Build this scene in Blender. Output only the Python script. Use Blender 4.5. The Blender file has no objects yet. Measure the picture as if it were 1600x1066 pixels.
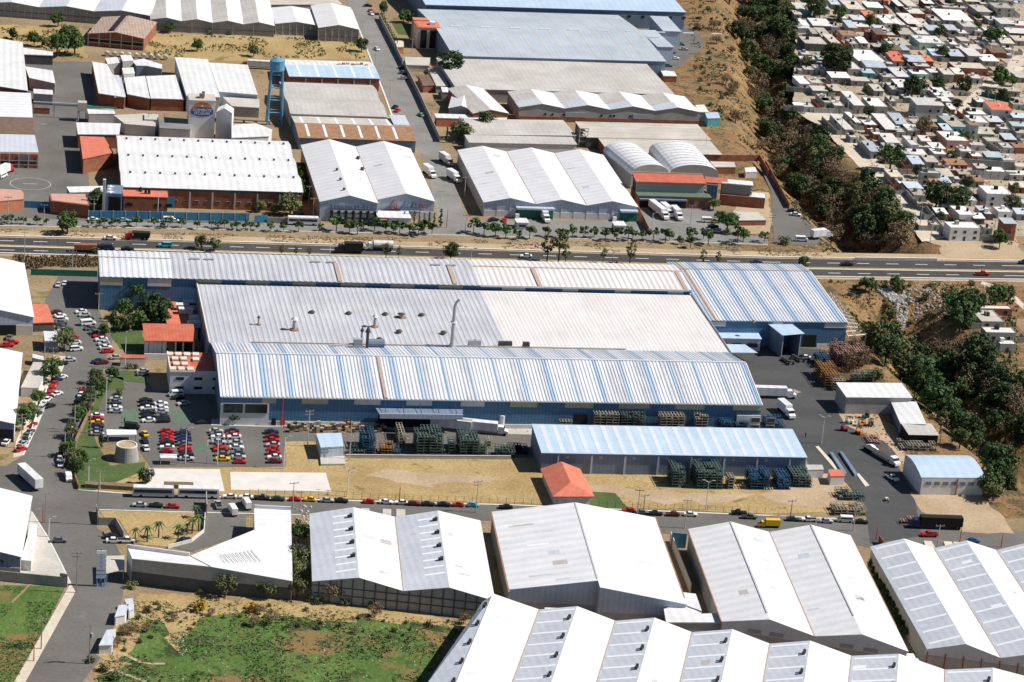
import bpy, bmesh, math, random
from mathutils import Vector, Matrix, noise
random.seed(7)
S = bpy.context.scene
# ---------------------------------------------------------------- camera, sky, sun, exposure
FOC = 4200.0; RHO = 0.088; TH = math.atan(1528 / 4200); PSI = math.radians(11.9); CH = 344.0
sn, cs = math.sin, math.cos
FW = Vector((sn(PSI) * cs(TH), cs(PSI) * cs(TH), -sn(TH)))
r0 = Vector((cs(PSI), -sn(PSI), 0)); u0 = r0.cross(FW)
RT = cs(RHO) * r0 + sn(RHO) * u0; UP = -sn(RHO) * r0 + cs(RHO) * u0
cam = bpy.data.cameras.new('camera'); co = bpy.data.objects.new('camera', cam); S.collection.objects.link(co)
co.matrix_world = Matrix(((RT.x, UP.x, -FW.x, 0), (RT.y, UP.y, -FW.y, 0), (RT.z, UP.z, -FW.z, CH), (0, 0, 0, 1)))
cam.sensor_width = 36; cam.lens = FOC / 1600 * 36; cam.clip_start = 1; cam.clip_end = 30000
S.camera = co
SUN_AZ, SUN_EL = math.radians(-7), math.radians(47)          # direction towards the sun, from +X
w = bpy.data.worlds.new('World'); S.world = w; w.use_nodes = True
sky = w.node_tree.nodes.new('ShaderNodeTexSky'); sky.sky_type = 'NISHITA'; sky.sun_disc = False
sky.sun_elevation = SUN_EL; sky.sun_rotation = math.pi / 2 - SUN_AZ; sky.altitude = 2200
bg = w.node_tree.nodes['Background']; bg.inputs[1].default_value = 0.06
w.node_tree.links.new(sky.outputs[0], bg.inputs[0])
sl = bpy.data.lights.new('sun', 'SUN'); sl.energy = 5; sl.angle = math.radians(.5); sl.color = (1, .95, .88)
so = bpy.data.objects.new('sun', sl); S.collection.objects.link(so)
sd = Vector((cs(SUN_AZ) * cs(SUN_EL), sn(SUN_AZ) * cs(SUN_EL), sn(SUN_EL)))
so.rotation_euler = sd.to_track_quat('Z', 'Y').to_euler()
S.view_settings.view_transform = 'Standard'; S.view_settings.look = 'None'
S.view_settings.exposure = 0.38; S.view_settings.gamma = 1; S.view_settings.use_curve_mapping = False
S.render.resolution_x = 1024; S.render.resolution_y = 682
# ---------------------------------------------------------------- helpers
def P(x, y, z=0.0):
    d = (x - 800) * RT - (y - 533) * UP + FOC * FW
    return Vector((0, 0, CH)) + d * ((z - CH) / d.z)
TL = {'q1': (1440, 440, 8.88), 'z1': (0, 0, 3.9475), 'z2': (400, 0, 3.9475), 'z3': (800, 0, 3.9475), 'z4': (1200, 0, 3.9475),
      'z5': (0, 250, 3.9475), 'z6': (400, 250, 3.9475), 'z7': (800, 250, 3.9475), 'z8': (1200, 250, 3.9475),
      'm1': (0, 500, 3.9475), 'm2': (400, 500, 3.9475), 'm3': (800, 500, 3.9475), 'm4': (1200, 500, 3.9475),
      'b1': (0, 750, 3.3725), 'b2': (400, 750, 3.3725), 'b3': (800, 750, 3.3725), 'b4': (1200, 750, 3.3725),
      's1': (1220, 0, 8.2), 's2': (1400, 0, 8.2), 's3': (1220, 120, 8.2), 's4': (1400, 120, 8.2), 's5': (1370, 240, 7.105)}
def Q(t, x, y):
    a = TL[t]; return (a[0] + x / a[2], a[1] + y / a[2])
C = S.collection
ORD = 'zeroth first second third fourth fifth sixth seventh eighth ninth tenth eleventh twelfth thirteenth fourteenth fifteenth sixteenth seventeenth eighteenth nineteenth twentieth'.split()
def ordw(n):
    if n <= 20: return ORD[n]
    return '%d%s' % (n, {1: 'st', 2: 'nd', 3: 'rd'}.get(n % 10 if n % 100 not in (11, 12, 13) else 0, 'th'))
def tag(o, label=None, cat=None, group=None, kind=None):
    if label: o['label'] = label
    if cat: o['category'] = cat
    if group: o['group'] = group
    if kind: o['kind'] = kind
    return o
def thing(name, label, cat, loc=(0, 0, 0), rz=0, group=None):
    o = bpy.data.objects.new(name, None); C.objects.link(o); o.empty_display_size = .5
    o.location = loc; o.rotation_euler = (0, 0, rz)
    return tag(o, label, cat, group)
def dup(root, loc, rz, label=None, group=None, scale=None):
    r = root.copy(); C.objects.link(r); r.location = loc; r.rotation_euler = (0, 0, rz)
    if scale is not None: r.scale = scale
    if label: r['label'] = label
    if group: r['group'] = group
    for ch in KIDS[root.name]:
        c = ch.copy(); C.objects.link(c); c.parent = r
        for g in KIDS.get(ch.name, ()):
            d = g.copy(); C.objects.link(d); d.parent = c
    return r
KIDS = {}
class MB:
    def __init__(s): s.v = []; s.f = []
    def face(s, pts):
        n = len(s.v); s.v += [tuple(p) for p in pts]; s.f.append(tuple(range(n, n + len(pts)))); return s
    def raw(s, vs, fs):
        n = len(s.v); s.v += [tuple(p) for p in vs]; s.f += [tuple(i + n for i in f) for f in fs]; return s
    def box(s, x0, x1, y0, y1, z0, z1):
        return s.raw([(x0, y0, z0), (x1, y0, z0), (x1, y1, z0), (x0, y1, z0), (x0, y0, z1), (x1, y0, z1), (x1, y1, z1), (x0, y1, z1)],
                     [(0, 3, 2, 1), (4, 5, 6, 7), (0, 1, 5, 4), (1, 2, 6, 5), (2, 3, 7, 6), (3, 0, 4, 7)])
    def hexa(s, a, b):   # bottom ring, top ring (any n)
        n = len(a); return s.raw(list(a) + list(b), [tuple(range(n - 1, -1, -1)), tuple(range(n, 2 * n))] + [(i, (i + 1) % n, n + (i + 1) % n, n + i) for i in range(n)])
    def slab(s, pts, t=.15):
        return s.hexa([Vector(p) - Vector((0, 0, t)) for p in pts], [Vector(p) for p in pts])
    def cyl(s, c, r, z0, z1, n=10, r2=None):
        r2 = r if r2 is None else r2
        g = lambda rr, z: [(c[0] + rr * cs(i * 2 * math.pi / n), c[1] + rr * sn(i * 2 * math.pi / n), z) for i in range(n)]
        return s.hexa(g(r, z0), g(r2, z1))
    def bar(s, a, b, r, n=4, r2=None):
        a, b = Vector(a), Vector(b); r2 = r if r2 is None else r2
        d = (b - a).normalized(); u = d.orthogonal().normalized(); v = d.cross(u)
        g = lambda p, rr: [p + rr * (u * cs((i + .5) * 2 * math.pi / n) + v * sn((i + .5) * 2 * math.pi / n)) for i in range(n)]
        return s.hexa(g(a, r), g(b, r2))
    def prism(s, prof, y0, y1, yt=None):  # side profile (x,z) extruded over y
        return s.hexa([(x, y0, z) for x, z in prof], [(x, y1, z) for x, z in prof])
    def mesh(s, name):
        me = bpy.data.meshes.new(name); me.from_pydata(s.v, [], s.f); me.update(); return me
    def build(s, name, m, parent=None, kind=None, label=None):
        me = s.mesh(name); me.materials.append(M[m] if isinstance(m, str) else m)
        o = bpy.data.objects.new(name, me); C.objects.link(o)
        if parent is not None: o.parent = parent; KIDS.setdefault(parent.name, []).append(o)
        if kind: o['kind'] = kind
        if label: o['label'] = label
        return o
# ---------------------------------------------------------------- materials
M = {}
def mat(name, col, rough=.75, var=.18, sc=.12, col2=None, det=6, metal=0, stripe=None, objrand=0, speck=None, spec=.3, bump=0, streak=0):
    m = bpy.data.materials.new(name); m.use_nodes = True; t = m.node_tree; N = t.nodes; L = t.links
    b = N['Principled BSDF']; b.inputs['Roughness'].default_value = rough; b.inputs['Metallic'].default_value = metal
    b.inputs['Specular IOR Level'].default_value = spec
    geo = N.new('ShaderNodeNewGeometry')
    if objrand == 0:
        pos = geo.outputs['Position']
    else:
        tc = N.new('ShaderNodeTexCoord'); oi = N.new('ShaderNodeObjectInfo'); ad = N.new('ShaderNodeVectorMath'); ad.operation = 'ADD'
        ml = N.new('ShaderNodeVectorMath'); ml.operation = 'SCALE'; ml.inputs[3].default_value = 90
        cb = N.new('ShaderNodeCombineXYZ'); L.new(oi.outputs['Random'], cb.inputs[0]); L.new(cb.outputs[0], ml.inputs[0])
        L.new(tc.outputs['Object'], ad.inputs[0]); L.new(ml.outputs[0], ad.inputs[1]); pos = ad.outputs[0]
    n = N.new('ShaderNodeTexNoise'); n.inputs['Scale'].default_value = sc; n.inputs['Detail'].default_value = det; n.inputs['Roughness'].default_value = .65
    L.new(pos, n.inputs['Vector'])
    r = N.new('ShaderNodeValToRGB'); r.color_ramp.elements[0].position = .32; r.color_ramp.elements[1].position = .68
    c2 = col2 or tuple(min(1, c * (1 + var)) for c in col); c1 = col if col2 else tuple(c * (1 - var) for c in col)
    r.color_ramp.elements[0].color = (*c1, 1); r.color_ramp.elements[1].color = (*c2, 1)
    L.new(n.outputs['Fac'], r.inputs[0]); out = r.outputs[0]
    def mixc(fac, c, a, mode='MIX'):
        x = N.new('ShaderNodeMix'); x.data_type = 'RGBA'; x.blend_type = mode
        L.new(fac, x.inputs[0]) if not isinstance(fac, float) else setattr(x.inputs[0], 'default_value', fac)
        L.new(a, x.inputs[6])
        L.new(c, x.inputs[7]) if not isinstance(c, tuple) else setattr(x.inputs[7], 'default_value', (*c, 1))
        return x.outputs[2]
    # finer grain
    n2 = N.new('ShaderNodeTexNoise'); n2.inputs['Scale'].default_value = max(sc * 9, .9); n2.inputs['Detail'].default_value = 4; L.new(pos, n2.inputs['Vector'])
    mr = N.new('ShaderNodeMapRange'); mr.inputs[1].default_value = .3; mr.inputs[2].default_value = .7; mr.inputs[3].default_value = 1 - var * .8; mr.inputs[4].default_value = 1 + var * .5
    L.new(n2.outputs['Fac'], mr.inputs[0]); g = N.new('ShaderNodeVectorMath'); g.operation = 'SCALE'; L.new(out, g.inputs[0]); L.new(mr.outputs[0], g.inputs[3]); out = g.outputs[0]
    if speck:
        for (scl, thr, colr) in speck:
            nn = N.new('ShaderNodeTexNoise'); nn.inputs['Scale'].default_value = scl; nn.inputs['Detail'].default_value = 5; nn.inputs['Roughness'].default_value = .7
            off = N.new('ShaderNodeVectorMath'); off.operation = 'ADD'; off.inputs[1].default_value = (scl * 531, thr * 777, 3); L.new(pos, off.inputs[0]); L.new(off.outputs[0], nn.inputs['Vector'])
            mm = N.new('ShaderNodeMapRange'); mm.inputs[1].default_value = thr; mm.inputs[2].default_value = thr + .06; L.new(nn.outputs['Fac'], mm.inputs[0])
            out = mixc(mm.outputs[0], colr, out)
    if stripe:   # sheet seams: (axis, period m, darkness, direction angle)
        ax, per, dk, an = stripe
        mp = N.new('ShaderNodeMapping'); mp.inputs['Rotation'].default_value = (0, 0, an); L.new(geo.outputs['Position'], mp.inputs[0])
        wv = N.new('ShaderNodeTexWave'); wv.bands_direction = ax; wv.inputs['Scale'].default_value = math.pi * 2 / per / 20 ; L.new(mp.outputs[0], wv.inputs[0])
        mm = N.new('ShaderNodeMapRange'); mm.inputs[1].default_value = 0; mm.inputs[2].default_value = 1; mm.inputs[3].default_value = 1 - dk; mm.inputs[4].default_value = 1
        L.new(wv.outputs['Fac'], mm.inputs[0]); g = N.new('ShaderNodeVectorMath'); g.operation = 'SCALE'; L.new(out, g.inputs[0]); L.new(mm.outputs[0], g.inputs[3]); out = g.outputs[0]
    if streak:
        mp = N.new('ShaderNodeMapping'); mp.inputs['Scale'].default_value = (1.2, .05, .05); L.new(geo.outputs['Position'], mp.inputs[0])
        nn = N.new('ShaderNodeTexNoise'); nn.inputs['Scale'].default_value = 1; nn.inputs['Detail'].default_value = 3; L.new(mp.outputs[0], nn.inputs['Vector'])
        mm = N.new('ShaderNodeMapRange'); mm.inputs[1].default_value = .35; mm.inputs[2].default_value = .65; mm.inputs[3].default_value = 1 - streak; mm.inputs[4].default_value = 1
        L.new(nn.outputs['Fac'], mm.inputs[0]); g = N.new('ShaderNodeVectorMath'); g.operation = 'SCALE'; L.new(out, g.inputs[0]); L.new(mm.outputs[0], g.inputs[3]); out = g.outputs[0]
    if objrand:
        oi = N.new('ShaderNodeObjectInfo'); mm = N.new('ShaderNodeMapRange'); mm.inputs[3].default_value = 1 - objrand; mm.inputs[4].default_value = 1 + objrand
        L.new(oi.outputs['Random'], mm.inputs[0]); g = N.new('ShaderNodeVectorMath'); g.operation = 'SCALE'; L.new(out, g.inputs[0]); L.new(mm.outputs[0], g.inputs[3]); out = g.outputs[0]
    L.new(out, b.inputs['Base Color'])
    if bump:
        bp = N.new('ShaderNodeBump'); bp.inputs['Strength'].default_value = .8; bp.inputs['Distance'].default_value = bump; L.new(n2.outputs['Fac'], bp.inputs['Height']); L.new(bp.outputs[0], b.inputs['Normal'])
    M[name] = m; return m
mat('dirt', (.21, .145, .08), .95, .3, .03, (.32, .24, .14), speck=[(.05, .60, (.16, .13, .05)), (.35, .66, (.12, .10, .04)), (.02, .62, (.10, .12, .03))], bump=.3)
mat('dry_grass', (.30, .205, .085), .95, .25, .06, (.43, .32, .15), speck=[(.12, .60, (.20, .15, .05)), (.5, .68, (.10, .09, .03))], bump=.3)
mat('bare_earth', (.34, .25, .15), .95, .2, .05, (.47, .36, .24), speck=[(.3, .64, (.25, .18, .09))], bump=.15)
mat('pale_dirt', (.46, .38, .29), .95, .15, .08, (.62, .55, .45), speck=[(.4, .66, (.3, .24, .16))])
mat('slope_soil', (.19, .105, .045), .95, .3, .05, (.30, .18, .08), speck=[(.05, .55, (.14, .12, .05)), (.14, .54, (.085, .07, .03)), (.5, .56, (.06, .055, .022))], bump=.8)
mat('green_field', (.055, .115, .02), .95, .35, .05, (.11, .18, .04), speck=[(.03, .53, (.20, .13, .05)), (.11, .56, (.035, .055, .015)), (.35, .58, (.15, .13, .05)), (.9, .62, (.03, .045, .015)), (.25, .68, (.22, .15, .08))], bump=.5)
mat('lawn', (.05, .085, .025), .95, .3, .15, (.09, .13, .04), speck=[(.3, .62, (.16, .13, .06))])
mat('asphalt', (.11, .105, .095), .9, .14, .04, (.155, .148, .135), speck=[(.25, .64, (.085, .08, .075)), (.06, .62, (.18, .17, .155)), (.6, .70, (.06, .055, .05)), (.02, .6, (.13, .12, .105))])
mat('highway_asphalt', (.052, .051, .05), .9, .14, .04, (.075, .073, .07), streak=.25)
mat('settlement_soil', (.30, .24, .17), .95, .3, .12, (.46, .38, .28), speck=[(.3, .62, (.14, .12, .08)), (.5, .66, (.06, .08, .03))])
mat('dark_asphalt', (.052, .052, .052), .85, .15, .05, (.08, .08, .08), speck=[(.2, .66, (.04, .04, .04))])
mat('pale_asphalt', (.17, .165, .155), .9, .12, .06, (.24, .235, .22))
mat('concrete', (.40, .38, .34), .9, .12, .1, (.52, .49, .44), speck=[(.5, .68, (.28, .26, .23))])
mat('court', (.55, .52, .48), .9, .06, .2, (.66, .62, .58))
mat('kerb', (.62, .60, .54), .85, .1, .5)
mat('paint_white', (.75, .75, .72), .7, .1, 1)
mat('paint_yellow', (.72, .50, .12), .7, .12, 1)
mat('green_paint', (.10, .15, .105), .85, .15, .5)
mat('white_roof', (.62, .62, .62), .55, .06, .12, (.74, .74, .74), stripe=('X', 3.0, .12, 0), speck=[(.5, .66, (.50, .45, .40)), (.35, .70, (.48, .43, .37)), (.06, .66, (.55, .55, .55))])
mat('white_roof_long', (.64, .64, .655), .55, .06, .12, (.73, .73, .745), stripe=('Y', 4.5, .10, 0), speck=[(.3, .70, (.5, .46, .41)), (.05, .66, (.55, .56, .58))])
mat('galv_shade_roof', (.55, .58, .63), .45, .08, .1, (.66, .69, .74), stripe=('X', 2.2, .08, 0), metal=.15)  # galvanised sheet; also the shaded tone for gable slopes turned from the sun
mat('skylight_sheet', (.78, .80, .82), .4, .04, .5)
mat('pale_blue_roof', (.40, .52, .65), .45, .08, .1, (.48, .59, .70), stripe=('X', 3.6, .06, 0))
mat('pale_band', (.56, .60, .65), .5, .05, .2)
mat('town_white', (.55, .53, .50), .85, .15, .3, (.72, .70, .67), speck=[(.6, .62, (.3, .27, .23))], objrand=.25)
mat('town_tan', (.40, .36, .30), .9, .2, .3, (.56, .51, .43), speck=[(.6, .62, (.2, .18, .15))], objrand=.25)
mat('town_blue', (.36, .42, .48), .6, .15, .3, (.50, .55, .60), objrand=.2)
mat('rib_blue_faded', (.40, .475, .56), .5, .08, .2, (.42, .51, .62), streak=.1)
mat('rib_white_worn', (.48, .50, .54), .5, .08, .1, (.60, .61, .64), streak=.16, speck=[(.5, .68, (.42, .36, .32))])
mat('big_blue_roof', (.37, .415, .46), .5, .08, .06, (.47, .52, .57), stripe=('X', 2.2, .06, 0))
mat('rib_grey', (.43, .435, .47), .5, .06, .05, (.54, .545, .58), streak=.14, speck=[(.06, .62, (.48, .46, .45))])
mat('rib_cream', (.62, .585, .57), .55, .06, .06, (.71, .68, .665), streak=.10, speck=[(.7, .72, (.5, .35, .25))])
mat('rib_white', (.55, .57, .62), .5, .05, .08, (.66, .675, .71), streak=.08)
mat('rib_blue', (.30, .41, .54), .5, .08, .2, (.36, .46, .58))
mat('rust', (.24, .12, .06), .85, .3, .5, (.38, .22, .13))
mat('rust_stripe', (.36, .26, .20), .85, .2, .8, (.46, .36, .30))
mat('fibre_roof', (.42, .38, .33), .9, .12, .06, (.56, .52, .47), stripe=('Y', 5, .08, 0), speck=[(.25, .64, (.34, .29, .24)), (.9, .68, (.62, .59, .55))])
mat('fibre_white', (.40, .375, .35), .85, .14, .06, (.53, .505, .475), stripe=('X', 2.5, .07, 0), speck=[(.4, .66, (.45, .40, .35))])
mat('old_tile', (.34, .24, .19), .9, .2, .3, (.48, .37, .30), stripe=('X', 1.6, .25, 0))
mat('brown_roof', (.13, .08, .06), .9, .2, .3, (.20, .13, .10))
mat('red_roof', (.42, .10, .06), .8, .12, .3, (.55, .16, .10), stripe=('X', 1.2, .1, 0))
mat('red_tile', (.50, .13, .08), .8, .1, .4, (.62, .20, .13))
mat('orange_tile', (.58, .20, .10), .85, .15, .5)
mat('brick', (.22, .08, .045), .9, .2, .3, (.34, .14, .08), speck=[(.8, .66, (.16, .06, .03))])
mat('orange_wall', (.50, .17, .08), .85, .1, .3, (.60, .23, .12))
mat('maroon', (.10, .03, .03), .8, .1, .3)
mat('blue_clad', (.07, .17, .30), .55, .12, .15, (.10, .22, .36), stripe=('X', 1.2, .18, 0))
mat('slate_clad', (.14, .19, .27), .6, .1, .15, (.19, .25, .34), stripe=('X', 1.4, .12, 0))
mat('pale_clad', (.40, .46, .55), .6, .1, .15, (.50, .56, .64), stripe=('X', 1.6, .12, 0))
mat('yellow_panel', (.40, .37, .26), .6, .12, .4, (.50, .47, .34))
mat('pale_panel', (.60, .60, .57), .6, .08, .4)
mat('grey_wall', (.30, .30, .29), .9, .14, .15, (.40, .39, .37), speck=[(.5, .66, (.22, .21, .2))])
mat('block_wall', (.24, .235, .225), .95, .15, .2, (.36, .35, .33), speck=[(.7, .62, (.18, .17, .16))])
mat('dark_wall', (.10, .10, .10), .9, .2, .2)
mat('white_wall', (.58, .575, .56), .85, .1, .2, (.72, .71, .69), speck=[(.5, .7, (.5, .47, .42))])
mat('cream_wall', (.58, .52, .42), .85, .1, .2)
mat('pink_wall', (.50, .28, .22), .85, .12, .2)
mat('teal_wall', (.12, .38, .38), .8, .12, .3)
mat('mint_wall', (.36, .52, .44), .8, .1, .3)
mat('royal_wall', (.04, .09, .32), .8, .12, .3)
mat('fence_blue', (.04, .19, .34), .7, .12, .3, (.06, .25, .42))
mat('tower_blue', (.09, .27, .42), .6, .15, .5)
mat('green_door', (.02, .16, .11), .6, .15, .4)
mat('tarp_green', (.01, .13, .08), .7, .2, .5)
mat('glass', (.02, .025, .03), .15, .1, 1, spec=.6)
mat('glass_pale', (.12, .15, .19), .2, .1, 1, spec=.6)
mat('black', (.015, .015, .016), .8, .2, 1)
mat('dark_metal', (.05, .05, .05), .6, .2, 1)
mat('steel', (.35, .36, .37), .5, .1, 1)
mat('pole_wood', (.24, .2, .16), .9, .2, 1)
mat('pole_white', (.6, .6, .58), .7, .1, 1)
mat('mast_red', (.45, .08, .06), .7, .1, 1)
mat('rack_green', (.055, .10, .085), .7, .25, .6, (.13, .19, .165))
mat('rack_blue', (.015, .06, .13), .6, .3, .6, (.04, .14, .25))
mat('rack_tan', (.30, .25, .18), .8, .3, .6, (.42, .36, .28))
mat('rack_orange', (.26, .11, .03), .8, .3, .6, (.40, .22, .06))
mat('rack_pink', (.38, .17, .14), .8, .3, .6, (.55, .35, .3))
mat('rack_inner', (.015, .02, .02), .9, .3, .8, (.05, .06, .055))
mat('wood', (.42, .26, .12), .85, .3, .8)
mat('tyre', (.012, .012, .012), .9, .1, 1)
mat('bark', (.10, .075, .05), .95, .2, 1)
mat('rubble', (.40, .38, .36), .95, .3, .8, (.62, .60, .57))
for nm, c1, c2, r in (('leaf_green', (.04, .085, .022), (.085, .14, .04), .35), ('leaf_dark', (.03, .06, .02), (.07, .105, .035), .35), ('leaf_olive', (.085, .11, .04), (.16, .165, .07), .3),
                      ('leaf_brown', (.13, .095, .055), (.23, .17, .10), .3), ('leaf_yellow', (.30, .20, .02), (.45, .32, .05), .1), ('leaf_palm', (.04, .08, .02), (.08, .13, .035), .2)):
    mat(nm, c1, .8, .3, .8, c2, objrand=r, spec=.2)
PAINT = {'white': (.75, .75, .74), 'red': (.50, .02, .02), 'dark red': (.16, .015, .02), 'black': (.012, .012, .014), 'silver': (.42, .43, .45), 'grey': (.14, .145, .15), 'dark blue': (.015, .03, .09),
         'blue': (.03, .12, .32), 'cyan': (.05, .42, .58), 'yellow': (.72, .46, .03), 'dark green': (.015, .06, .04), 'green': (.04, .22, .12), 'orange': (.6, .18, .03), 'brown': (.2, .1, .05), 'cream': (.6, .53, .4), 'maroon': (.12, .02, .02)}
for k, v in PAINT.items(): mat('car_' + k, v, .35, .05, 1, spec=.5)
# ---------------------------------------------------------------- terrain
RAV1 = [P(x, y) for x, y in ((1165, -60), (1185, 30), (1200, 100), (1212, 180), (1240, 245), (1290, 300), (1340, 350), (1380, 398))]
RAV2 = [P(x, y) for x, y in ((1400, 445), (1412, 500), (1455, 560), (1520, 620), (1580, 680), (1660, 740))]
def dseg(x, y, poly):
    best = 1e9
    for a, b in zip(poly, poly[1:]):
        dx, dy = b.x - a.x, b.y - a.y; t = max(0, min(1, ((x - a.x) * dx + (y - a.y) * dy) / (dx * dx + dy * dy)))
        best = min(best, math.hypot(x - a.x - t * dx, y - a.y - t * dy))
    return best
def hgt(x, y):
    z = 0.0
    if x > 200:
        d = min(dseg(x, y, RAV1), dseg(x, y, RAV2))
        wd = 26 + 4 * noise.noise((x * .02, y * .02, 0))
        if d < wd:
            k = 1 - d / wd; k = k * k * (3 - 2 * k); e = min(1, max(0, (abs(y - 1007) - 16) / 14))
            z = -15 * k * e + 1.2 * noise.noise((x * .08, y * .08, 1)) * min(1, k * 4) * e
    return z
def PT(x, y):
    z = 0
    for _ in range(8):
        p = P(x, y, z); z = .5 * z + .5 * hgt(p.x, p.y)
    p.z = hgt(p.x, p.y); return p
def axisvals(lo, hi, step, far):
    v = []; a = lo
    while a <= hi: v.append(a); a += step
    g = step; b = lo
    while b > -far: g *= 1.7; b -= g; v.insert(0, b)
    g = step; b = v[-1]
    while b < far: g *= 1.7; b += g; v.append(b)
    return v
xs = axisvals(200, 640, 5, 9000); ys = axisvals(720, 1560, 5, 9000)
gm = MB(); gm.v = [(x, y, hgt(x, y) if (200 < x < 660 and 700 < y < 1600) else 0) for y in ys for x in xs]
nx = len(xs); gm.f = [(j * nx + i, j * nx + i + 1, (j + 1) * nx + i + 1, (j + 1) * nx + i) for j in range(len(ys) - 1) for i in range(nx - 1)]
g = gm.build('ground', 'dirt', kind='structure')
g.data.materials.append(M['slope_soil'])
for p in g.data.polygons:
    p.use_smooth = True; c_ = p.center
    if 200 < c_.x < 660 and 700 < c_.y < 1600:
        d_ = min(dseg(c_.x, c_.y, RAV1), dseg(c_.x, c_.y, RAV2))
        if d_ < 52 + 22 * noise.noise((c_.x * .03, c_.y * .03, 3)): p.material_index = 1
LAY = [0.03]
def sheet(name, pix, m, kind='structure', z=None, jit=0, world=None, terr=False):
    pts = world or [P(x, y) for x, y in pix]; z = z if z is not None else LAY[0]
    if jit:
        q = []
        for a, b in zip(pts, pts[1:] + pts[:1]):
            n = max(1, int((b - a).length / 4))
            for i in range(n):
                p = a.lerp(b, i / n); o = noise.noise((p.x * .13, p.y * .13, 5)); o2 = noise.noise((p.x * .13, p.y * .13, 9)); q.append(Vector((p.x + jit * o, p.y + jit * o2, 0)))
        pts = q
    bm = bmesh.new(); vs = [bm.verts.new((p.x, p.y, z)) for p in pts]; f = bm.faces.new(vs); f.normal_update()
    if f.normal.z < 0: f.normal_flip()
    bmesh.ops.triangulate(bm, faces=[f]); me = bpy.data.meshes.new(name); bm.to_mesh(me); bm.free(); me.materials.append(M[m])
    o = bpy.data.objects.new(name, me); C.objects.link(o); o['kind'] = kind; return o
def ribbon(name, line, wid, m, z, h=0, kind='structure'):   # strip along world points, optional height
    mb = MB(); pts = [Vector((p.x, p.y, 0)) for p in line]; off = []
    for i, p in enumerate(pts):
        d = (pts[min(i + 1, len(pts) - 1)] - pts[max(i - 1, 0)]).normalized(); off.append(Vector((-d.y, d.x, 0)) * wid / 2)
    for i in range(len(pts) - 1):
        a, b, c, d = pts[i] - off[i], pts[i + 1] - off[i + 1], pts[i + 1] + off[i + 1], pts[i] + off[i]
        Z = Vector((0, 0, z)); H = Vector((0, 0, z + h))
        if h: mb.hexa([a, b, c, d], [a + H, b + H, c + H, d + H])
        else: mb.face([a + Z, b + Z, c + Z, d + Z])
    return mb.build(name, m, kind=kind)
# ---------------------------------------------------------------- ground layers
def seg_ext(pts, a=400, b=500):
    w_ = [P(x, y) for x, y in pts]; return [w_[0] - (w_[1] - w_[0]).normalized() * a] + w_ + [w_[-1] + (w_[-1] - w_[-2]).normalized() * b]
top = seg_ext([(0, 371), (400, 381.5), (800, 393), (1200, 404), (1585, 410)]); bot = seg_ext([(0, 396), (400, 407), (800, 418.5), (1200, 431.5), (1585, 437)])
mid = [(a + b) / 2 for a, b in zip(top, bot)]
def lerpline(t): return [a.lerp(b, t) for a, b in zip(top, bot)]
sheet('highway_shoulder', None, 'bare_earth', z=.02, world=[p + Vector((0, 9, 0)) for p in top] + [p - Vector((0, 3, 0)) for p in reversed(bot)])
sheet('highway', None, 'highway_asphalt', z=.05, world=top + list(reversed(bot)))
sheet('highway_median', None, 'dry_grass', z=.08, world=lerpline(.46) + list(reversed(lerpline(.56))))
for t, wd, m, h in ((-.06, .8, 'kerb', .5), (.57, .7, 'kerb', .12), (1.03, .8, 'kerb', .5)):
    o = ribbon('highway_kerb' if h else 'highway_edge_line', lerpline(t), wd, m, .10 if not h else 0.02, h)
dash = MB()
for t in (.22, .79):
    ln = lerpline(t)
    for a, b in zip(ln[:-1], ln[1:]):
        L_ = (b - a).length; d = (b - a) / L_; s_ = 0
        while s_ < L_:
            p, q_ = a + d * s_, a + d * min(L_, s_ + 5.5); nrm = Vector((-d.y, d.x, 0)) * .22; z_ = Vector((0, 0, .1)); dash.face([p - nrm + z_, q_ - nrm + z_, q_ + nrm + z_, p + nrm + z_]); s_ += 13
dash.build('lane_marking', 'paint_white', kind='structure')
e1 = seg_ext([(0, 339), (139, 345.5), (400, 350.5), (800, 358), (1000, 363), (1200, 369)], 300, 0); e2 = seg_ext([(0, 353), (139, 355), (400, 360), (800, 370), (1000, 376), (1200, 383)], 300, 0)
sheet('service_road', None, 'pale_asphalt', z=.04, world=e1 + e2[::-1])
ribbon('service_road_kerb', e2, .5, 'kerb', .0, .14)
sheet('cross_street', [(520, -60), (535, -10), (549, 15), (613, 182), (636, 200), (663, 250), (690, 366), (734, 366), (728, 338), (686, 223), (653, 152), (628, 89), (592, 33), (572, 0), (556, -60)], 'pale_asphalt', z=.05)
ribbon('cross_street_kerb', [P(*p) for p in ((549, 15), (600, 146), (613, 182), (630, 200))], .8, 'kerb', 0, .15)
sheet('west_factory_yard', [(-40, 95), (145, 97), (146, 160), (135, 230), (140, 300), (190, 335), (410, 340), (410, 350), (139, 345), (0, 339), (-60, 335)], 'asphalt', z=.02)
sheet('truck_lot', [(1185, 255), (1205, 300), (1207, 340), (1210, 383), (1245, 384), (1285, 382), (1270, 355), (1232, 318), (1195, 262)], 'asphalt', z=.06)
sheet('loading_yard', [(820, 345), (1000, 345), (1010, 322), (1110, 322), (1155, 365), (1000, 366), (800, 360), (735, 357), (735, 345)], 'pale_asphalt', z=.03)
sheet('hill_car_park', [(1040, 40), (1085, 42), (1102, 70), (1085, 85), (1055, 108), (1030, 112), (1045, 60)], 'asphalt', z=.03)
sheet('beige_lot', [(1145, 300), (1200, 300), (1207, 340), (1205, 366), (1150, 366)], 'bare_earth', z=.03, jit=2)
sheet('vacant_lot', [(225, 52), (560, 60), (578, 92), (400, 97), (230, 90)], 'dry_grass', z=.03, jit=3)
sheet('vacant_lot', [(-40, 38), (115, 42), (135, 92), (60, 75), (-40, 60)], 'dry_grass', z=.034, jit=3)
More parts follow.
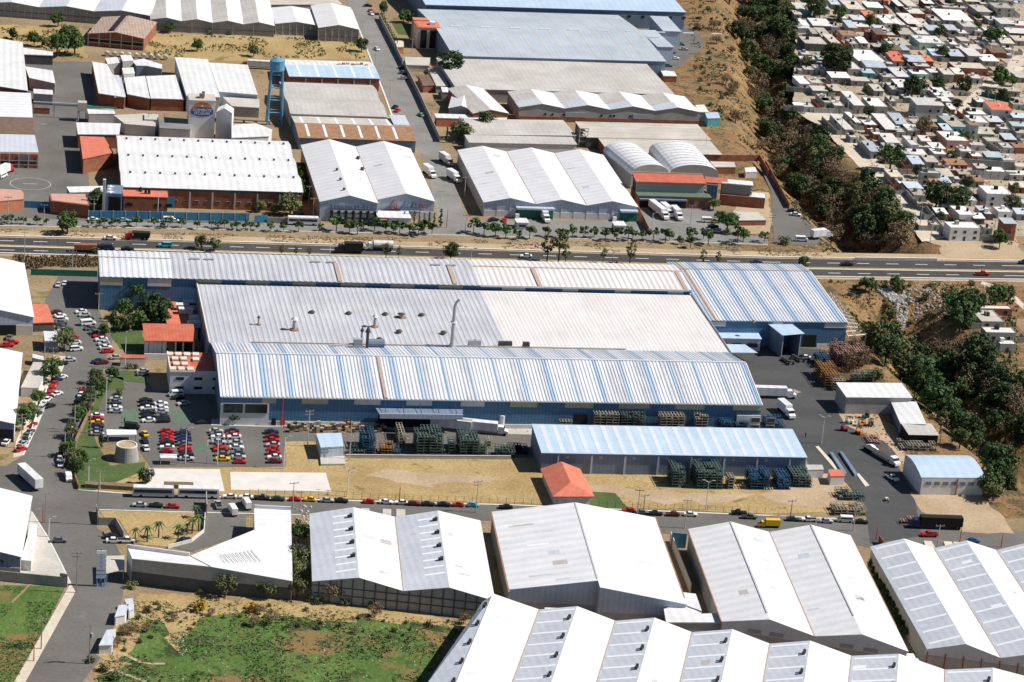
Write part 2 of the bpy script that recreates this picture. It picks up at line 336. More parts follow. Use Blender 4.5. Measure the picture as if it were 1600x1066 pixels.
sheet('green_lawn', [(612, 36), (642, 38), (640, 56), (622, 54)], 'lawn', z=.05)
# factory site
sheet('left_road', [(95, 425), (70, 470), (82, 500), (98, 540), (104, 558), (88, 600), (76, 621), (58, 665), (36, 712), (10, 728), (-60, 728), (-60, 760), (0, 764), (20, 770), (49, 800), (74, 839), (95, 880), (110, 912), (70, 990), (22, 1072), (-10, 1120), (110, 1120), (127, 1068), (166, 1017), (193, 928), (196, 880), (175, 840), (153, 826), (140, 800), (155, 796), (350, 801), (800, 815), (1052, 835), (1200, 842), (1330, 850), (1365, 858), (1600, 862), (1700, 862), (1700, 838), (1586, 830), (1530, 800), (1520, 770), (1430, 770), (1405, 730), (1400, 690), (1360, 650), (1310, 640), (1310, 605), (1276, 596), (1283, 545), (1210, 540), (1115, 545), (1180, 600), (1190, 680), (1245, 690), (1265, 730), (1320, 755), (1350, 790), (1354, 815), (1200, 806), (800, 789), (400, 779), (213, 773), (120, 765), (112, 750), (108, 722), (124, 690), (142, 642), (157, 600), (166, 560), (177, 530), (160, 500), (150, 470), (150, 450), (155, 425)], 'asphalt', z=.05)
ribbon('road_kerb', [P(*p) for p in ((122, 765.5), (213, 773), (400, 779), (800, 789.5), (1200, 806), (1352, 813.5))], .7, 'kerb', 0, .15)
ribbon('road_kerb', [P(*p) for p in ((104, 558), (88, 600), (76, 621), (58, 665), (36, 712))], .5, 'kerb', 0, .15)
ribbon('road_kerb', [P(*p) for p in ((49, 800), (74, 839), (95, 880), (110, 912))], .5, 'kerb', 0, .15)
ribbon('road_kerb', [P(*p) for p in ((155, 797), (350, 802), (470, 805))], .5, 'kerb', 0, .15)
sheet('left_pavement', [(104, 558), (88, 600), (76, 621), (58, 665), (36, 712), (20, 716), (25, 690), (55, 620), (70, 575), (85, 555)], 'pale_dirt', z=.09)
sheet('left_pavement', [(49, 800), (74, 839), (95, 880), (110, 912), (104, 915), (28, 902), (28, 860), (45, 800)], 'concrete', z=.09)
sheet('verge_path', [(110, 912), (118, 925), (40, 1066), (10, 1120), (-20, 1120), (22, 1066), (100, 930)], 'pale_dirt', z=.08)
sheet('parking_lot', [(166, 560), (235, 600), (238, 610), (285, 612), (330, 614), (340, 640), (336, 664), (446, 664), (446, 730), (236, 731), (215, 700), (158, 690), (142, 660), (160, 620)], 'asphalt', z=.07)
sheet('car_park_path', [(190, 640), (216, 640), (218, 665), (190, 665)], 'green_paint', z=.09)
sheet('car_park_path', [(268, 640), (292, 640), (302, 662), (285, 665), (270, 660)], 'green_paint', z=.09)
sheet('car_park_path', [(304, 694), (324, 694), (324, 706), (304, 706)], 'green_paint', z=.09)
sheet('garden_lawn', [(157, 600), (140, 650), (118, 700), (108, 722), (112, 740), (120, 765), (150, 767), (225, 735), (228, 722), (170, 728), (150, 690), (142, 670), (165, 610), (195, 610), (190, 590), (170, 588)], 'lawn', z=.10, jit=1)
sheet('garden_lawn', [(172, 500), (218, 500), (228, 540), (222, 555), (190, 545), (175, 530)], 'lawn', z=.10, jit=1)
sheet('garden_lawn', [(176, 580), (228, 582), (232, 600), (196, 596), (176, 590)], 'lawn', z=.10, jit=1)
sheet('grass_strip', [(112, 735), (228, 732), (540, 712), (835, 715), (870, 740), (1330, 745), (1335, 800), (1200, 803), (800, 786), (400, 776), (213, 770), (122, 762)], 'dry_grass', z=.06, jit=1)
sheet('grass_strip', [(445, 690), (492, 690), (540, 712), (540, 722), (445, 730)], 'dry_grass', z=.065, jit=1)
sheet('bare_patch', [(578, 745), (640, 738), (740, 742), (790, 752), (700, 758), (600, 752)], 'bare_earth', z=.09, jit=9)
sheet('bare_patch', [(1230, 740), (1300, 740), (1330, 770), (1330, 798), (1240, 790), (1190, 775)], 'bare_earth', z=.09, jit=4)
sheet('bare_patch', [(905, 758), (1040, 768), (1180, 775), (1100, 790), (960, 778)], 'bare_earth', z=.085, jit=4)
sheet('green_patch', [(924, 768), (960, 770), (985, 798), (925, 792)], 'lawn', z=.10, jit=2)
sheet('sports_court', [(222.8, 732.6), (343.3, 733.8), (351, 768.5), (224, 762)], 'court', z=.12)
sheet('sports_court', [(359.5, 738), (509, 739.3), (517.5, 768.8), (361, 766)], 'court', z=.12)
sheet('work_yard', [(446, 655), (590, 655), (836, 655), (1190, 672), (1190, 690), (836, 690), (836, 716), (545, 716), (490, 690), (446, 690)], 'asphalt', z=.08)
sheet('concrete_strip', [(330, 655), (590, 657), (900, 664), (1000, 668), (900, 682), (600, 672), (446, 668), (330, 665)], 'concrete', z=.10)
sheet('walled_garden', [(156, 799), (312, 801), (310, 835), (290, 850), (270, 856), (210, 850), (185, 812), (165, 812)], 'dry_grass', z=.09)
sheet('angled_yard', [(320, 802), (384, 803), (384, 835), (300, 862), (270, 856), (308, 842)], 'asphalt', z=.1)
sheet('storage_ground', [(1310, 642), (1355, 640), (1400, 668), (1420, 735), (1380, 690), (1320, 665)], 'bare_earth', z=.09, jit=1)
sheet('east_dirt_lot', [(1420, 770), (1530, 775), (1560, 800), (1586, 835), (1500, 832), (1440, 800)], 'bare_earth', z=.09, jit=2)
sheet('green_field', [(-200, 912), (103, 916), (60, 1000), (20, 1075), (-10, 1130), (-200, 1130)], 'green_field', z=.03)
sheet('green_field', [(205, 935), (450, 940), (600, 955), (745, 970), (690, 1030), (640, 1130), (130, 1130), (170, 1045), (200, 960)], 'green_field', z=.03, jit=4)
sheet('scrub_margin', [(200, 925), (450, 938), (600, 955), (745, 968), (720, 985), (640, 975), (560, 968), (450, 965), (330, 958), (290, 985), (270, 1015), (262, 975), (235, 965), (205, 1000), (190, 1040), (150, 1080), (135, 1075), (180, 1000)], 'dry_grass', z=.06, jit=6)
for pts in ([(595, 920), (650, 918), (740, 962), (800, 970), (870, 970)], [(560, 1000), (620, 1010), (690, 1035), (770, 1066)], [(730, 700), (800, 735), (880, 745), (1000, 700)]): ribbon('foot_path', [P(*Q('b1', *p)) for p in pts], 1.1, 'bare_earth', .11)
for pts in ([(250, 500), (150, 560), (60, 650)],): ribbon('foot_path', [P(*Q('b1', *p)) for p in pts], .8, 'dirt', .11)
0 and sheet('rubble_path', [(280, 990), (290, 990), (292, 1020), (282, 1025), (274, 1010)], 'rubble', z=.12, jit=2)
for poly in ([(597, 1025), (640, 1035), (660, 1045)],): pass
sheet('truck_yard', [(1210, 541), (1283, 546), (1276, 596), (1308, 606), (1308, 640), (1358, 652), (1398, 692), (1404, 732), (1428, 772), (1440, 838), (1360, 850), (1352, 792), (1322, 755), (1266, 729), (1247, 688), (1192, 679), (1182, 600), (1120, 547)], 'dark_asphalt', z=.085)
sheet('settlement_ground', [(1245, -20), (1640, -30), (1640, 372), (1470, 368), (1425, 310), (1375, 262), (1320, 212), (1296, 172), (1240, 160)], 'settlement_soil', z=.045, jit=2)
# settlement streets
sheet('dirt_street', [(1240, 172), (1300, 175), (1312, 195), (1345, 225), (1385, 262), (1440, 320), (1478, 372), (1440, 378), (1400, 318), (1350, 268), (1310, 228), (1285, 200)], 'pale_dirt', z=.06, jit=1)
sheet('dirt_street', [(1300, 178), (1400, 186), (1475, 190), (1500, 165), (1530, 135), (1560, 110), (1600, 78), (1600, 108), (1560, 135), (1530, 160), (1500, 185), (1486, 192), (1400, 193), (1310, 190)], 'pale_dirt', z=.065, jit=1)
sheet('roadside_track', [(1440, 375), (1586, 372), (1600, 405), (1490, 404), (1470, 398), (1470, 385)], 'bare_earth', z=.055, jit=2)
sheet('roadside_track', [(1535, 440), (1560, 448), (1590, 465), (1600, 475), (1600, 485), (1583, 470), (1550, 452), (1533, 444)], 'pale_dirt', z=.06, jit=1)
0 and sheet('ravine_bank', [(1085, 0), (1125, 0), (1130, 60), (1150, 130), (1160, 190), (1190, 240), (1230, 300), (1275, 350), (1330, 385), (1280, 385), (1262, 355), (1225, 310), (1195, 258), (1130, 200), (1100, 160), (1065, 130), (1075, 105), (1105, 85), (1095, 50)], 'slope_soil', z=.05, jit=3)
# shadowless rubble stream on the lower ravine bank
# ---------------------------------------------------------------- building kit
class Bld:
    def __init__(s, name, label, cat, FL, FR, BL, h, group=None, BR=None):
        p, q, b = (P(*FL, h), P(*FR, h), P(*BL, h)) if not isinstance(FL, Vector) else (FL, FR, BL)
        d = q - p; s.W = math.hypot(d.x, d.y); s.skew = 0
        if BR is not None:
            e = (P(*BR, h) - b); e.z = 0; e.normalize(); g_ = b - p; g_.z = 0; g_.normalize(); e = (e + Vector((g_.y, -g_.x, 0))).normalized(); s.W = d.dot(e); s.skew = d.dot(Vector((-e.y, e.x, 0))); d = e
        s.rz = math.atan2(d.y, d.x); s.ux = Vector((cs(s.rz), sn(s.rz), 0)); s.uy = Vector((-sn(s.rz), cs(s.rz), 0))
        s.D = (b - p).dot(s.uy); s.h = h; s.o = Vector((p.x, p.y, 0)); s.root = thing(name, label, cat, s.o, s.rz, group)
    def loc(s, t, x, y, z=None):          # pixel at height z -> local u,v
        p = P(*(Q(t, x, y) if t else (x, y)), s.h if z is None else z) - s.o; return (p.dot(s.ux), p.dot(s.uy))
    def part(s, name, mb, m, parent=None, **k): return mb.build(name, m, parent or s.root, **k)
    def box(s, name, m, x0, x1, y0, y1, z0, z1, parent=None, **k): return s.part(name, MB().box(x0, x1, y0, y1, z0, z1), m, parent, **k)
def zprof(prof, t):
    for (a, za), (b, zb) in zip(prof, prof[1:]):
        if a - 1e-6 <= t <= b + 1e-6: return za + (zb - za) * (t - a) / (b - a)
    return prof[-1][1] if t > prof[-1][0] else prof[0][1]
def shed(name, label, cat, FL, FR, BL, h, rise=2.5, n=1, axis='v', roof='white_roof', wall='grey_wall', side=None, prof=None, jog=None, base=None, skip_back=False, ov=.35, group=None, zb=0, th=.16, BR=None):
    b = Bld(name, label, cat, FL, FR, BL, h, group, BR); W, D = b.W, b.D; T = W if axis == 'v' else D
    if prof is None:
        prof = []
        if n == 0: prof = [(0, h)]; h_end = h + rise
        else: h_end = h
        for i in range(n): prof += [(T * i / n, h), (T * (i + .5) / n, h + rise)]
        prof.append((T, h_end))
    b.prof = prof; b.axis = axis; rm = roof if isinstance(roof, (list, tuple)) else [roof] * (len(prof) - 1)
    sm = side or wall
    if jog is None: jog = [(b.skew * a / T, b.skew * c / T) for (a, _), (c, _) in zip(prof, prof[1:])] if axis == 'v' else []
    jog = [j if isinstance(j, tuple) else (j, j) for j in jog]; b.jog = jog
    for i, ((a, za), (c, zc)) in enumerate(zip(prof, prof[1:])):
        oa = ov if i == 0 else 0; oc = ov if i == len(prof) - 2 else 0
        sl_ = (zc - za) / (c - a); A, ZA, Cc, ZC = a - oa, za - sl_ * oa, c + oc, zc + sl_ * oc
        if axis == 'v':
            ja, jc = jog[i]; y1 = D + ov
            b.part('roof_slope', MB().slab([(A, ja - ov, ZA + th), (Cc, jc - ov, ZC + th), (Cc, y1, ZC + th), (A, y1, ZA + th)], th), rm[i % len(rm)])
            b.part('gable_wall', MB().hexa([(a, ja, zb), (c, jc, zb), (c, jc + .3, zb), (a, ja + .3, zb)], [(a, ja, za), (c, jc, zc), (c, jc + .3, zc), (a, ja + .3, za)]), wall)
            if not skip_back: b.part('back_wall', MB().hexa([(a, D - .3, zb), (c, D - .3, zb), (c, D, zb), (a, D, zb)], [(a, D - .3, za), (c, D - .3, zc), (c, D, zc), (a, D, za)]), wall)
            if i and abs(ja - jog[i - 1][1]) > .01: b.box('side_wall', sm, a - .15, a + .15, min(ja, jog[i - 1][1]) + .01, max(ja, jog[i - 1][1]), zb, za)
        else:
            b.part('roof_slope', MB().slab([(-ov, A, ZA + th), (W + ov, A, ZA + th), (W + ov, Cc, ZC + th), (-ov, Cc, ZC + th)], th), rm[i % len(rm)])
            for x in (0, W - .3): b.part('gable_wall', MB().hexa([(x, a, zb), (x + .3, a, zb), (x + .3, c, zb), (x, c, zb)], [(x, a, za), (x + .3, a, za), (x + .3, c, zc), (x, c, zc)]), sm)
    if axis == 'v':
        z0, z1 = prof[0][1], prof[-1][1]
        a0 = prof[0][0]; b.box('side_wall', sm, a0, a0 + .3, jog[0][0] + .3, D - .3, zb, z0); b.box('side_wall', sm, W - .3, W, jog[-1][1] + .3, D - .3, zb, z1)
    else:
        b.box('front_wall', wall, .3, W - .3, 0, .3, zb, prof[0][1]); b.box('back_wall', wall, .3, W - .3, D - .3, D, zb, prof[-1][1])
    return b
def weather(b, seed, n=10, gut='rust_stripe'):   # gutters in the valleys, replaced and faded sheets on the slopes
    q = random.Random(seed)
    for k in range(1, len(b.prof) - 1):
        (a, za), (m_, zm), (c, zc) = b.prof[k - 1:k + 2]
        if zm < za and zm < zc: v0 = fv(b, m_) - .2; b.part('valley_gutter', MB().box(m_ - .15, m_ + .15, v0, b.D + .2, zm + .17, zm + .3), gut)
    for _ in range(n):
        i = q.randrange(len(b.prof) - 1); (a, za), (c, zc) = b.prof[i], b.prof[i + 1]; f0 = q.uniform(.02, .6); f1 = f0 + q.uniform(.12, .35); v = q.uniform(.03, .9) * b.D; w_ = q.choice((1.0, 1.0, 2.0, 3.0))
        f = lambda t: (a + (c - a) * t, za + (zc - za) * t + .185); x0, z0 = f(f0); x1, z1 = f(f1)
        b.part('replaced_sheet', MB().slab([(x0, v, z0), (x1, v, z1), (x1, v + w_, z1), (x0, v + w_, z0)], .02), q.choice(('fibre_white', 'galv_shade_roof', 'pale_band', 'skylight_sheet', 'galv_shade_roof')))
def bandbox(b, name, m, a, c, z0, z1, t=.12):   # a band on a skewed front
    b.part(name, MB().hexa([(a, fv(b, a) - t, z0), (c, fv(b, c) - t, z0), (c, fv(b, c) - .01, z0), (a, fv(b, a) - .01, z0)], [(a, fv(b, a) - t, z1), (c, fv(b, c) - t, z1), (c, fv(b, c) - .01, z1), (a, fv(b, a) - .01, z1)]), m)
def on_slope(b, u, v): return zprof(b.prof, u if b.axis == 'v' else v) + .16
def strips(b, i, per, wd, f0=.05, f1=.95, m='skylight_sheet', start=None, end=None, name='skylight_strip'):
    """light sheets across slope i, from fraction f0 to f1 of the slope, every per metres along the ridge"""
    (a, za), (c, zc) = b.prof[i], b.prof[i + 1]; L_ = b.D if b.axis == 'v' else b.W
    t0, t1 = a + (c - a) * f0, a + (c - a) * f1; z0, z1 = za + (zc - za) * f0 + .2, za + (zc - za) * f1 + .2
    s_ = per * .6 if start is None else start; me = None
    while s_ < (L_ - wd if end is None else end):
        mb = MB().slab([(t0, 0, z0), (t1, 0, z1), (t1, wd, z1), (t0, wd, z0)], .08) if b.axis == 'v' else MB().slab([(0, t0, z0), (wd, t0, z0), (wd, t1, z1), (0, t1, z1)], .08)
        if me is None: o = b.part(name, mb, m); me = o.data
        else: o = bpy.data.objects.new(name, me); C.objects.link(o); o.parent = b.root
        o.location = (0, s_, 0) if b.axis == 'v' else (s_, 0, 0); s_ += per
def vent(b, u, v, r=.45, h=.9, m='dark_metal', name='roof_vent'):
    z = on_slope(b, u, v); mb = MB().cyl((u, v), r, z - .3, z + h * .6, 8); mb.cyl((u, v), r * 1.5, z + h * .6, z + h, 8, r * .9); return b.part(name, mb, m)
def openings(b, lst, name='window', m='glass', fm=None):
    """front-wall openings: (u0,u1,z0,z1); pane set in a proud frame"""
    for u0_, u1_, z0, z1 in lst:
        f = b.box(name, fm or 'concrete', u0_ - .12, u1_ + .12, -.10, -.003, z0 - .12, z1 + .12)
        pn = MB().box(u0_, u1_, -.14, -.103, z0, z1).build('pane' if name == 'window' else 'leaf_panel', m, f)
def fv(b, u):   # front face v at u
    if b.axis == 'v' and getattr(b, 'jog', None):
        for (a, _), (c, _), (ja, jc) in zip(b.prof, b.prof[1:], b.jog):
            if a - 1e-6 <= u <= c + 1e-6: return ja + (jc - ja) * (u - a) / (c - a)
    return 0
def columns(b, us, m='concrete', w_=.35, z1=None, front=True):
    for u in us: b.box('column', m, u - w_ / 2, u + w_ / 2, fv(b, u) - .25, fv(b, u) - .004, 0, (zprof(b.prof, u) if b.axis == 'v' else b.prof[0][1]) if z1 is None else z1)
def ribbed(b, i, pitch, amp, segs):
    """real corrugation on slope i of an axis-u roof; segs = (u0,u1,material)"""
    (a, za), (c, zc) = b.prof[i], b.prof[i + 1]; k0 = .35 if i == 0 else 0; k1 = .35 if i == len(b.prof) - 2 else 0
    sl_ = (zc - za) / (c - a); a2, c2 = a - k0, c + k1; za2, zc2 = za - sl_ * k0 + .18, zc + sl_ * k1 + .18
    for u0_, u1_, m in segs:
        mb = MB(); n = max(1, round((u1_ - u0_) / pitch)); p = (u1_ - u0_) / n
        for j in range(n):
            x = u0_ + j * p; xa = (x, x + p * .30, x + p * .5, x + p * .8, x + p); zz = (0, 0, amp, amp, 0)
            for q_ in range(4): mb.face([(xa[q_], a2, za2 + zz[q_]), (xa[q_ + 1], a2, za2 + zz[q_ + 1]), (xa[q_ + 1], c2, zc2 + zz[q_ + 1]), (xa[q_], c2, zc2 + zz[q_])])
        b.part('ribbed_roof_sheet', mb, m)
# ---------------------------------------------------------------- main factory
def patt(W, per, wd, off, base, blue, extra=()):
    segs = []; x = 0; u = off; q = random.Random(int(W * per))
    def white(a, c):
        while c - a > .01:
            e = min(c, a + q.choice((1.25, 2.5, 2.5, 3.75))); e = c if c - e < 1 else e; segs.append((a, e, base if q.random() < .68 else 'rib_white_worn')); a = e
    while u < W:
        if u > x: white(x, u)
        w_ = wd * q.choice((.75, 1, 1, 1.25)); segs.append((u, min(W, u + w_), blue if q.random() < .6 else 'rib_blue_faded')); x = u + w_; u += per
    if x < W: white(x, W)
    return segs
h1 = 10.2; fl, fr, bl = Q('m1', 1365, 472), Q('m3', 1541, 523), Q('m1', 1291, 141)
t_ = Bld('x', None, None, fl, fr, bl, h1); D1 = t_.D; bpy.data.objects.remove(t_.root)
F1 = shed('factory_hall', 'long blue front hall of the main factory with ribbed white and blue striped roof', 'factory hall', fl, fr, bl, h1, axis='u', prof=[(0, h1), (D1 * .5, h1 + 5.6), (D1, h1)], roof='rib_white', wall='blue_clad', side='slate_clad')
W1 = F1.W
ribbed(F1, 0, 1.25, .2, patt(W1, 9.05, 1.9, 4.6, 'rib_white', 'rib_blue')); ribbed(F1, 1, 1.25, .16, patt(W1, 9.05, 1.9, 4.6, 'rib_white', 'rib_blue'))
F1.box('roof_ridge_cap', 'rib_white', 0, W1, D1 * .5 - .4, D1 * .5 + .4, h1 + 5.8, h1 + 6.15)
u_, v_ = F1.loc('m2', 775, 350, h1 + 3); F1.part('rusty_roof_sheet', MB().slab([(u_ - .6, -.3, h1 + .6), (u_ + .6, -.3, h1 + .6), (u_ + .6, D1 * .5, h1 + 6.15), (u_ - .6, D1 * .5, h1 + 6.15)], .1), 'rust_stripe')
F1.box('eave_gutter', 'pale_panel', 0, W1, -.5, -.15, h1 - .25, h1 + .1)
for k in range(5):  # translucent panels under the eave
    pass
for a_, c_, m in ((0, 9, 'glass'),): pass
pan = [Q('m2', 40, 0)[0], Q('m2', 125, 0)[0], Q('m2', 285, 0)[0], Q('m2', 447, 0)[0], Q('m2', 608, 0)[0], Q('m2', 770, 0)[0], Q('m2', 930, 0)[0], Q('m2', 1088, 0)[0], Q('m2', 1265, 0)[0], Q('m2', 1412, 0)[0],
       Q('m3', -10, 0)[0], Q('m3', 157, 0)[0], Q('m3', 330, 0)[0], Q('m3', 505, 0)[0], Q('m3', 662, 0)[0], Q('m3', 853, 0)[0], Q('m3', 1012, 0)[0], Q('m3', 1190, 0)[0], Q('m3', 1366, 0)[0], Q('m3', 1540, 0)[0]]
for i in range(0, 20, 2):
    x0, x1 = [F1.loc(None, x, 620 + (x - 345) * .0154, h1)[0] for x in pan[i:i + 2]]
    F1.box('translucent_panel', 'yellow_panel' if i not in (8, 6, 4) else 'pale_panel', x0, min(x1, W1 - .1), -.12, -.01, h1 - 2.2, h1 - .28)
F1.box('wall_base', 'white_wall', 16, W1 - .1, -.3, -.01, 0, 1.6)
F1.box('office_front', 'white_wall', -.1, 16.2, -.35, -.01, 0, h1 - 2.3)
openings(F1, [], 'window')
for x0, x1 in ((.9, 7.4), (8.2, 15.6)):
    f = F1.box('window', 'concrete', x0 - .15, x1 + .15, -.5, -.36, 4.4, 8.0); MB().box(x0, x1, -.56, -.505, 4.6, 7.8).build('pane', 'glass', f)
for x in (17.2, 20.2, 42): 
    F1.box('door', 'mast_red' if x > 19 else 'black', x, x + 1.6, -.42, -.305, 0, 2.6)
x0, x1 = F1.loc('m2', 750, 560, 8)[0], F1.loc('m2', 1295, 575, 8)[0]
cn = F1.part('loading_canopy', MB().slab([(x0 + 1, -5.5, 6.3), (x1 - 1, -5.5, 6.3), (x1, -.4, 7.0), (x0, -.4, 7.0)], .35), 'slate_clad')
MB().box(x0 + .8, x1 - .8, -5.9, -5.55, 5.4, 7.2).build('canopy_fascia', 'pale_clad', cn)
for k in range(5):
    x = x0 + 3 + (x1 - x0 - 6) * k / 4; MB().bar((x, -5.2, 7.2), (x, -.3, 9.0), .12).build('tie_rod', 'dark_metal', cn)
F1.box('loading_bay', 'black', x0 + 1, x1 - 1, -.34, -.305, 0.1, 5.2)
x0 = F1.loc('m3', 372, 600, 4)[0]; x1 = F1.loc('m3', 458, 600, 4)[0]; F1.box('roller_door', 'black', x0, x1, -.4, -.305, 0.02, 5.6)
x0 = F1.loc('m3', 1368, 600, 4)[0]; F1.box('office_front', 'white_wall', x0, W1 + .05, -.36, -.01, 0, 6.2)
for x in (x0 + 5.5, x0 + 11): 
    for z in (1.2, 3.9): 
        f = F1.box('window', 'concrete', x - .2, x + 3.0, -.5, -.37, z - .2, z + 1.6); MB().box(x, x + 2.8, -.55, -.505, z, z + 1.4).build('pane', 'glass', f)
# middle flat roof
a_, b_, c_, d_ = P(*Q('m1', 1289, 141), 10.6), P(*Q('m3', 1352, 208), 10.6), P(*Q('z7', 1108, 835), 11.6), P(*Q('z5', 1213, 768), 11.6)
m2 = thing('factory_hall', 'middle factory hall with low ribbed roof, grey on the left and cream on the right', 'factory hall', (a_.x, a_.y, 0), math.atan2(b_.y - a_.y, b_.x - a_.x))
im = m2.matrix_basis.copy(); m2i = (Matrix.Translation(m2.location) @ Matrix.Rotation(m2.rotation_euler.z, 4, 'Z')).inverted()
def l2(p): return m2i @ p
A_, B_, C_, D_ = l2(a_), l2(b_), l2(c_), l2(d_)
fs = .565
def ribmesh(f0, f1, pitch, amp):
    mb = MB(); L_ = (B_ - A_).length * (f1 - f0); n = round(L_ / pitch)
    for j in range(n):
        ff = [f0 + (f1 - f0) * (j + k) / n for k in (0, .45, .6, .85, 1)]; zz = (0, 0, amp, amp, 0)
        for q_ in range(4):
            f_, g_ = ff[q_], ff[q_ + 1]; za, zb_ = Vector((0, 0, zz[q_])), Vector((0, 0, zz[q_ + 1]))
            mb.face([A_.lerp(B_, f_) + za, A_.lerp(B_, g_) + zb_, D_.lerp(C_, g_) + zb_, D_.lerp(C_, f_) + za])
    return mb
ribmesh(0, fs, 1.9, .10).build('ribbed_roof_sheet', 'rib_grey', m2); ribmesh(fs, 1, 1.5, .05).build('ribbed_roof_sheet', 'rib_cream', m2)
for nm, p_, q_ in (('side_wall', A_, D_), ('side_wall', B_, C_), ('back_wall', D_, C_), ('front_wall', A_, B_)):
    dn = lambda p: Vector((p.x, p.y, 0)); k_ = (q_ - p_).normalized().cross(Vector((0, 0, 1))) * .3
    up_ = Vector((0, 0, -.05)); MB().hexa([dn(p_), dn(q_), dn(q_) - k_, dn(p_) - k_], [p_ + up_, q_ + up_, q_ - k_ + up_, p_ - k_ + up_]).build(nm, 'slate_clad', m2)
MB().bar(B_ + Vector((0, 0, .3)), C_ + Vector((0, 0, .3)), .35).build('roof_edge', 'kerb', m2); MB().bar(A_ + Vector((0, 0, .3)), D_ + Vector((0, 0, .3)), .35).build('roof_edge', 'cream_wall', m2)
def on_m2(t, x, y):
    p = P(*Q(t, x, y), 11.1); return p
# things on the middle roof: vents, chimneys, ducts
M2V = [('z6', 345, 945), ('z6', 572, 952), ('z6', 798, 957), ('z6', 1022, 962), ('m2', 883, 77), ('m2', 1157, 84), ('m2', 762, 125)]
for k, (t, x, y) in enumerate(M2V):
    p = on_m2(t, x, y) - Vector((0, 0, 0)); vt = thing('roof_vent', 'low dark round vent on the grey middle factory roof, %s from the left' % ordw(k + 1), 'roof vent', (p.x, p.y, 10.9), 0, 'low vents on the middle roof')
    MB().cyl((0, 0), .8, 0, .7, 10).build('vent_base', 'rust', vt); MB().cyl((0, 0), 1.3, .7, 1.2, 10, .6).build('vent_cap', 'dark_metal', vt)
for k, (t, x, y, hh, r, wd_) in enumerate([('z6', 15, 1015, 3.5, .35, 'thin dark'), ('z6', 235, 1045, 5, .7, 'white headed'), ('z6', 732, 1028, 5, .6, 'brown based'), ('z6', 895, 972, 2, .8, 'small twin'), ('m2', 650, 150, 6.5, .4, 'thin'), ('m2', 683, 190, 9, .55, 'dark'), ('z8', -90, 1000, 1, .3, 'tiny')]):
    p = on_m2(t, x, y); vt = thing('exhaust_stack', '%s exhaust pipe standing on the grey middle factory roof, %s from the left' % (wd_, ordw(k + 1)), 'exhaust pipe', (p.x, p.y, 10.9))
    MB().cyl((0, 0), r, 0, hh * .8, 10).build('pipe', 'steel' if k != 5 else 'dark_metal', vt); MB().cyl((0, 0), r * 1.9, hh * .8, hh, 10, r * .6).build('cap', 'pale_panel' if k in (1, 2) else 'dark_metal', vt); MB().cyl((0, 0), r * 2.4, 0, .35, 10).build('flange', 'rust', vt)
p = on_m2('m2', 1208, 160); vt = thing('chimney', 'tall grey chimney with curved top rising from the middle factory roof', 'chimney', (p.x, p.y, 10.8))
mb = MB().cyl((0, 0), 1.2, 0, 1.2, 12, .9); mb.cyl((0, 0), .75, 1.2, 15.5, 12, .6); mb.build('shaft', 'steel', vt)
MB().cyl((0, 0), 1.2, 9.2, 9.6, 12).build('platform_ring', 'pale_panel', vt); MB().bar((0, 0, 15.3), (.6, 0, 17.2), .5, 8).bar((.6, 0, 17.1), (1.5, 0, 18), .45, 8).build('curved_outlet', 'steel', vt)
p = on_m2('m2', 730, 172); vt = thing('dust_collector', 'grey horizontal dust collector drum with pipes at the valley of the factory roofs', 'dust collector', (p.x, p.y, 10.9))
MB().bar((-3, 0, 2), (3.4, 0, 2), 1.5, 10).build('drum', 'slate_clad', vt); MB().box(-7.5, -4.5, -1, 1, 0, 3.6).build('fan_housing', 'steel', vt)
for x in (-2, 2): MB().box(x - .2, x + .2, -1.2, 1.2, 0, 1.2).build('leg', 'dark_metal', vt)
MB().bar((-16, 0, .8), (-7.6, 0, 1.6), .35, 8).build('duct', 'concrete', vt)
for k, (x, y, a) in enumerate(((1330, 155, 0), (1365, 155, 0), (1515, 158, 1), (1557, 158, 1), (1665, 162, 1))):
    p = on_m2('m2', x, y); vt = thing('cooling_unit', ('open metal fan unit' if not a else 'small black box unit') + ' on the roof valley right of the chimney, %s from the left' % ordw(k + 1), 'cooling unit', (p.x, p.y, 11))
    MB().box(-1.2, 1.2, -.8, .8, .2, 2 if not a else 1.6).build('casing', 'dark_metal' if a else 'steel', vt); MB().box(-1.3, 1.3, -.9, .9, 0, .19).build('base_frame', 'rust', vt)
F1.box('roof_pipe', 'concrete', 14, 150, D1 - .6, D1 - .2, h1 + .6, h1 + 1.0)
# rear hall
h3 = 13; fl, fr, bl = Q('z5', 621, 721), Q('z7', 1106, 806), Q('z5', 598, 562)
t_ = Bld('x', None, None, fl, fr, bl, h3); D3 = t_.D; bpy.data.objects.remove(t_.root)
F3 = shed('factory_hall', 'long rear hall of the main factory beside the highway with pale ribbed roof', 'factory hall', fl, fr, bl, h3, axis='u', prof=[(0, h3), (D3 * .62, h3 + 1.2), (D3, h3)], roof='rib_grey', wall='blue_clad', side='slate_clad')
W3 = F3.W; s1 = F3.loc('z5', 1062, 730)[0]; s2 = F3.loc('z6', 1385, 778)[0]
for i in (0, 1): ribbed(F3, i, 2.2, .14, [(0, s1, 'rib_white'), (s1, s2, 'rib_grey'), (s2, W3, 'rib_cream')])
F3.box('ridge_strip', 'rust_stripe', 0, s1, D3 * .62 - .3, D3 * .62 + .3, h3 + 1.4, h3 + 1.65); F3.box('ridge_strip', 'rust_stripe', s2, W3, D3 * .62 - .3, D3 * .62 + .3, h3 + 1.4, h3 + 1.65)
F3.box('parapet', 'white_wall', s2, W3, -.7, -.4, h3 - .2, h3 + .5)
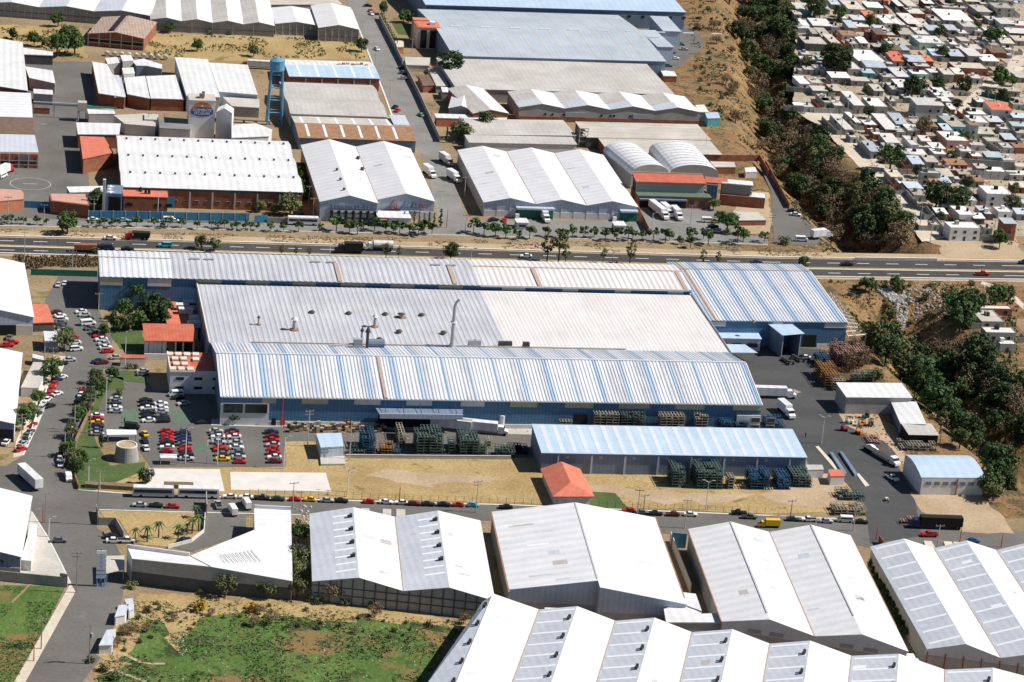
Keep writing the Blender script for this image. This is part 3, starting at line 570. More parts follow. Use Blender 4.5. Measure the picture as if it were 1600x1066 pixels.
for t, x in (('z6', 515), ('z6', 1215), ('z7', 150), ('z7', 1030)):
    u_ = F3.loc(t, x, 740)[0]; F3.part('rusty_roof_sheet', MB().slab([(u_ - .8, 0, h3 + .55), (u_ + .8, 0, h3 + .55), (u_ + .8, D3 * .6, h3 + 1.7), (u_ - .8, D3 * .6, h3 + 1.7)], .08), 'rust_stripe')
for t, x in (('z5', 1225), ('z5', 1312), ('z6', 385), ('z6', 480), ('z6', 1115), ('z6', 1208)):
    u_ = F3.loc(t, x, 640)[0] - 1.5; F3.box('ridge_vent', 'steel', u_ - 1.8, u_ + 1.8, D3 * .62 - .6, D3 * .62 + .6, h3 + 1.45, h3 + 2)
edges = [('z5', 621), ('z5', 760), ('z5', 913), ('z5', 1060), ('z5', 1213), ('z5', 1368), ('z5', 1518), ('z6', 92), ('z6', 232), ('z6', 378), ('z6', 528), ('z6', 680), ('z6', 832), ('z6', 980), ('z6', 1125), ('z6', 1275), ('z6', 1405)]
eu = [F3.loc(t, x, 745 if t == 'z5' else 770)[0] for t, x in edges]
for i in range(0, 16, 2): F3.box('translucent_panel', 'yellow_panel' if i != 2 else 'pale_panel', eu[i] + .05, eu[i + 1], -.14, -.01, h3 - (2.4 if i > 2 else 3.2), h3 - .3)
for xa, xb in ((-50, 92), (318, 415), (638, 735), (960, 1055)): F3.box('translucent_panel', 'pale_panel', F3.loc('z7', xa, 800)[0], F3.loc('z7', xb, 800)[0], -.14, -.01, h3 - 1.9, h3 - .3)
# right hall
h4 = 10.2; fl, fr, bl = Q('z7', 1203, 991), Q('z8', 490, 1003), Q('z7', 1018, 658)
t_ = Bld('x', None, None, fl, fr, bl, h4); D4 = t_.D; bpy.data.objects.remove(t_.root)
F4 = shed('factory_hall', 'right hall of the main factory with bold blue and white striped ribbed roof', 'factory hall', fl, fr, bl, h4, axis='u', prof=[(0, h4), (D4 * .8, h4 + 3.0), (D4, h4 + 1.6)], roof='rib_white', wall='blue_clad', side='slate_clad')
W4 = F4.W; xs4 = [F4.loc('z7', x, 991)[0] for x in (1203, 1245, 1305, 1335, 1375)]
sg = [(0, 2.6, 'rib_blue'), (2.6, 4.4, 'rust_stripe'), (4.4, 7.2, 'rib_white'), (7.2, 9.8, 'rib_blue')]
x = 9.8; 
while x + 9 < W4: sg += [(x, x + 6.4, 'rib_white'), (x + 6.4, x + 9, 'rib_blue')]; x += 9
sg.append((x, W4, 'rib_white'))
for i in (0, 1): ribbed(F4, i, 1.3, .22, sg)
F4.box('ridge_strip', 'rust_stripe', 0, W4, D4 * .8 - .2, D4 * .8 + .2, h4 + 3.3, h4 + 3.55)
for a, c in ((0, 7.5), (W4 - 9, W4 - .05), (26, 30)): F4.box('translucent_panel', 'pale_panel', a, c, -.14, -.01, h4 - 2.2, h4 - .3)
x0, x1 = F4.loc('m4', 228, 190, 0)[0], F4.loc('m4', 308, 190, 0)[0]; F4.box('roller_door', 'black', x0, x1, -.2, -.01, .05, 5)
F4.box('wall_base', 'white_wall', x1 + .5, W4 - .1, -.2, -.01, 0, 1.4)
# low annexe and canopies in front of the right hall
B_a = shed('annexe', 'low white office annexe with pale blue roof below the striped right hall', 'annexe', Q('m3', 1275, 112), Q('m3', 1535, 118), Q('m3', 1250, 82), 5, rise=.3, axis='u', n=0, roof='pale_blue_roof', wall='white_wall')
openings(B_a, [(1.0, 3.4, 1.6, 3.2), (5.4, 9, 1.6, 3.2), (11.4, 15.4, 1.6, 3.2)])
B_b = shed('loading_dock', 'blue walled loading dock with tilted pale blue roof among trucks', 'loading dock', Q('m4', 95, 92), Q('m4', 208, 86), Q('m4', -5, 30), 9, rise=.2, n=0, roof='pale_blue_roof', wall='slate_clad', ov=.8)
for o in [o for o in KIDS[B_b.root.name] if o.name.startswith('gable_wall')]: KIDS[B_b.root.name].remove(o); bpy.data.objects.remove(o)
B_b.box('dock_wall', 'pale_clad', B_b.W - .25, B_b.W - .01, 1, B_b.D - .5, 3.5, 8.6)
for x in (.2, B_b.W - .2): B_b.box('post', 'steel', x - .15, x + .15, 0, .3, 0, 9)
sp = P(*Q('m3', 1325, 200), 4); cp = thing('canopy', 'flat pale blue canopy at the right end of the middle hall', 'canopy', (sp.x, sp.y, 0))
MB().slab([(0, 0, 4), (12, 0, 4), (9, 8, 4.3), (-3, 8, 4.3)], .2).build('canopy_roof', 'pale_blue_roof', cp)
for x, y in ((.5, .4), (11, .4), (8, 7)): MB().box(x - .12, x + .12, y - .12, y + .12, 0, 3.8).build('post', 'steel', cp)
# lower blue roofed store
h5 = 7.3; fl, fr, bl = Q('m3', 187, 820), Q('m4', 236, 848), Q('m3', 140, 669)
t_ = Bld('x', None, None, fl, fr, bl, h5); D5 = t_.D; bpy.data.objects.remove(t_.root)
F5 = shed('long_store', 'long low store with pale blue and cream banded roof behind stacked racks', 'store', fl, fr, bl, h5, axis='u', prof=[(0, h5), (D5 * .96, h5 + 1.6), (D5, h5 + 1.4)], roof='pale_blue_roof', wall='slate_clad')
strips(F5, 0, 4.15, 1.5, .01, .99, 'pale_band', start=2.2)
columns(F5, [5.5 + 11.3 * k for k in range(9) if 5.5 + 11.3 * k < F5.W], 'pale_clad', .6, h5 - .5)
for k in range(7): F5.box('wall_vent', 'steel', 8 + 11.3 * k, 9.1 + 11.3 * k, -.12, -.01, h5 - 1.8, h5 - .8)
# ---------------------------------------------------------------- warehouses along the front road
def dupl(): pass
G1 = shed('warehouse', 'twin gabled white warehouse with gridded block wall and four dark vents on each ridge', 'warehouse', Q('b2', 302, 533), Q('b2', 1254, 637), Q('b2', 294, 182), 6.3, rise=2.7, n=2, roof=['galv_shade_roof', 'white_roof_long'], wall='grey_wall', BR=Q('b2', 1190, 215))
for i in (0, 2): strips(G1, i, 4.9, 1.0, .5, .95, start=3)
for k in range(4):
    for j in (0, 1):
        u_, v_ = (.25 + .5 * j) * G1.W - .9, G1.D * (.26 + .2 * k)
        z = on_slope(G1, u_, v_); mb = MB().box(u_ - .6, u_ + .3, v_ - .6, v_ + .6, z - .2, z + 1.0); mb.box(u_ - 1.2, u_ - .6, v_ - .4, v_ + .4, z - .4, z + .6); G1.part('roof_vent', mb, 'dark_metal')
columns(G1, [G1.W * (k + .5) / 16 for k in range(16)], 'dark_wall', .3)
for z in (2.6, 5.0): bandbox(G1, 'tie_beam', 'dark_wall', 0, G1.W, z, z + .25, .18)
t_ = Bld('x', None, None, Q('b3', -14, 577), Q('b3', 915, 655), (768, 801), 7.2, None, Q('b3', 762, 205)); RW2 = t_.W * .5
v1 = t_.loc('b3', 443, 530, 11.4); v2 = t_.loc('b3', 455, 565, 11.4); sk = t_.skew; bpy.data.objects.remove(t_.root); ja, jb, jc = 0, v1[1], v2[1]
G2 = shed('warehouse', 'largest plain white gabled warehouse with stepped front, between two alleys', 'warehouse', Q('b3', -14, 577), Q('b3', 915, 655), (768, 801), 7.2, rise=4.2, n=1, roof='white_roof_long', wall='grey_wall', BR=Q('b3', 762, 205), jog=[(ja, jb), (jc, sk)])
for a_, c_, j0, j1, z0, z1 in ((0, G2.W / 2, ja, jb, 7.1, 11.2), (G2.W / 2, G2.W, jc, sk, 11.2, 7.1)):
    G2.part('cladding', MB().hexa([(a_, j0 - .15, 3.4), (c_, j1 - .15, 3.4), (c_, j1 - .01, 3.4), (a_, j0 - .01, 3.4)], [(a_, j0 - .15, z0), (c_, j1 - .15, z1), (c_, j1 - .01, z1), (a_, j0 - .01, z0)]), 'pale_clad')
for sgn, u_ in ((-1, .08), (1, G2.W - .08)): G2.box('gutter', 'rust', u_ - .25 + (-.35 if sgn < 0 else .35), u_ + .25 + (-.35 if sgn < 0 else .35), -2, G2.D, 7.05, 7.35)
G2.part('ridge_cap', MB().box(G2.W / 2 - .25, G2.W / 2 + .25, 0, G2.D + .2, 11.52, 11.66), 'rib_grey')
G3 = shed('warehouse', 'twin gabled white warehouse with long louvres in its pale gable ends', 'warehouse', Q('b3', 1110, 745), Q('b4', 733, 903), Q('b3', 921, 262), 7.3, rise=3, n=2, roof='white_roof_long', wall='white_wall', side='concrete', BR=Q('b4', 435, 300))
for u0_ in (.14, .26, .64, .77):
    bandbox(G3, 'louvre', 'steel', G3.W * u0_, G3.W * (u0_ + .075), 5.2, 6.3, .16)
columns(G3, [G3.W * k / 8 for k in range(1, 8)], 'concrete', .3, 4.8); bandbox(G3, 'wall_band', 'concrete', .1, G3.W - .1, 0, 4.7)
for u_ in (.25, .75): G3.part('ridge_cap', MB().box(G3.W * u_ - .25, G3.W * u_ + .25, 0, G3.D + .2, 10.45, 10.6), 'rib_grey')
for u_ in (-.4, G3.W + .4): G3.box('gutter', 'rust', u_ - .2, u_ + .2, 0, G3.D, 7.1, 7.4)
fl, fr_ = P(*Q('b4', 843, 890), 7), P(*Q('b4', 1225, 938), 7)
G4 = shed('warehouse', 'triple gabled warehouse with grey and white roof bands cut by the right photo edge', 'warehouse', fl, fl + (fr_ - fl) * 3, P(*Q('b4', 545, 355), 7), 7, rise=3, n=3, BR=(1361.6 + 104 * 3, 855.3 + 9), roof=['galv_shade_roof', 'white_roof_long'], wall='white_wall', side='concrete')
for i in (0, 2, 4): strips(G4, i, 7.2, 1.0, .08, .96, start=2)
columns(G4, [G4.W * k / 12 for k in range(13)], 'mast_red', .3, 6); bandbox(G4, 'wall_band', 'concrete', .1, G4.W - .1, 0, 5)
# bottom saw of roofs: ridges run towards the viewer
va, vb = P(754, 941, 8), P(1476, 1048, 8); dd = vb - va
per = [0, .247, .405, .567, .725, .905, 1.09, 1.27]
pa, pb_ = P(770, 938, 8), P(730, 1067, 8)
dirr = Vector((pb_.x - pa.x, pb_.y - pa.y, 0)).normalized()
Wt = dd.length * 1.27; rz = math.atan2(dd.y, dd.x); ux = Vector((cs(rz), sn(rz), 0)); uy = Vector((-sn(rz), cs(rz), 0))
FLv = va - uy * 62
val = []
for x, y in ((754, 941), Q('b3', 135, 710), Q('b3', 540, 760), Q('b3', 947, 810), Q('b4', 10, 862), Q('b4', 440, 930), Q('b4', 932, 1005)):
    val.append((P(x, y, 8) - va).dot(ux))
rdg = [(P(x, y, 11) - va).dot(ux) for x, y in ((768, 937), Q('b3', 335, 690), Q('b3', 748, 738), Q('b3', 1160, 790), Q('b4', 222, 845), Q('b4', 690, 915), Q('b4', 1185, 985))]
prof = []
for v_, r_ in zip(val, rdg): prof += [(v_, 8), (max(r_, v_ + 2.5), 10.8)]
prof.append((Wt, 8)); prof = prof[1:]
G5 = shed('warehouse', 'saw row of white and grey gabled roofs filling the bottom right corner', 'warehouse', FLv, FLv + ux * Wt, va, 8, prof=prof, roof=['white_roof_long', 'galv_shade_roof'], wall='grey_wall', side='dark_wall')
uL = (P(668, 1067, 8) - FLv).dot(ux); vL = (P(668, 1067, 8) - FLv).dot(uy); r0_ = prof[0][0]; uF = uL * G5.D / max(1, G5.D - vL)
G5.part('roof_slope', MB().slab([(uF, 0, 8.16), (r0_, 0, 10.96), (r0_, G5.D, 10.96), (0, G5.D, 8.16)], .16), 'galv_shade_roof')
G5.part('side_wall', MB().hexa([(uF, 0, 0), (0, G5.D, 0), (.3, G5.D, 0), (uF + .3, 0, 0)], [(uF, 0, 8), (0, G5.D, 8), (.3, G5.D, 8), (uF + .3, 0, 8)]), 'black')  # end wall coloured black for the shadow on it
for k in range(8):
    v_ = 2 + 7.3 * k; a_ = uF + (0 - uF) * v_ / G5.D; G5.part('skylight_strip', MB().slab([(a_ * .8 + r0_ * .2, v_, 8.78), (r0_ * .97, v_, 10.95), (r0_ * .97, v_ + .9, 10.95), (a_ * .8 + r0_ * .2, v_ + .9, 8.78)], .08), 'skylight_sheet')
prof = [(0, 8)] + prof
for i in range(0, 14, 2):
    if i: strips(G5, i - 1, 7.3, 1.0, .05, .95, start=1.5)
    for k in range(5):
        u_, v_ = prof[i + 1][0] - 1.2, G5.D - 8 - 12.2 * k; z = prof[i + 1][1] - .3
        mb = MB().box(u_ - .5, u_ + .3, v_ - .9, v_ - .1, z - .2, z + 1.0); mb.box(u_ - .3, u_ + .5, v_ + .2, v_ + 1.0, z - .2, z + 1.2); G5.part('roof_vent', mb, 'dark_metal')
for k, b_ in enumerate((G1, G3, G4, G5)): weather(b_, k, (14, 16, 16, 30)[k])
weather(G2, 9, 12)
# link roofs between the warehouses
def slabthing(name, label, cat, pts, z, t=.3, m='white_roof', posts=True, t_=None, wall=None, inset=.15):
    w_ = [P(*(Q(t_, *p) if t_ else p), z if not isinstance(z, (list, tuple)) else z[i]) for i, p in enumerate(pts)]
    o = w_[0].copy(); o.z = 0; r = thing(name, label, cat, o); L_ = [p - o for p in w_]
    area = sum(L_[i - 1].x * L_[i].y - L_[i].x * L_[i - 1].y for i in range(len(L_)))
    if area < 0: L_.reverse()
    MB().slab(L_, t).build('roof', m, r); c = sum(L_, Vector()) / len(L_)
    if wall:
        I = [Vector((c.x + (p.x - c.x) * (1 - inset * .3), c.y + (p.y - c.y) * (1 - inset * .3), p.z)) for p in L_]
        for a, b in zip(I, I[1:] + I[:1]):
            n_ = Vector((b.y - a.y, a.x - b.x, 0)).normalized() * -.25
            MB().hexa([(a.x, a.y, 0), (b.x, b.y, 0), (b.x + n_.x, b.y + n_.y, 0), (a.x + n_.x, a.y + n_.y, 0)], [a - Vector((0, 0, t)), b - Vector((0, 0, t)), b + n_ - Vector((0, 0, t)), a + n_ - Vector((0, 0, t))]).build('wall', wall, r)
    elif posts:
        for p in L_:
            x, y = c.x + (p.x - c.x) * .93, c.y + (p.y - c.y) * .93; MB().box(x - .12, x + .12, y - .12, y + .12, 0, p.z - t).build('post', 'steel', r)
    return r, L_
slabthing('link_roof', 'white flat link roof bridging the alley between the two large warehouses', 'link roof', [(800, 680), (915, 645), (1000, 705), (1105, 700), (1112, 750), (812, 750)], 6, t_='b3', posts=False, wall='grey_wall')
slabthing('link_roof', 'narrow white strip roof beside the stepped warehouse gable', 'link roof', [(903, 592), (968, 600), (1000, 690), (918, 660)], 6.4, t_='b3', wall='white_wall')
slabthing('link_roof', 'small white roof tucked behind the stepped warehouse and saw roofs', 'link roof', [(172, 672), (292, 676), (300, 702), (175, 700)], 5, t_='b3', wall='grey_wall')
slabthing('lean_to', 'small white lean-to at the foot of the warehouse with louvres', 'lean-to', [(632, 908), (768, 915), (800, 955), (690, 935)], 4, t_='b4', wall='white_wall')
for k, ((x0, y0), (x1, y1)) in enumerate((((668, 152), (713, 192)), ((740, 153), (787, 195)), ((555, 148), (598, 165)))):
    slabthing('porch_roof', 'pale porch roof behind the vented warehouse facing the road, %s' % ('left of the pair', 'right of the pair', 'nearest the left ridge')[k], 'porch roof', [(x0, y0), (x1, y0 + 2), (x1, y1), (x0, y1)], 4, t_='b2', m='concrete')
for k, x0 in enumerate((820, 925, 975)): slabthing('porch_roof', 'cream porch roof at the rear of the right edge warehouse, %s from left' % ordw(k + 1), 'porch roof', [(x0, 320 + k * 3), (x0 + 42, 322 + k * 3), (x0 + 62, 360), (x0 + 12, 352)], 4, t_='b4', m='cream_wall')
# angled warehouse
A3 = [P(*Q('b1', 697, 415), 8), P(*Q('b1', 1110, 457), 8.6), P(*Q('b2', 193, 533), 6.2), P(*Q('b2', 184, 160), 6.6), P(*Q('b1', 1340, 150), 6.6), P(*Q('b1', 1342, 262), 8), P(*Q('b1', 1000, 400), 8), P(*Q('b1', 672, 356), 8)]
o = Vector((A3[0].x, A3[0].y, 0)); aw = thing('warehouse', 'angled white roofed warehouse with dark two tone wall beside the palm garden', 'warehouse', o)
L_ = [p - o for p in A3]
for tri in ((0, 1, 6, 7), (1, 2, 6), (6, 2, 5), (2, 3, 4, 5)): MB().slab([L_[i] for i in tri], .2).build('roof_slope', 'white_roof_long', aw)
for i in range(8):
    a, b = L_[i], L_[(i + 1) % 8]; n_ = Vector((b.y - a.y, a.x - b.x, 0)).normalized() * -.3; dz = Vector((0, 0, .2))
    lo = lambda p, z: Vector((p.x, p.y, z))
    MB().hexa([lo(a, 0), lo(b, 0), lo(b + n_, 0), lo(a + n_, 0)], [lo(a, 4), lo(b, 4), lo(b + n_, 4), lo(a + n_, 4)]).build('lower_wall', 'dark_wall' if i < 2 else 'grey_wall', aw)
    MB().hexa([lo(a, 4.002), lo(b, 4.002), lo(b + n_, 4.002), lo(a + n_, 4.002)], [a - dz, b - dz, b + n_ - dz, a + n_ - dz]).build('upper_wall', 'grey_wall' if i < 2 else 'white_wall', aw)
for i, j in ((7, 6), (3, 4)):
    a, b = L_[i], L_[j]; n_ = Vector((b.y - a.y, a.x - b.x, 0)).normalized() * .4; MB().hexa([a, b, b + n_, a + n_], [p + Vector((0, 0, 1.1)) for p in (a, b, b + n_, a + n_)]).build('parapet', 'white_wall', aw)
for k in range(9):
    a = L_[6].lerp(L_[5], .35 + .05 * k) ; c = L_[1].lerp(L_[2], .30 + .06 * k); MB().bar(a.lerp(c, .35) + Vector((0, 0, .1)), a.lerp(c, .62) + Vector((0, 0, .1)), .1).build('roof_seam', 'fibre_white', aw)
MB().bar(L_[1] + Vector((0, 0, .1)), L_[6] + Vector((0, 0, .1)), .12).build('roof_seam', 'rib_grey', aw)
# left edge buildings
def polybuild(name, label, cat, pts, z, t_, m, wall, **k): return slabthing(name, label, cat, pts, z, t_=t_, m=m, wall=wall, inset=.08, **k)
a_, b_, c_ = P(*Q('b1', 108, 405), 6.5), P(*Q('b1', 165, 88), 6.5), P(*Q('b1', 0, 372), 6.5)
g_ = (b_ - a_).normalized(); FLv = a_ - Vector((g_.y, -g_.x, 0)) * 36
H1 = shed('warehouse', 'white roofed warehouse at the left edge above the lower green field', 'warehouse', FLv, a_, FLv + (b_ - a_), 6.5, rise=4.2, n=1, roof='white_roof_long', wall='slate_clad', side='grey_wall')
H1.box('wall_band', 'grey_wall', 0, H1.W, -.25, -.01, 0, 3); columns(H1, [H1.W - 2 - 4.2 * k for k in range(8)], 'dark_wall', .25, 3)
def text(root, s, size, loc, m, depth=.05, rz=0, al='LEFT', name='lettering'):
    cu = bpy.data.curves.new(name, 'FONT'); cu.body = s; cu.size = size; cu.extrude = depth; cu.align_x = al; o = bpy.data.objects.new(name, cu); C.objects.link(o)
    cu.materials.append(M[m]); 
    me = bpy.data.meshes.new_from_object(o); bpy.data.objects.remove(o); o = bpy.data.objects.new(name, me); C.objects.link(o)
    o.rotation_euler = (math.pi / 2, 0, rz); o.location = loc; o.parent = root; KIDS.setdefault(root.name, []).append(o); return o
text(H1.root, '-79', 1.7, (H1.W - 7, -.12, 4.1), 'black')
slabthing('lean_to', 'long narrow white lean-to along the left edge warehouse', 'lean-to', [(163, 232), (196, 236), (165, 428), (110, 420)], 3.6, t_='b1', wall='white_wall')
a_, b_, c_ = P(*Q('m1', 88, 640), 6.5), P(*Q('m1', 134, 206), 6.5), P(*Q('m1', 0, 620), 6.5); g_ = (b_ - a_).normalized(); FLv = a_ - Vector((g_.y, -g_.x, 0)) * 34
H2 = shed('warehouse', 'blank white warehouse at the left edge with cars under its canopy', 'warehouse', FLv, a_, FLv + (b_ - a_), 6.5, rise=3.4, n=1, roof='white_roof_long', wall='slate_clad', side='white_wall')
H2.box('dark_opening', 'black', H2.W * .3, H2.W - .3, -.2, -.01, 0, 4.4)
a_, b_, c_ = P(*Q('z5', 205, 970), 7), P(*Q('z5', 146, 640), 7), P(*Q('z5', 0, 918), 7); g_ = (b_ - a_).normalized(); FLv = a_ - Vector((g_.y, -g_.x, 0)) * 36
H3 = shed('warehouse', 'tall white warehouse at the left edge just below the highway', 'warehouse', FLv, a_, FLv + (b_ - a_), 7, rise=4.2, n=1, roof='white_roof_long', wall='pale_clad', side='grey_wall')
H3.box('dark_opening', 'black', H3.W * .4, H3.W - 6, -.2, -.01, 0, 4); H3.box('wall_base', 'cream_wall', H3.W - 6, H3.W - .3, -.24, -.02, 0, 4)
polybuild('office', 'small red roofed office beside the tall left edge warehouse', 'office', [(198, 888), (292, 890), (335, 1000), (205, 1005)], 3.6, 'z5', 'red_tile', 'dark_wall')
polybuild('guard_booth', 'pale blue roofed guard booth between left road and car yard', 'guard booth', [(268, 68), (352, 72), (360, 130), (275, 128)], 4.2, 'm1', 'white_roof', 'slate_clad')
polybuild('annexe', 'flat concrete annexe along the left road behind kerb trees', 'annexe', [(205, 260), (298, 262), (240, 420), (128, 416)], 3.4, 'm1', 'concrete', 'white_wall')
polybuild('shelter', 'small white bus shelter roof beside the left car yard', 'shelter', [(200, 208), (268, 225), (272, 248), (200, 232)], 2.8, 'm1', 'white_roof', 'grey_wall')
# ---------------------------------------------------------------- north side of the highway
N1 = shed('factory', 'long brick food plant with three vaulted white roofs dotted with round vents', 'factory', Q('z5', 752, 166), Q('z6', 287, 200), Q('z1', 700, 838), 8.6, axis='u', rise=2.0, n=3, roof='white_roof', wall='brick', side='brick')
for r_ in range(3):
    for k in range(12):
        vent(N1, N1.W * (.05 + .083 * k), N1.D * (r_ + .5) / 3 + .6, .42, .9)
columns(N1, [N1.W * k / 8 for k in range(1, 8)], 'concrete', .7, 7.4)
N1.box('wall_band', 'dark_wall', .2, N1.W - .2, -.25, -.01, 7.5, 8.3)
openings(N1, [(4 + 4.4 * k, 5.6 + 4.4 * k, 2.6, 3.5) for k in range(16)])
x0 = N1.loc('z5', 1035, 250, 4)[0]; N1.box('door', 'fence_blue', x0, x0 + 3, -.4, -.26, 0, 5)
x0, x1 = N1.loc('z5', 758, 170, 8)[0], N1.loc('z5', 1030, 190, 8)[0]
NB = thing('office', 'low brick office in front of the food plant, twin black vents on top', 'office', N1.o + N1.ux * x0 - N1.uy * 9, N1.rz)
MB().box(0, x1 - x0, 0, 8.6, 0, 7.2).build('wall', 'brick', NB); MB().box(-.1, x1 - x0 + .1, -.1, 8.7, 7.2, 7.5).build('roof', 'red_tile', NB)
for k in (1.2, 13, 17.5): MB().box(k, k + 2.6, -.1, -.004, 3.2, 4.6).build('window', 'glass', NB)
for k in (9.2, 10.6): MB().cyl((k, 4), .55, 7.5, 9.6, 8).build('vent', 'black', NB)
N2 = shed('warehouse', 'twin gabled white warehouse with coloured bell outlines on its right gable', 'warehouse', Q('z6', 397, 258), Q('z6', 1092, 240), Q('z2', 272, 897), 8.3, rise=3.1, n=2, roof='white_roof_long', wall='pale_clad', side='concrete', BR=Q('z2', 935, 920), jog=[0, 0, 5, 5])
w2 = N2.W
N2.box('sign_panel', 'slate_clad', 4.5, w2 / 2 - .5, -.3, -.02, 5.3, 7.5)
mb = MB(); q = random.Random(3); x = 5.2   # the sign's letters are too blurred to read: pale strokes of their size
while x < w2 / 2 - 2:
    if q.random() < .88:
        mb.box(x, x + .22, -.35, -.305, 5.75, 7.1)
        if q.random() < .7: mb.box(x + .23, x + .75, -.35, -.305, 6.9, 7.1)
        if q.random() < .6: mb.box(x + .23, x + .75, -.35, -.305, 5.75, 5.95)
        if q.random() < .5: mb.box(x + .76, x + .96, -.35, -.305, 5.75, 7.1)
    x += 1.25
N2.part('sign_lettering', mb, 'pale_clad')
N2.box('white_wall_band', 'white_wall', 4.5, w2 / 2 - .3, -.28, -.02, 0, 5)
for k in range(7): N2.box('dark_fin', 'black', 4.4 + k * (w2 / 2 - 6) / 6, 5.5 + k * (w2 / 2 - 6) / 6, -.7, -.3, 0, 4.9)
for k in range(2): N2.box('window_band', 'glass_pale', 5.6, w2 / 2 - 1, -.34, -.285, 1.2 + 2.1 * k, 1.9 + 2.1 * k)
for k, (fx, c, s_) in enumerate(((.30, 'car_red', 1.0), (.50, 'car_blue', .8), (.65, 'car_dark green', .72), (.79, 'car_red', .62))):
    u_ = w2 / 2 + w2 / 2 * fx; mb = MB(); pts = [(-1.7, -1.2), (-1.1, -.6), (-1.0, .5), (-.7, 1.3), (0, 1.8), (.7, 1.3), (1, .5), (1.1, -.6), (1.7, -1.2), (.6, -1.1), (0, -1.5), (-.6, -1.1)]
    for (x, z), (x2, z2) in zip(pts, pts[1:] + pts[:1]): mb.bar((u_ + x * s_ * 1.1, 4.8, 6.2 + z * s_ * 1.1), (u_ + x2 * s_ * 1.1, 4.8, 6.2 + z2 * s_ * 1.1), .15)
    N2.part('painted_outline', mb, c)
N2.box('white_wall_band', 'white_wall', w2 / 2 + 10, w2 - .1, 4.7, 4.98, 0, 3.6); N2.box('dark_opening', 'black', w2 / 2 + 2, w2 / 2 + 9, 4.7, 4.98, 0, 4); N2.box('canopy', 'slate_clad', w2 / 2 + 10, w2 - 6, 3, 4.98, 3.8, 4.2)
for k in range(3): vent(N2, w2 * .25 - 1.5, N2.D * (.1 + .17 * k), .5, 1)
for k in range(2): vent(N2, w2 * .5 - 1.5, N2.D * (.55 + .2 * k), .7, 1.4)
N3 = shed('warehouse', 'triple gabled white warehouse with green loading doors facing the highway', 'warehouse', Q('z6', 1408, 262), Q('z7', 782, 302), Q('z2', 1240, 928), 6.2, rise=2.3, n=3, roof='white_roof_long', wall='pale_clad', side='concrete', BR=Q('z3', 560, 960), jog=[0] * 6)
N3.box('white_wall_band', 'white_wall', .1, N3.W - .1, -.2, -.01, 0, 2.8)
for ta, tb in ((('z7', 35), ('z7', 258)), (('z7', 665), ('z7', 775))):
    x0, x1 = N3.loc(ta[0], ta[1], 300, 5)[0], N3.loc(tb[0], tb[1], 300, 5)[0]; x1 = min(x1, N3.W - .3)
    N3.box('dock_door', 'green_door', x0, x1, -1.6, -.21, 0, 4.2); N3.box('dock_canopy', 'pale_clad', x0 - .3, x1 + .3, -3, -.21, 4.3, 5.1)
openings(N3, [(1.2 + 3.4 * k, 3.2 + 3.4 * k, 1.5, 2.5) for k in range(3)])
columns(N3, [N3.W * k / 12 for k in range(1, 12)], 'steel', .25, 6)
weather(N2, 21, 10); weather(N3, 22, 14)
# barrel vaults
def barrel(name, label, FL, FR, BL, h, ri, group):
    b = Bld(name, label, 'warehouse', FL, FR, BL, h, group); n = 12; b.axis = 'v'
    arc = [(b.W / 2 - b.W / 2 * cs(math.pi * k / n), h + ri * sn(math.pi * k / n) ** .85) for k in range(n + 1)]; b.prof = arc
    mb = MB()
    for (x, z), (x2, z2) in zip(arc, arc[1:]): mb.hexa([(x, 0, z), (x2, 0, z2), (x2, b.D, z2), (x, b.D, z)], [(x, 0, z + .15), (x2, 0, z2 + .15), (x2, b.D, z2 + .15), (x, b.D, z + .15)])
    b.part('vault_roof', mb, 'white_roof_long')
    for k in range(9):
        mb = MB(); v_ = b.D * (k + .5) / 9
        for (x, z), (x2, z2) in zip(arc, arc[1:]): mb.hexa([(x, v_, z + .16), (x2, v_, z2 + .16), (x2, v_ + .3, z2 + .16), (x, v_ + .3, z + .16)], [(x, v_, z + .3), (x2, v_, z2 + .3), (x2, v_ + .3, z2 + .3), (x, v_ + .3, z + .3)])
        b.part('roof_rib', mb, 'rib_grey')
    for v_ in (0, b.D - .3): b.part('end_wall', MB().hexa([(x, v_, 0) for x in (0, b.W)] + [(b.W, v_ + .3, 0), (0, v_ + .3, 0)], [(0, v_, h), (b.W, v_, h), (b.W, v_ + .3, h), (0, v_ + .3, h)]), 'grey_wall'); b.part('tympanum', MB().hexa([(x, v_, z) for x, z in arc], [(x, v_ + .3, z) for x, z in arc]), 'grey_wall')
    for x in (0, b.W - .3): b.box('side_wall', 'grey_wall', x, x + .3, .3, b.D - .3, 0, h)
    return b
barrel('vaulted_warehouse', 'left of two white barrel vaulted sheds behind the red roofed office', Q('z7', 737, 92), Q('z7', 965, 88), Q('z3', 600, 935), 6.5, 4.6, 'barrel vaulted sheds')
barrel('vaulted_warehouse', 'right of two white barrel vaulted sheds behind the red roofed office', Q('z7', 972, 88), Q('z7', 1275, 95), Q('z3', 885, 925), 6.5, 4.6, 'barrel vaulted sheds')
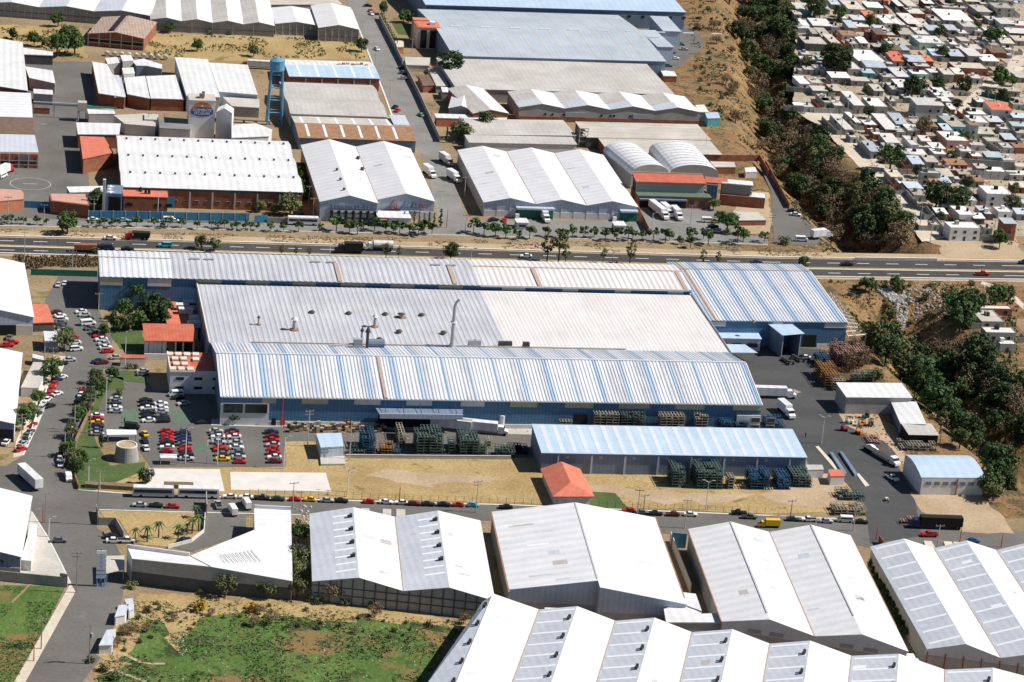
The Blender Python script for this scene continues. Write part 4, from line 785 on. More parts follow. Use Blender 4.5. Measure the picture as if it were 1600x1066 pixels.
# lattice fronted office
OF = Bld('office', 'office with red tiled roof and white lattice screen above a brick loading dock', 'office', Q('z7', 765, 205), Q('z7', 1215, 218), Q('z7', 740, 90), 5.0); W_ = OF.W
OF.box('lower_wall', 'brick', 0, W_, -4.5, 10, 0, 5); OF.box('deck_roof', 'green_paint', -.2, W_ + .2, -4.7, .9, 5.0, 5.4); OF.box('upper_wall', 'black', 0, W_ - 2, 1, 8, 5.4, 10.2)
mb = MB(); nx_ = 26; wd_ = (W_ - 2) / nx_
for i in range(nx_):
    for j in range(3):
        x, z = i * wd_, 5.5 + j * 1.5
        mb.bar((x, .85, z), (x + wd_, .85, z + 1.5), .1).bar((x + wd_, .85, z), (x, .85, z + 1.5), .1)
    mb.bar((i * wd_, .85, 5.5), (i * wd_, .85, 10), .09)
for j in range(4): mb.bar((0, .85, 5.5 + j * 1.5), (W_ - 2, .85, 5.5 + j * 1.5), .11)
OF.part('lattice_screen', mb, 'pole_white')
OF.part('red_roof', MB().slab([(-.5, .2, 10.3), (W_ - 1.6, .2, 10.3), (W_ - 1.6, 8.5, 11.8), (-.5, 8.5, 11.8)], .3), 'red_roof'); OF.box('roof_parapet', 'pink_wall', -.5, W_ - 1.6, 8.6, 9.1, 10, 12.2)
OF.box('dock_opening', 'black', 1, W_ * .66, -4.75, -4.51, 0, 3.6); OF.box('dock_canopy', 'slate_clad', .5, W_ * .66, -6.2, -4.78, 3.7, 4.3)
for x in (W_ * .70, W_ * .85): OF.box('window', 'glass', x, x + 2.4, -4.6, -4.503, 1.6, 3.6)
OG = Bld('office', 'right wing of the lattice office with white roof and blue tube stair', 'office', Q('z7', 1290, 205), Q('z7', 1478, 222), Q('z7', 1290, 120), 5); W_ = OG.W
OG.box('lower_wall', 'brick', 0, W_ + 6, -1.5, 6, 0, 4.8); OG.box('upper_wall', 'black', 0, W_, 0, 6, 5, 9.5); OG.box('white_roof_slab', 'white_roof', -.2, W_ + .2, -.2, 6.2, 9.5, 9.9)
mb = MB(); nx_ = 11; wd_ = W_ / nx_
for i in range(nx_):
    for j in range(3): x, z = i * wd_, 5.1 + j * 1.45; mb.bar((x, -.1, z), (x + wd_, -.1, z + 1.45), .13).bar((x + wd_, -.1, z), (x, -.1, z + 1.45), .13)
OG.part('lattice_screen', mb, 'pole_white'); OG.part('red_roof', MB().slab([(-7.5, -.5, 9.6), (2.5, -.5, 9.6), (2.5, 5, 10.6), (-7.5, 5, 10.6)], .3), 'red_roof')
OG.box('deck_roof', 'white_roof', W_ - 1, W_ + 6, -1.6, 5, 4.85, 5.1)
mb = MB()
for x in (-6.5, -5, -3.5, -2): mb.bar((x, -2.2, 0), (x, -2.2, 9.4), .16, 6)
for z in (2, 4.4, 6.6, 9): mb.bar((-6.8, -2.2, z), (-1.7, -2.2, z), .14, 6)
OG.part('tube_stair_frame', mb, 'tower_blue'); OG.box('glass_stairwell', 'glass_pale', -6.4, -2, -1.6, 1, 0, 9)
# mid rows
def row(name, label, cat, tA, FL, FR, BL, h, **k): return shed(name, label, cat, Q(tA, *FL), Q(tA, *FR), Q(tA, *BL), h, **k)
N5 = row('warehouse', 'older pinkish fibre cement roofed row of five gables behind the four gabled warehouse', 'warehouse', 'z3', (20, 626), (1118, 656), (-60, 566), 6.6, rise=1.6, n=4, roof=['fibre_white', 'white_roof_long'], wall='grey_wall')
N4 = row('warehouse', 'four gabled white warehouse with brick lower wall and grey gables', 'warehouse', 'z3', (45, 662), (1158, 692), (30, 630), 6.8, rise=2.0, n=4, roof=['galv_shade_roof', 'white_roof_long'], wall='grey_wall')
N4.box('brick_base', 'brick', .1, N4.W - .1, -.25, -.01, 0, 2.4)
for f in (.255, .63): N4.box('shutter', 'steel', N4.W * f, N4.W * (f + .11), -.3, -.02, 2.5, 5)
for f in (.14, .18, .24, .45, .50, .52, .61): N4.box('window', 'black', N4.W * f, N4.W * f + 1.0, -.12, -.01, 3.3, 4.2)
row('warehouse', 'white gabled workshop with old tile patches left of the four gabled row', 'warehouse', 'z2', (1340, 700), (1556, 700), (1272, 548), 6.5, rise=1.8, n=1, roof=['fibre_white', 'white_roof_long'], wall='brick')
row('warehouse', 'small white gabled workshop standing in front of a tree by the cross street', 'warehouse', 'z2', (1190, 668), (1340, 682), (1150, 580), 5.5, rise=1.8, n=1, roof='white_roof_long', wall='grey_wall')
row('warehouse', 'low long flat grey store with stairs frame beside it, behind triple gabled warehouse', 'warehouse', 'z3', (-250, 832), (392, 838), (-265, 748), 5.5, axis='u', rise=.8, n=0, roof='fibre_white', wall='grey_wall')
row('warehouse', 'low white walled store with four small black windows', 'warehouse', 'z3', (-262, 880), (398, 893), (-262, 842), 5.0, axis='u', rise=.5, n=0, roof='fibre_white', wall='white_wall')
row('warehouse', 'long low concrete roofed store behind the barrel vaults', 'warehouse', 'z3', (465, 848), (1225, 865), (462, 762), 5.2, axis='u', rise=.6, n=0, roof='fibre_roof', wall='dark_wall')
row('warehouse', 'concrete roofed brick store nearest the ravine behind the right vault', 'warehouse', 'z3', (600, 940), (1292, 955), (555, 858), 4.4, axis='u', rise=.5, n=0, roof='fibre_roof', wall='brick')
row('warehouse', 'vast mottled grey concrete roofed warehouse below the big blue roof', 'warehouse', 'z3', (-340, 548), (1000, 585), (-395, 368), 6.4, axis='u', rise=.6, n=0, roof='fibre_white', wall='grey_wall')
N6 = row('warehouse', 'huge pale blue metal roof with thin light ribs near the top of the photo', 'warehouse', 'z3', (-360, 345), (948, 380), (-455, 62), 8.5, axis='u', rise=3, n=1, roof='big_blue_roof', wall='slate_clad')
strips(N6, 0, 8.2, .55, .02, .98, 'fibre_white', start=3); strips(N6, 1, 8.2, .55, .02, .98, 'fibre_white', start=3)
for k in range(10): N6.box('ridge_vent', 'skylight_sheet', 8 + 16 * k, 14 + 16 * k, N6.D / 2 - .6, N6.D / 2 + .2, 11.7, 12.1)
row('annexe', 'stepped blue roofed annexe at the right end of the huge blue roof', 'annexe', 'z3', (935, 192), (1042, 196), (1000, 112), 8.3, axis='u', rise=.5, n=0, roof='big_blue_roof', wall='pale_clad')
row('annexe', 'smaller grey walled step of the huge blue roof beside parked cars', 'annexe', 'z3', (900, 290), (996, 292), (945, 196), 8.3, axis='u', rise=.5, n=0, roof='big_blue_roof', wall='pale_clad')
N7 = row('warehouse', 'pale blue roofed warehouse with dark vented wall cut by the top edge', 'warehouse', 'z3', (-530, 30), (1068, 76), (-560, -180), 10, axis='u', rise=3, n=1, roof='pale_blue_roof', wall='slate_clad')
for k in range(22): N7.box('wall_vent', 'black', 3 + 8 * k, 4.8 + 8 * k, -.12, -.01, 6.2, 7.4)
# office tower beige, left of blue roof
T1 = Bld('office_building', 'beige four storey office with two tall dark glass strips and red roof terrace', 'office building', Q('z2', 1000, 175), Q('z2', 1145, 180), Q('z2', 955, 105), 11)
T1.box('wall', 'cream_wall', 0, T1.W, 0, 14, 0, 11); T1.box('parapet', 'orange_wall', -.1, T1.W + .1, -.1, 14.1, 11, 11.5); T1.box('roof_terrace', 'red_tile', .6, T1.W - .6, .6, 13.4, 11.5, 11.7)
for x in (1.6, 6.6): 
    f = T1.box('glass_strip', 'black', x, x + 3.2, -.25, -.01, .5, 10.2)
    for k in range(4): MB().box(x, x + 3.2, -.3, -.255, 2.6 + 2.4 * k, 2.75 + 2.4 * k).build('mullion', 'dark_metal', f)
T1.box('stair_block', 'orange_wall', 0, 8, 14.2, 20, 0, 12); T1.box('roof_unit', 'white_wall', 7, 10, 5, 8, 11.75, 13.2)
# west block
N8 = row('warehouse', 'white and blue roofed brick warehouse with rusty debris at its right end', 'warehouse', 'z2', (208, 472), (762, 486), (176, 370), 6.5, axis='u', rise=1.6, n=1, roof=['pale_blue_roof', 'white_roof'], wall='brick')
strips(N8, 0, 9, 1.0, .05, .95, start=5); columns(N8, [8 * k for k in range(1, 6)], 'concrete', .4, 6)
for k in range(7): N8.box('debris', 'rust' if k % 2 else 'concrete', N8.W * .60 + k * 2.3, N8.W * .60 + k * 2.3 + 1.5, N8.D * .6 + k % 3, N8.D * .6 + k % 3 + 1.6, 7.4, 8.6)
N9 = row('warehouse', 'double pitched grey fibre cement roofed warehouse beside the cross street', 'warehouse', 'z2', (215, 702), (806, 722), (150, 508), 7, axis='u', rise=1.6, n=2, roof='fibre_white', wall='grey_wall')
N10 = row('warehouse', 'rusty brown roofed warehouse with eight white skylight strips', 'warehouse', 'z2', (268, 850), (985, 872), (210, 706), 5.6, axis='u', rise=1.4, n=1, roof=['rust', 'fibre_roof'], wall='slate_clad')
strips(N10, 0, 8.1, 1.1, .1, .92, start=4); strips(N10, 1, 8.1, 1.1, .02, .7, start=3)
N10.box('repair_patch', 'galv_shade_roof', N10.W * .86, N10.W, N10.D * .52, N10.D * .95, 7.2, 7.5)
# food plant yard buildings
for nm, lb, pts, z, m, wl in (
    ('workshop', 'white roofed workshop block left of the sign tower, nearest the dark yard', [(568, 380), (660, 395), (770, 600), (608, 575)], 6, 'white_roof', 'brick'),
    ('workshop', 'white roofed middle workshop with two small rusty vents', [(765, 480), (895, 468), (925, 608), (785, 580)], 6, 'white_roof', 'brick'),
    ('workshop', 'white roofed workshop right of the middle one, brick front wall', [(900, 470), (1085, 462), (1135, 612), (930, 606)], 6.2, 'white_roof', 'brick'),
    ('workshop', 'pale grey narrow roof strip between two white workshops', [(670, 460), (745, 465), (776, 596), (705, 598)], 5.6, 'galv_shade_roof', 'brick'),
    ('workshop', 'small white roofs behind the workshops, left of three', [(648, 358), (722, 352), (745, 385), (665, 396)], 6.2, 'white_roof', 'grey_wall'),
    ('workshop', 'small raised white roof behind the workshops, centre of three', [(742, 340), (806, 338), (824, 372), (756, 378)], 7.5, 'white_roof', 'grey_wall'),
    ('workshop', 'small white roof behind the workshops, right of three', [(815, 375), (885, 362), (1000, 398), (1000, 425), (900, 405), (840, 404)], 6.2, 'white_roof', 'slate_clad'),
    ('penthouse', 'little white cube room standing on the middle workshop roofs', [(752, 420), (822, 416), (832, 452), (762, 456)], 7.5, 'white_roof', 'white_wall'),
    ('workshop', 'tall blank white roofed hall behind the sign tower', [(1078, 352), (1282, 366), (1358, 600), (1150, 590)], 8, 'white_roof', 'white_wall'),
    ('workshop', 'white low gabled hall with three thin vents right of the sign tower', [(1290, 386), (1528, 400), (1590, 585), (1350, 565)], 7, 'white_roof', 'pale_clad'),
    ('annexe', 'tan flat roofed annexe in front of the low gabled hall', [(1375, 598), (1600, 612), (1600, 665), (1430, 655)], 5, 'concrete', 'grey_wall'),
    ('annexe', 'wide white flat roof just behind the vaulted food plant', [(470, 755), (745, 762), (735, 830), (480, 828)], 6.6, 'white_roof', 'brick'),
    ('annexe', 'red terrace roofed brick block at the left end of the food plant', [(492, 840), (642, 845), (700, 940), (510, 980)], 7, 'red_tile', 'brick'),
    ('annexe', 'small pale box room beside the conveyor near the yard', [(538, 672), (700, 672), (712, 702), (545, 702)], 5, 'white_roof', 'concrete'),
    ('annexe', 'white parapet box room left of the sign tower', [(890, 700), (975, 705), (985, 740), (890, 735)], 6, 'concrete', 'white_wall'),
    ('annexe', 'flat grey tank deck beside the foot of the sign tower', [(975, 720), (1170, 735), (1175, 800), (985, 790)], 6.5, 'pale_asphalt', 'white_wall'),
    ('annexe', 'low white flat roof with small rooms left of the tank deck', [(700, 710), (890, 700), (960, 760), (960, 780), (770, 765)], 5.2, 'concrete', 'white_wall'),
    ('annexe', 'white flat roof right of the sign tower with rust streak', [(1435, 770), (1579, 760), (1680, 800), (1660, 840), (1430, 850)], 7.5, 'white_roof', 'white_wall'),
    ('warehouse', 'white gabled warehouse in the upper left corner of the photo', [(-120, 215), (140, 262), (172, 560), (-120, 515)], 7.5, 'white_roof', 'brick'),
    ('warehouse', 'white roofed warehouse second down on the left edge', [(-120, 560), (190, 575), (202, 725), (-120, 716)], 7, 'white_roof_long', 'brick'),
    ('warehouse', 'dark brown roofed warehouse on the left edge with three round vents', [(-120, 716), (203, 728), (218, 830), (-120, 822)], 6.6, 'brown_roof', 'brick'),
    ('warehouse', 'pale roofed brick warehouse lowest on the left edge above the playing circle', [(-120, 824), (215, 832), (238, 940), (-120, 935)], 6.6, 'galv_shade_roof', 'brick'),
    ('shed', 'small white roofed shed right of the upper left warehouse, rear', [(140, 295), (325, 320), (328, 342), (145, 335)], 5, 'white_roof', 'dark_wall'),
    ('shed', 'large white awning roof right of the upper left warehouse', [(155, 410), (325, 436), (342, 515), (180, 480)], 5.5, 'white_roof', 'grey_wall'),
    ('shed', 'narrow white awning over machinery in the left yard', [(205, 548), (325, 556), (328, 584), (208, 576)], 5, 'white_roof', 'steel'),
    ('shed', 'low brick lean-to beside the pipe bridge in the left yard', [(203, 648), (305, 652), (308, 668), (205, 664)], 3, 'brown_roof', 'brick')):
    polybuild(nm, lb, nm.replace('_', ' '), pts, z, 'z1', m, wl)
for x0, x1, y, lb in ((-100, 238, 950, None),):
    pass
b = Bld('brick_block', 'brick block with concrete frame and long dark windows at the left yard edge', 'brick block', Q('z1', -60, 945), Q('z1', 236, 952), Q('z1', -60, 930), 6.4)
b.box('wall', 'brick', 0, b.W, 0, 4, 0, 6.3); b.box('window_band', 'glass', 1, b.W - 1, -.12, -.01, 2.0, 3.0); b.box('window', 'glass_pale', b.W * .62, b.W * .84, -.2, -.01, 3.8, 5.8)
for k in range(6): b.box('frame_post', 'concrete', b.W * k / 5 - .2, b.W * k / 5 + .2, -.25, -.13, 0, 6.3)
for z in (1.5, 3.3): b.box('frame_beam', 'concrete', .2, b.W - .2, -.3, -.26, z, z + .25)
# sign tower and white tower
p = P(*Q('z1', 1185, 838), 0)
TW = Bld('sign_tower', 'tall white silo tower with blue CLEMENTE JACQUES logo near its top', 'tower', Q('z1', 1168, 622), Q('z1', 1330, 628), Q('z1', 1165, 560), 17.5)
W_ = TW.W; TW.box('wall', 'white_wall', 0, W_, 0, 11, 0, 17.5); TW.box('roof_slab', 'concrete', -.2, W_ + .2, -.2, 11.2, 17.5, 17.9)
TW.box('roof_motor', 'rust', W_ * .4, W_ * .4 + 2, 3, 5, 17.9, 20); TW.box('roof_motor', 'dark_metal', W_ * .5, W_ * .5 + 1.2, 5, 6.2, 17.9, 20.5)
mb = MB(); n_ = 24; cx, cz = W_ / 2, 12.6
MB().hexa([(cx + 5.2 * cs(2 * math.pi * k / n_), -.08, cz + 2.3 * abs(sn(2 * math.pi * k / n_)) ** .8 * (1 if sn(2 * math.pi * k / n_) > 0 else -1)) for k in range(n_)][::-1], [(cx + 5.2 * cs(2 * math.pi * k / n_), -.004, cz + 2.3 * abs(sn(2 * math.pi * k / n_)) ** .8 * (1 if sn(2 * math.pi * k / n_) > 0 else -1)) for k in range(n_)][::-1]).build('logo_oval', 'car_blue', TW.root)
MB().hexa([(cx + 4.6 * cs(math.pi * k / 12), -.04, cz + .9 + 3.7 * sn(math.pi * k / 12)) for k in range(13)], [(cx + 4.6 * cs(math.pi * k / 12), -.003, cz + .9 + 3.7 * sn(math.pi * k / 12)) for k in range(13)]).build('logo_arch', 'car_orange', TW.root)
text(TW.root, 'CLEMENTE', 1.75, (cx, -.13, cz + .1), 'paint_white', .03, al='CENTER'); text(TW.root, 'JACQUES', 1.75, (cx, -.13, cz - 1.35), 'paint_white', .03, al='CENTER')
MB().hexa([(cx + x * .35, -.14, cz + 2.6 + z * .35) for x, z in ((-1.2, -1), (1, -1), (1.6, .6), (.7, 0), (.2, 1.4), (-.6, 2), (-.4, .4), (-1.5, .2))], [(cx + x * .35, -.09, cz + 2.6 + z * .35) for x, z in ((-1.2, -1), (1, -1), (1.6, .6), (.7, 0), (.2, 1.4), (-.6, 2), (-.4, .4), (-1.5, .2))]).build('logo_bird', 'paint_white', TW.root)
b = Bld('silo_block', 'lower white silo block with gabled top attached right of the sign tower', 'silo block', Q('z1', 1335, 690), Q('z1', 1432, 698), Q('z1', 1335, 640), 13)
b.box('wall', 'white_wall', 0, b.W, 0, 8, 0, 13); b.part('roof', MB().hexa([(0, 0, 13), (b.W, 0, 13), (b.W / 2, 0, 15)], [(0, 8, 13), (b.W, 8, 13), (b.W / 2, 8, 15)]), 'white_roof')
# slate pylon wall, blue fence, brick gatehouse
b = Bld('display_wall', 'dark blue wall with white star shapes and a tall pale pylon', 'display wall', Q('z5', 655, 205), Q('z5', 752, 210), Q('z5', 650, 60), 9)
b.box('wall', 'slate_clad', 0, b.W, 0, 12, 0, 9); b.box('entrance', 'black', 1, b.W - .5, -.1, -.01, 0, 7.6); b.box('pylon', 'pole_white', -1.4, -.3, -1, .4, 0, 15)
def star(x, z, s_): b.part('star', MB().hexa([(x + s_ * (1.6 if k % 2 == 0 else .6) * cs(math.pi * k / 4), 1 + z + s_ * (1.6 if k % 2 == 0 else .6) * sn(math.pi * k / 4), 9.02) for k in range(8)], [(x + s_ * (1.6 if k % 2 == 0 else .6) * cs(math.pi * k / 4), 1 + z + s_ * (1.6 if k % 2 == 0 else .6) * sn(math.pi * k / 4), 9.15) for k in range(8)]), 'paint_white')
star(1.5, 8.5, 1.1); star(1.2, 4.8, .9); star(1.8, .8, 1.2)
b = Bld('gatehouse', 'orange brick gatehouse with flat pink terrace beside the blue fence', 'gatehouse', Q('z5', 310, 260), Q('z5', 540, 262), Q('z5', 305, 195), 4)
b.part('wall', MB().hexa([(0, -3, 0), (b.W, -9, 0), (b.W, 7, 0), (0, 7, 0)], [(0, -3, 5.5), (b.W, -9, 5.5), (b.W, 7, 5.5), (0, 7, 5.5)]), 'brick'); b.part('roof_terrace', MB().hexa([(.5, -2.4, 5.51), (b.W - .5, -8, 5.51), (b.W - .5, 6.5, 5.51), (.5, 6.5, 5.51)], [(.5, -2.4, 5.6), (b.W - .5, -8, 5.6), (b.W - .5, 6.5, 5.6), (.5, 6.5, 5.6)]), 'pink_wall')
polybuild('gatehouse', 'orange walled gatehouse with pink terrace cut by the left photo edge', 'gatehouse', [(-100, 172), (130, 185), (146, 205), (146, 240), (-100, 262)], 5, 'z5', 'pink_wall', 'orange_wall')
polybuild('shed', 'long white corrugated awning behind the brick gatehouse', 'shed', [(410, 165), (640, 160), (645, 195), (430, 200)], 4.5, 'z5', 'white_roof', 'grey_wall')
# brick ruin top left
RB = row('brick_hall', 'old brick hall with reddish tile roof split by a dark gap, in dry lot', 'brick hall', 'z1', (545, 208), (886, 240), (450, 90), 6.2, rise=2.0, n=1, roof='old_tile', wall='brick')
columns(RB, [RB.W * k / 5 for k in range(6)], 'concrete', .5)
for z in (2, 3.9): RB.box('frame_beam', 'concrete', 0, RB.W, -.3, -.225, z, z + .3)
RB.box('window_band', 'black', .5, RB.W - .5, -.12, -.01, 2.4, 3.7); RB.box('roof_gap', 'black', RB.W * .36, RB.W * .44, 3, RB.D, 7.8, 8.7)
# top left rows of gabled stores
def exr(t, pts, k):  # extend FR
    a, b_ = P(*Q(t, *pts[0]), 7), P(*Q(t, *pts[1]), 7); return a, a + (b_ - a) * k
a, b2 = P(*Q('z1', 920, 97), 6.5), P(*Q('z1', 240, 45), 6.5); d = (a - b2); FLv = a - d * 1.5
TA = shed('warehouse', 'grey gabled store row with gridded block wall across the upper left', 'warehouse', FLv, a, FLv + Vector((-d.y, d.x, 0)).normalized() * 70, 6.5, rise=1.6, n=3, roof=['galv_shade_roof', 'white_roof_long'], wall='block_wall')
columns(TA, [TA.W * k / 24 for k in range(25)], 'concrete', .35); TA.box('tie_beam', 'dark_wall', 0, TA.W, -.15, -.006, 3, 3.3)
TB = shed('warehouse', 'four gabled pale store row behind the dry lot, right of the block walled row', 'warehouse', Q('z1', 930, 122), Q('z2', 112, 160), Q('z1', 885, -120), 6, rise=1.5, n=4, roof=['fibre_white', 'white_roof_long'], wall='block_wall')
TC = shed('warehouse', 'small single gabled store between two store rows, pinkish edge trim', 'warehouse', Q('z2', 122, 147), Q('z2', 380, 158), Q('z2', 80, 50), 5.8, rise=1.5, n=1, roof='white_roof_long', wall='block_wall')
TD = shed('warehouse', 'tallest single gabled store at the corner of the cross street', 'warehouse', Q('z2', 388, 172), Q('z2', 634, 183), Q('z2', 320, 35), 7, rise=2.0, n=1, roof='white_roof_long', wall='block_wall')
TE = row('shed', 'low yellowish roofed shed at the top edge left of the cross street', 'shed', 'z2', (60, 30), (530, 28), (60, 5), 4, axis='u', rise=.3, n=0, roof='fibre_roof', wall='block_wall')
for bb in (TB, TC, TD): bb.box('tie_beam', 'dark_wall', 0, bb.W, -.15, -.006, 2.6, 2.85); columns(bb, [bb.W * k / 6 for k in range(7)], 'concrete', .3)
# right of cross street odds
for nm, lb, pts, z, m, wl in (
    ('house', 'brown roofed house beside the cross street wall', [(1000, 465), (1065, 460), (1105, 525), (1030, 530)], 3.6, 'brown_roof', 'brick'),
    ('workshop', 'narrow grey roofed workshop with a red car on top side', [(1058, 418), (1130, 420), (1190, 530), (1112, 530)], 4, 'fibre_white', 'grey_wall'),
    ('office', 'flat grey roofed office with yellow wall by the cross street', [(915, 350), (1075, 356), (1072, 405), (925, 400)], 3.6, 'concrete', 'cream_wall'),
    ('office', 'flat walled house with patio beside the lawn by the cross street', [(855, 250), (910, 252), (912, 290), (870, 290)], 3.4, 'cream_wall', 'orange_wall'),
    ('workshop', 'white flat roof among reddish yards right of the cross street', [(1140, 535), (1265, 545), (1275, 572), (1150, 568)], 4.2, 'white_roof', 'grey_wall'),
    ('workshop', 'reddish yard roof below the small white workshop', [(1200, 735), (1480, 742), (1485, 825), (1250, 820)], 1.4, 'pink_wall', 'brick'),
    ('workshop', 'long pale awning above the reddish yard', [(1100, 700), (1545, 715), (1548, 740), (1110, 726)], 4.4, 'white_roof', 'orange_wall'),
    ('workshop', 'brick walled store with cream roof at the street corner', [(1330, 828), (1600, 828), (1600, 880), (1345, 878)], 4.6, 'fibre_white', 'brick'),
    ('workshop', 'small white annexe between the four gabled warehouse and ravine', [(1130, 648), (1185, 645), (1215, 692), (1155, 690)], 5, 'white_roof', 'grey_wall')):
    polybuild(nm, lb, nm, pts, z, 'z2' if 'between the four' not in lb else 'z3', m, wl)
for nm, lb, pts, z, m, wl in (
    ('shed', 'pale blue roofed shed perched above the ravine', [(1190, 695), (1270, 692), (1285, 728), (1205, 730)], 4.5, 'pale_blue_roof', 'teal_wall'),
    ('shed', 'small white roofed brick shed beside the hill car park', [(915, 432), (1000, 440), (1018, 470), (935, 468)], 3.5, 'white_roof', 'brick'),
    ('shed', 'brown roofed shed in the walled yard right of the vaults', [(1220, 995), (1370, 1000), (1382, 1030), (1250, 1030)], 3.5, 'fibre_roof', 'brick'),
    ('shed', 'white roofed shed in the corner of the walled yard', [(1435, 1035), (1500, 1030), (1512, 1060), (1440, 1062)], 3, 'white_roof', 'white_wall')):
    polybuild(nm, lb, nm, pts, z, 'z3', m, wl)
b = polybuild('shed', 'flat orange brick shed on the beige lot beside the truck lot', 'shed', [(1362, 318), (1520, 322), (1570, 370), (1400, 372)], 2.6, 'z7', 'concrete', 'brick')
# kiosks in front of triple gabled warehouse
for k, (x, y) in enumerate(((30, 430), (632, 448), (818 - 800, 0))[:2]):
    p = P(*Q('z7', x, y)); kk = thing('gate_booth', 'small white gate booth with flat roof, %s of two before the green doors' % ('left', 'right')[k], 'gate booth', p, 0, 'white gate booths')
    MB().box(0, 4.6, 0, 4, 0, 3).build('wall', 'white_wall', kk); MB().box(-.4, 5, -.4, 6, 3, 3.3).build('roof', 'white_roof', kk); MB().box(.8, 3.8, -.08, -.003, 1.2, 2.2).build('window', 'glass', kk); MB().box(0, 1.6, 5, 6, 0, 5.2).build('tank_stand', 'white_wall', kk)
p = P(*Q('z6', 820, 415)); kk = thing('gate_booth', 'white gate house between the twin gabled warehouse and the service road', 'gate booth', p)
MB().box(0, 9, 0, 7, 0, 4).build('wall', 'white_wall', kk); MB().box(-5, 9.3, -.3, 9, 4, 4.3).build('roof', 'white_roof', kk); MB().box(1, 4, -.1, -.003, 1.5, 2.8).build('window', 'glass', kk)
# water tower
a = P(*Q('z2', 65, 760)); b_ = P(*Q('z2', 158, 765)); o = (a + b_) / 2; wt = thing('water_tower', 'blue steel water tower with flat tank on four braced legs', 'water tower', o)
r = (b_ - a).length / 2; hh = 26; lg = [(-r, -r * .8), (r, -r * .8), (r, r * .8), (-r, r * .8)]; K = .72
for x, y in lg: MB().bar((x, y, 0), (x * K, y * K, hh), .45, 6).build('leg', 'tower_blue', wt)
for z in (6, 12, 18, 24):
    q_ = 1 - (1 - K) * z / hh; pts = [Vector((x * q_, y * q_, z)) for x, y in lg]
    for i in range(4): MB().bar(pts[i], pts[(i + 1) % 4], .32).build('brace', 'tower_blue', wt)
MB().cyl((0, 0), r * 1.0, hh, hh + 4.5, 14).build('tank', 'tower_blue', wt); MB().cyl((0, 0), r * 1.05, hh + 4.5, hh + 6, 14, .5).build('tank_lid', 'tower_blue', wt)
# admin block of the main factory
for nm, lb, pts, z, m, wl in (('office', 'low red terrace roof block beside the big garden tree', [(880, 1040 - 985), (1215, 70), (1215, 72), (880, 58)], 5, 'red_roof', 'white_wall'),)[:0]: pass
AD = Bld('office', 'red roofed entrance hall with tall dark windows between white columns', 'office', Q('m1', 905, 125), Q('m1', 1195, 128), Q('m1', 887, 55), 6.5); W_ = AD.W
AD.box('glass_wall', 'glass', .2, W_, .8, 1.0, 0, 6.4); AD.box('wall', 'white_wall', 0, W_, 1.01, AD.D, 0, 6.4); AD.part('roof', MB().slab([(-.8, -.8, 6.6), (W_ + .8, -.8, 6.6), (W_ + .8, AD.D + .5, 8.4), (-.8, AD.D + .5, 8.4)], .35), 'red_roof')
for f in (0, .10, .19, .28, .38, .62, .78, 1): AD.box('column', 'white_wall', W_ * f - (.7 if f < .4 else .25), W_ * f + (.7 if f < .4 else .25), -.2, .75, 0, 6.4)
AD.box('parapet_wall', 'white_wall', -.8, W_ * .5, -3, -2.6, 0, 2.4)
AE = Bld('office', 'white two storey office whose red roof carries ten square skylights', 'office', Q('m1', 1050, 322), Q('m1', 1240, 325), Q('m1', 1025, 200), 8); W_ = AE.W + 9
AE.box('wall', 'white_wall', 0, W_, 0, AE.D, 0, 8); AE.box('roof', 'red_roof', .3, W_ - .1, .3, AE.D - .3, 8, 8.2); AE.box('parapet', 'white_wall', -.15, W_, -.15, .25, 8, 8.5); AE.box('parapet', 'white_wall', -.15, .25, .26, AE.D, 8, 8.5)
for k, (x, y) in enumerate(((1048, 212), (1100, 213), (1154, 214), (1208, 215), (1080, 240), (1133, 241), (1208, 244), (1088, 272), (1140, 273), (1066, 302), (1120, 303), (1175, 304))):
    u_, v_ = AE.loc('m1', x, y, 8.6); f = AE.box('skylight', 'cream_wall', u_ - 1.1, u_ + 1.1, v_ - 1.5, v_ + 1.5, 8.2, 9.0)
for z in (1.8, 5.2):
    for k in range(4): AE.box('window', 'glass', 2 + k * 6.3, 4.8 + k * 6.3, -.1, -.004, z, z + 1.0)
polybuild('gatehouse', 'small red roofed gatehouse at the factory entrance', 'gatehouse', [(745, 212), (895, 216), (897, 236), (740, 234)], 3.2, 'm1', 'red_roof', 'white_wall')
polybuild('office', 'red terrace roofed office with white rooms behind the garden tree', 'office', [(985, 870), (1215, 880), (1225, 1045), (1040, 1040)], 4.2, 'z5', 'red_tile', 'white_wall')
polybuild('annexe', 'narrow white roof at the foot of the rear factory hall', 'annexe', [(955, 842), (1135, 850), (1135, 872), (960, 868)], 3.6, 'z5', 'white_roof', 'white_wall')
for k, (x, y, w_) in enumerate(((1130, 905, 9), (1090, 925, 7), (1170, 930, 7), (1105, 950, 5), (1170, 1000, 6), (1160, 1035, 8))):
    p = P(*Q('z5', x, y), 4.4); rr = thing('roof_room', 'small white room and duct on the red office terrace, %s from the top' % ordw(k + 1), 'roof room', p); MB().box(0, w_, 0, 2.4, 0, 1.8).build('wall', 'white_wall', rr); MB().box(-.2, w_ + .2, -.2, 2.6, 1.8, 2.0).build('roof', 'white_roof', rr)
p = P(*Q('m1', 783, 890)); tk = thing('water_tank', 'round concrete water tank with open sandy top on the car park corner', 'water tank', p + Vector((0, 4.2, 0))); tk.scale = (.86, .86, .78)
MB().cyl((0, 0), 4.7, 0, 6.2, 32, 3.9).build('tank_wall', 'block_wall', tk)
mb = MB(); n_ = 32
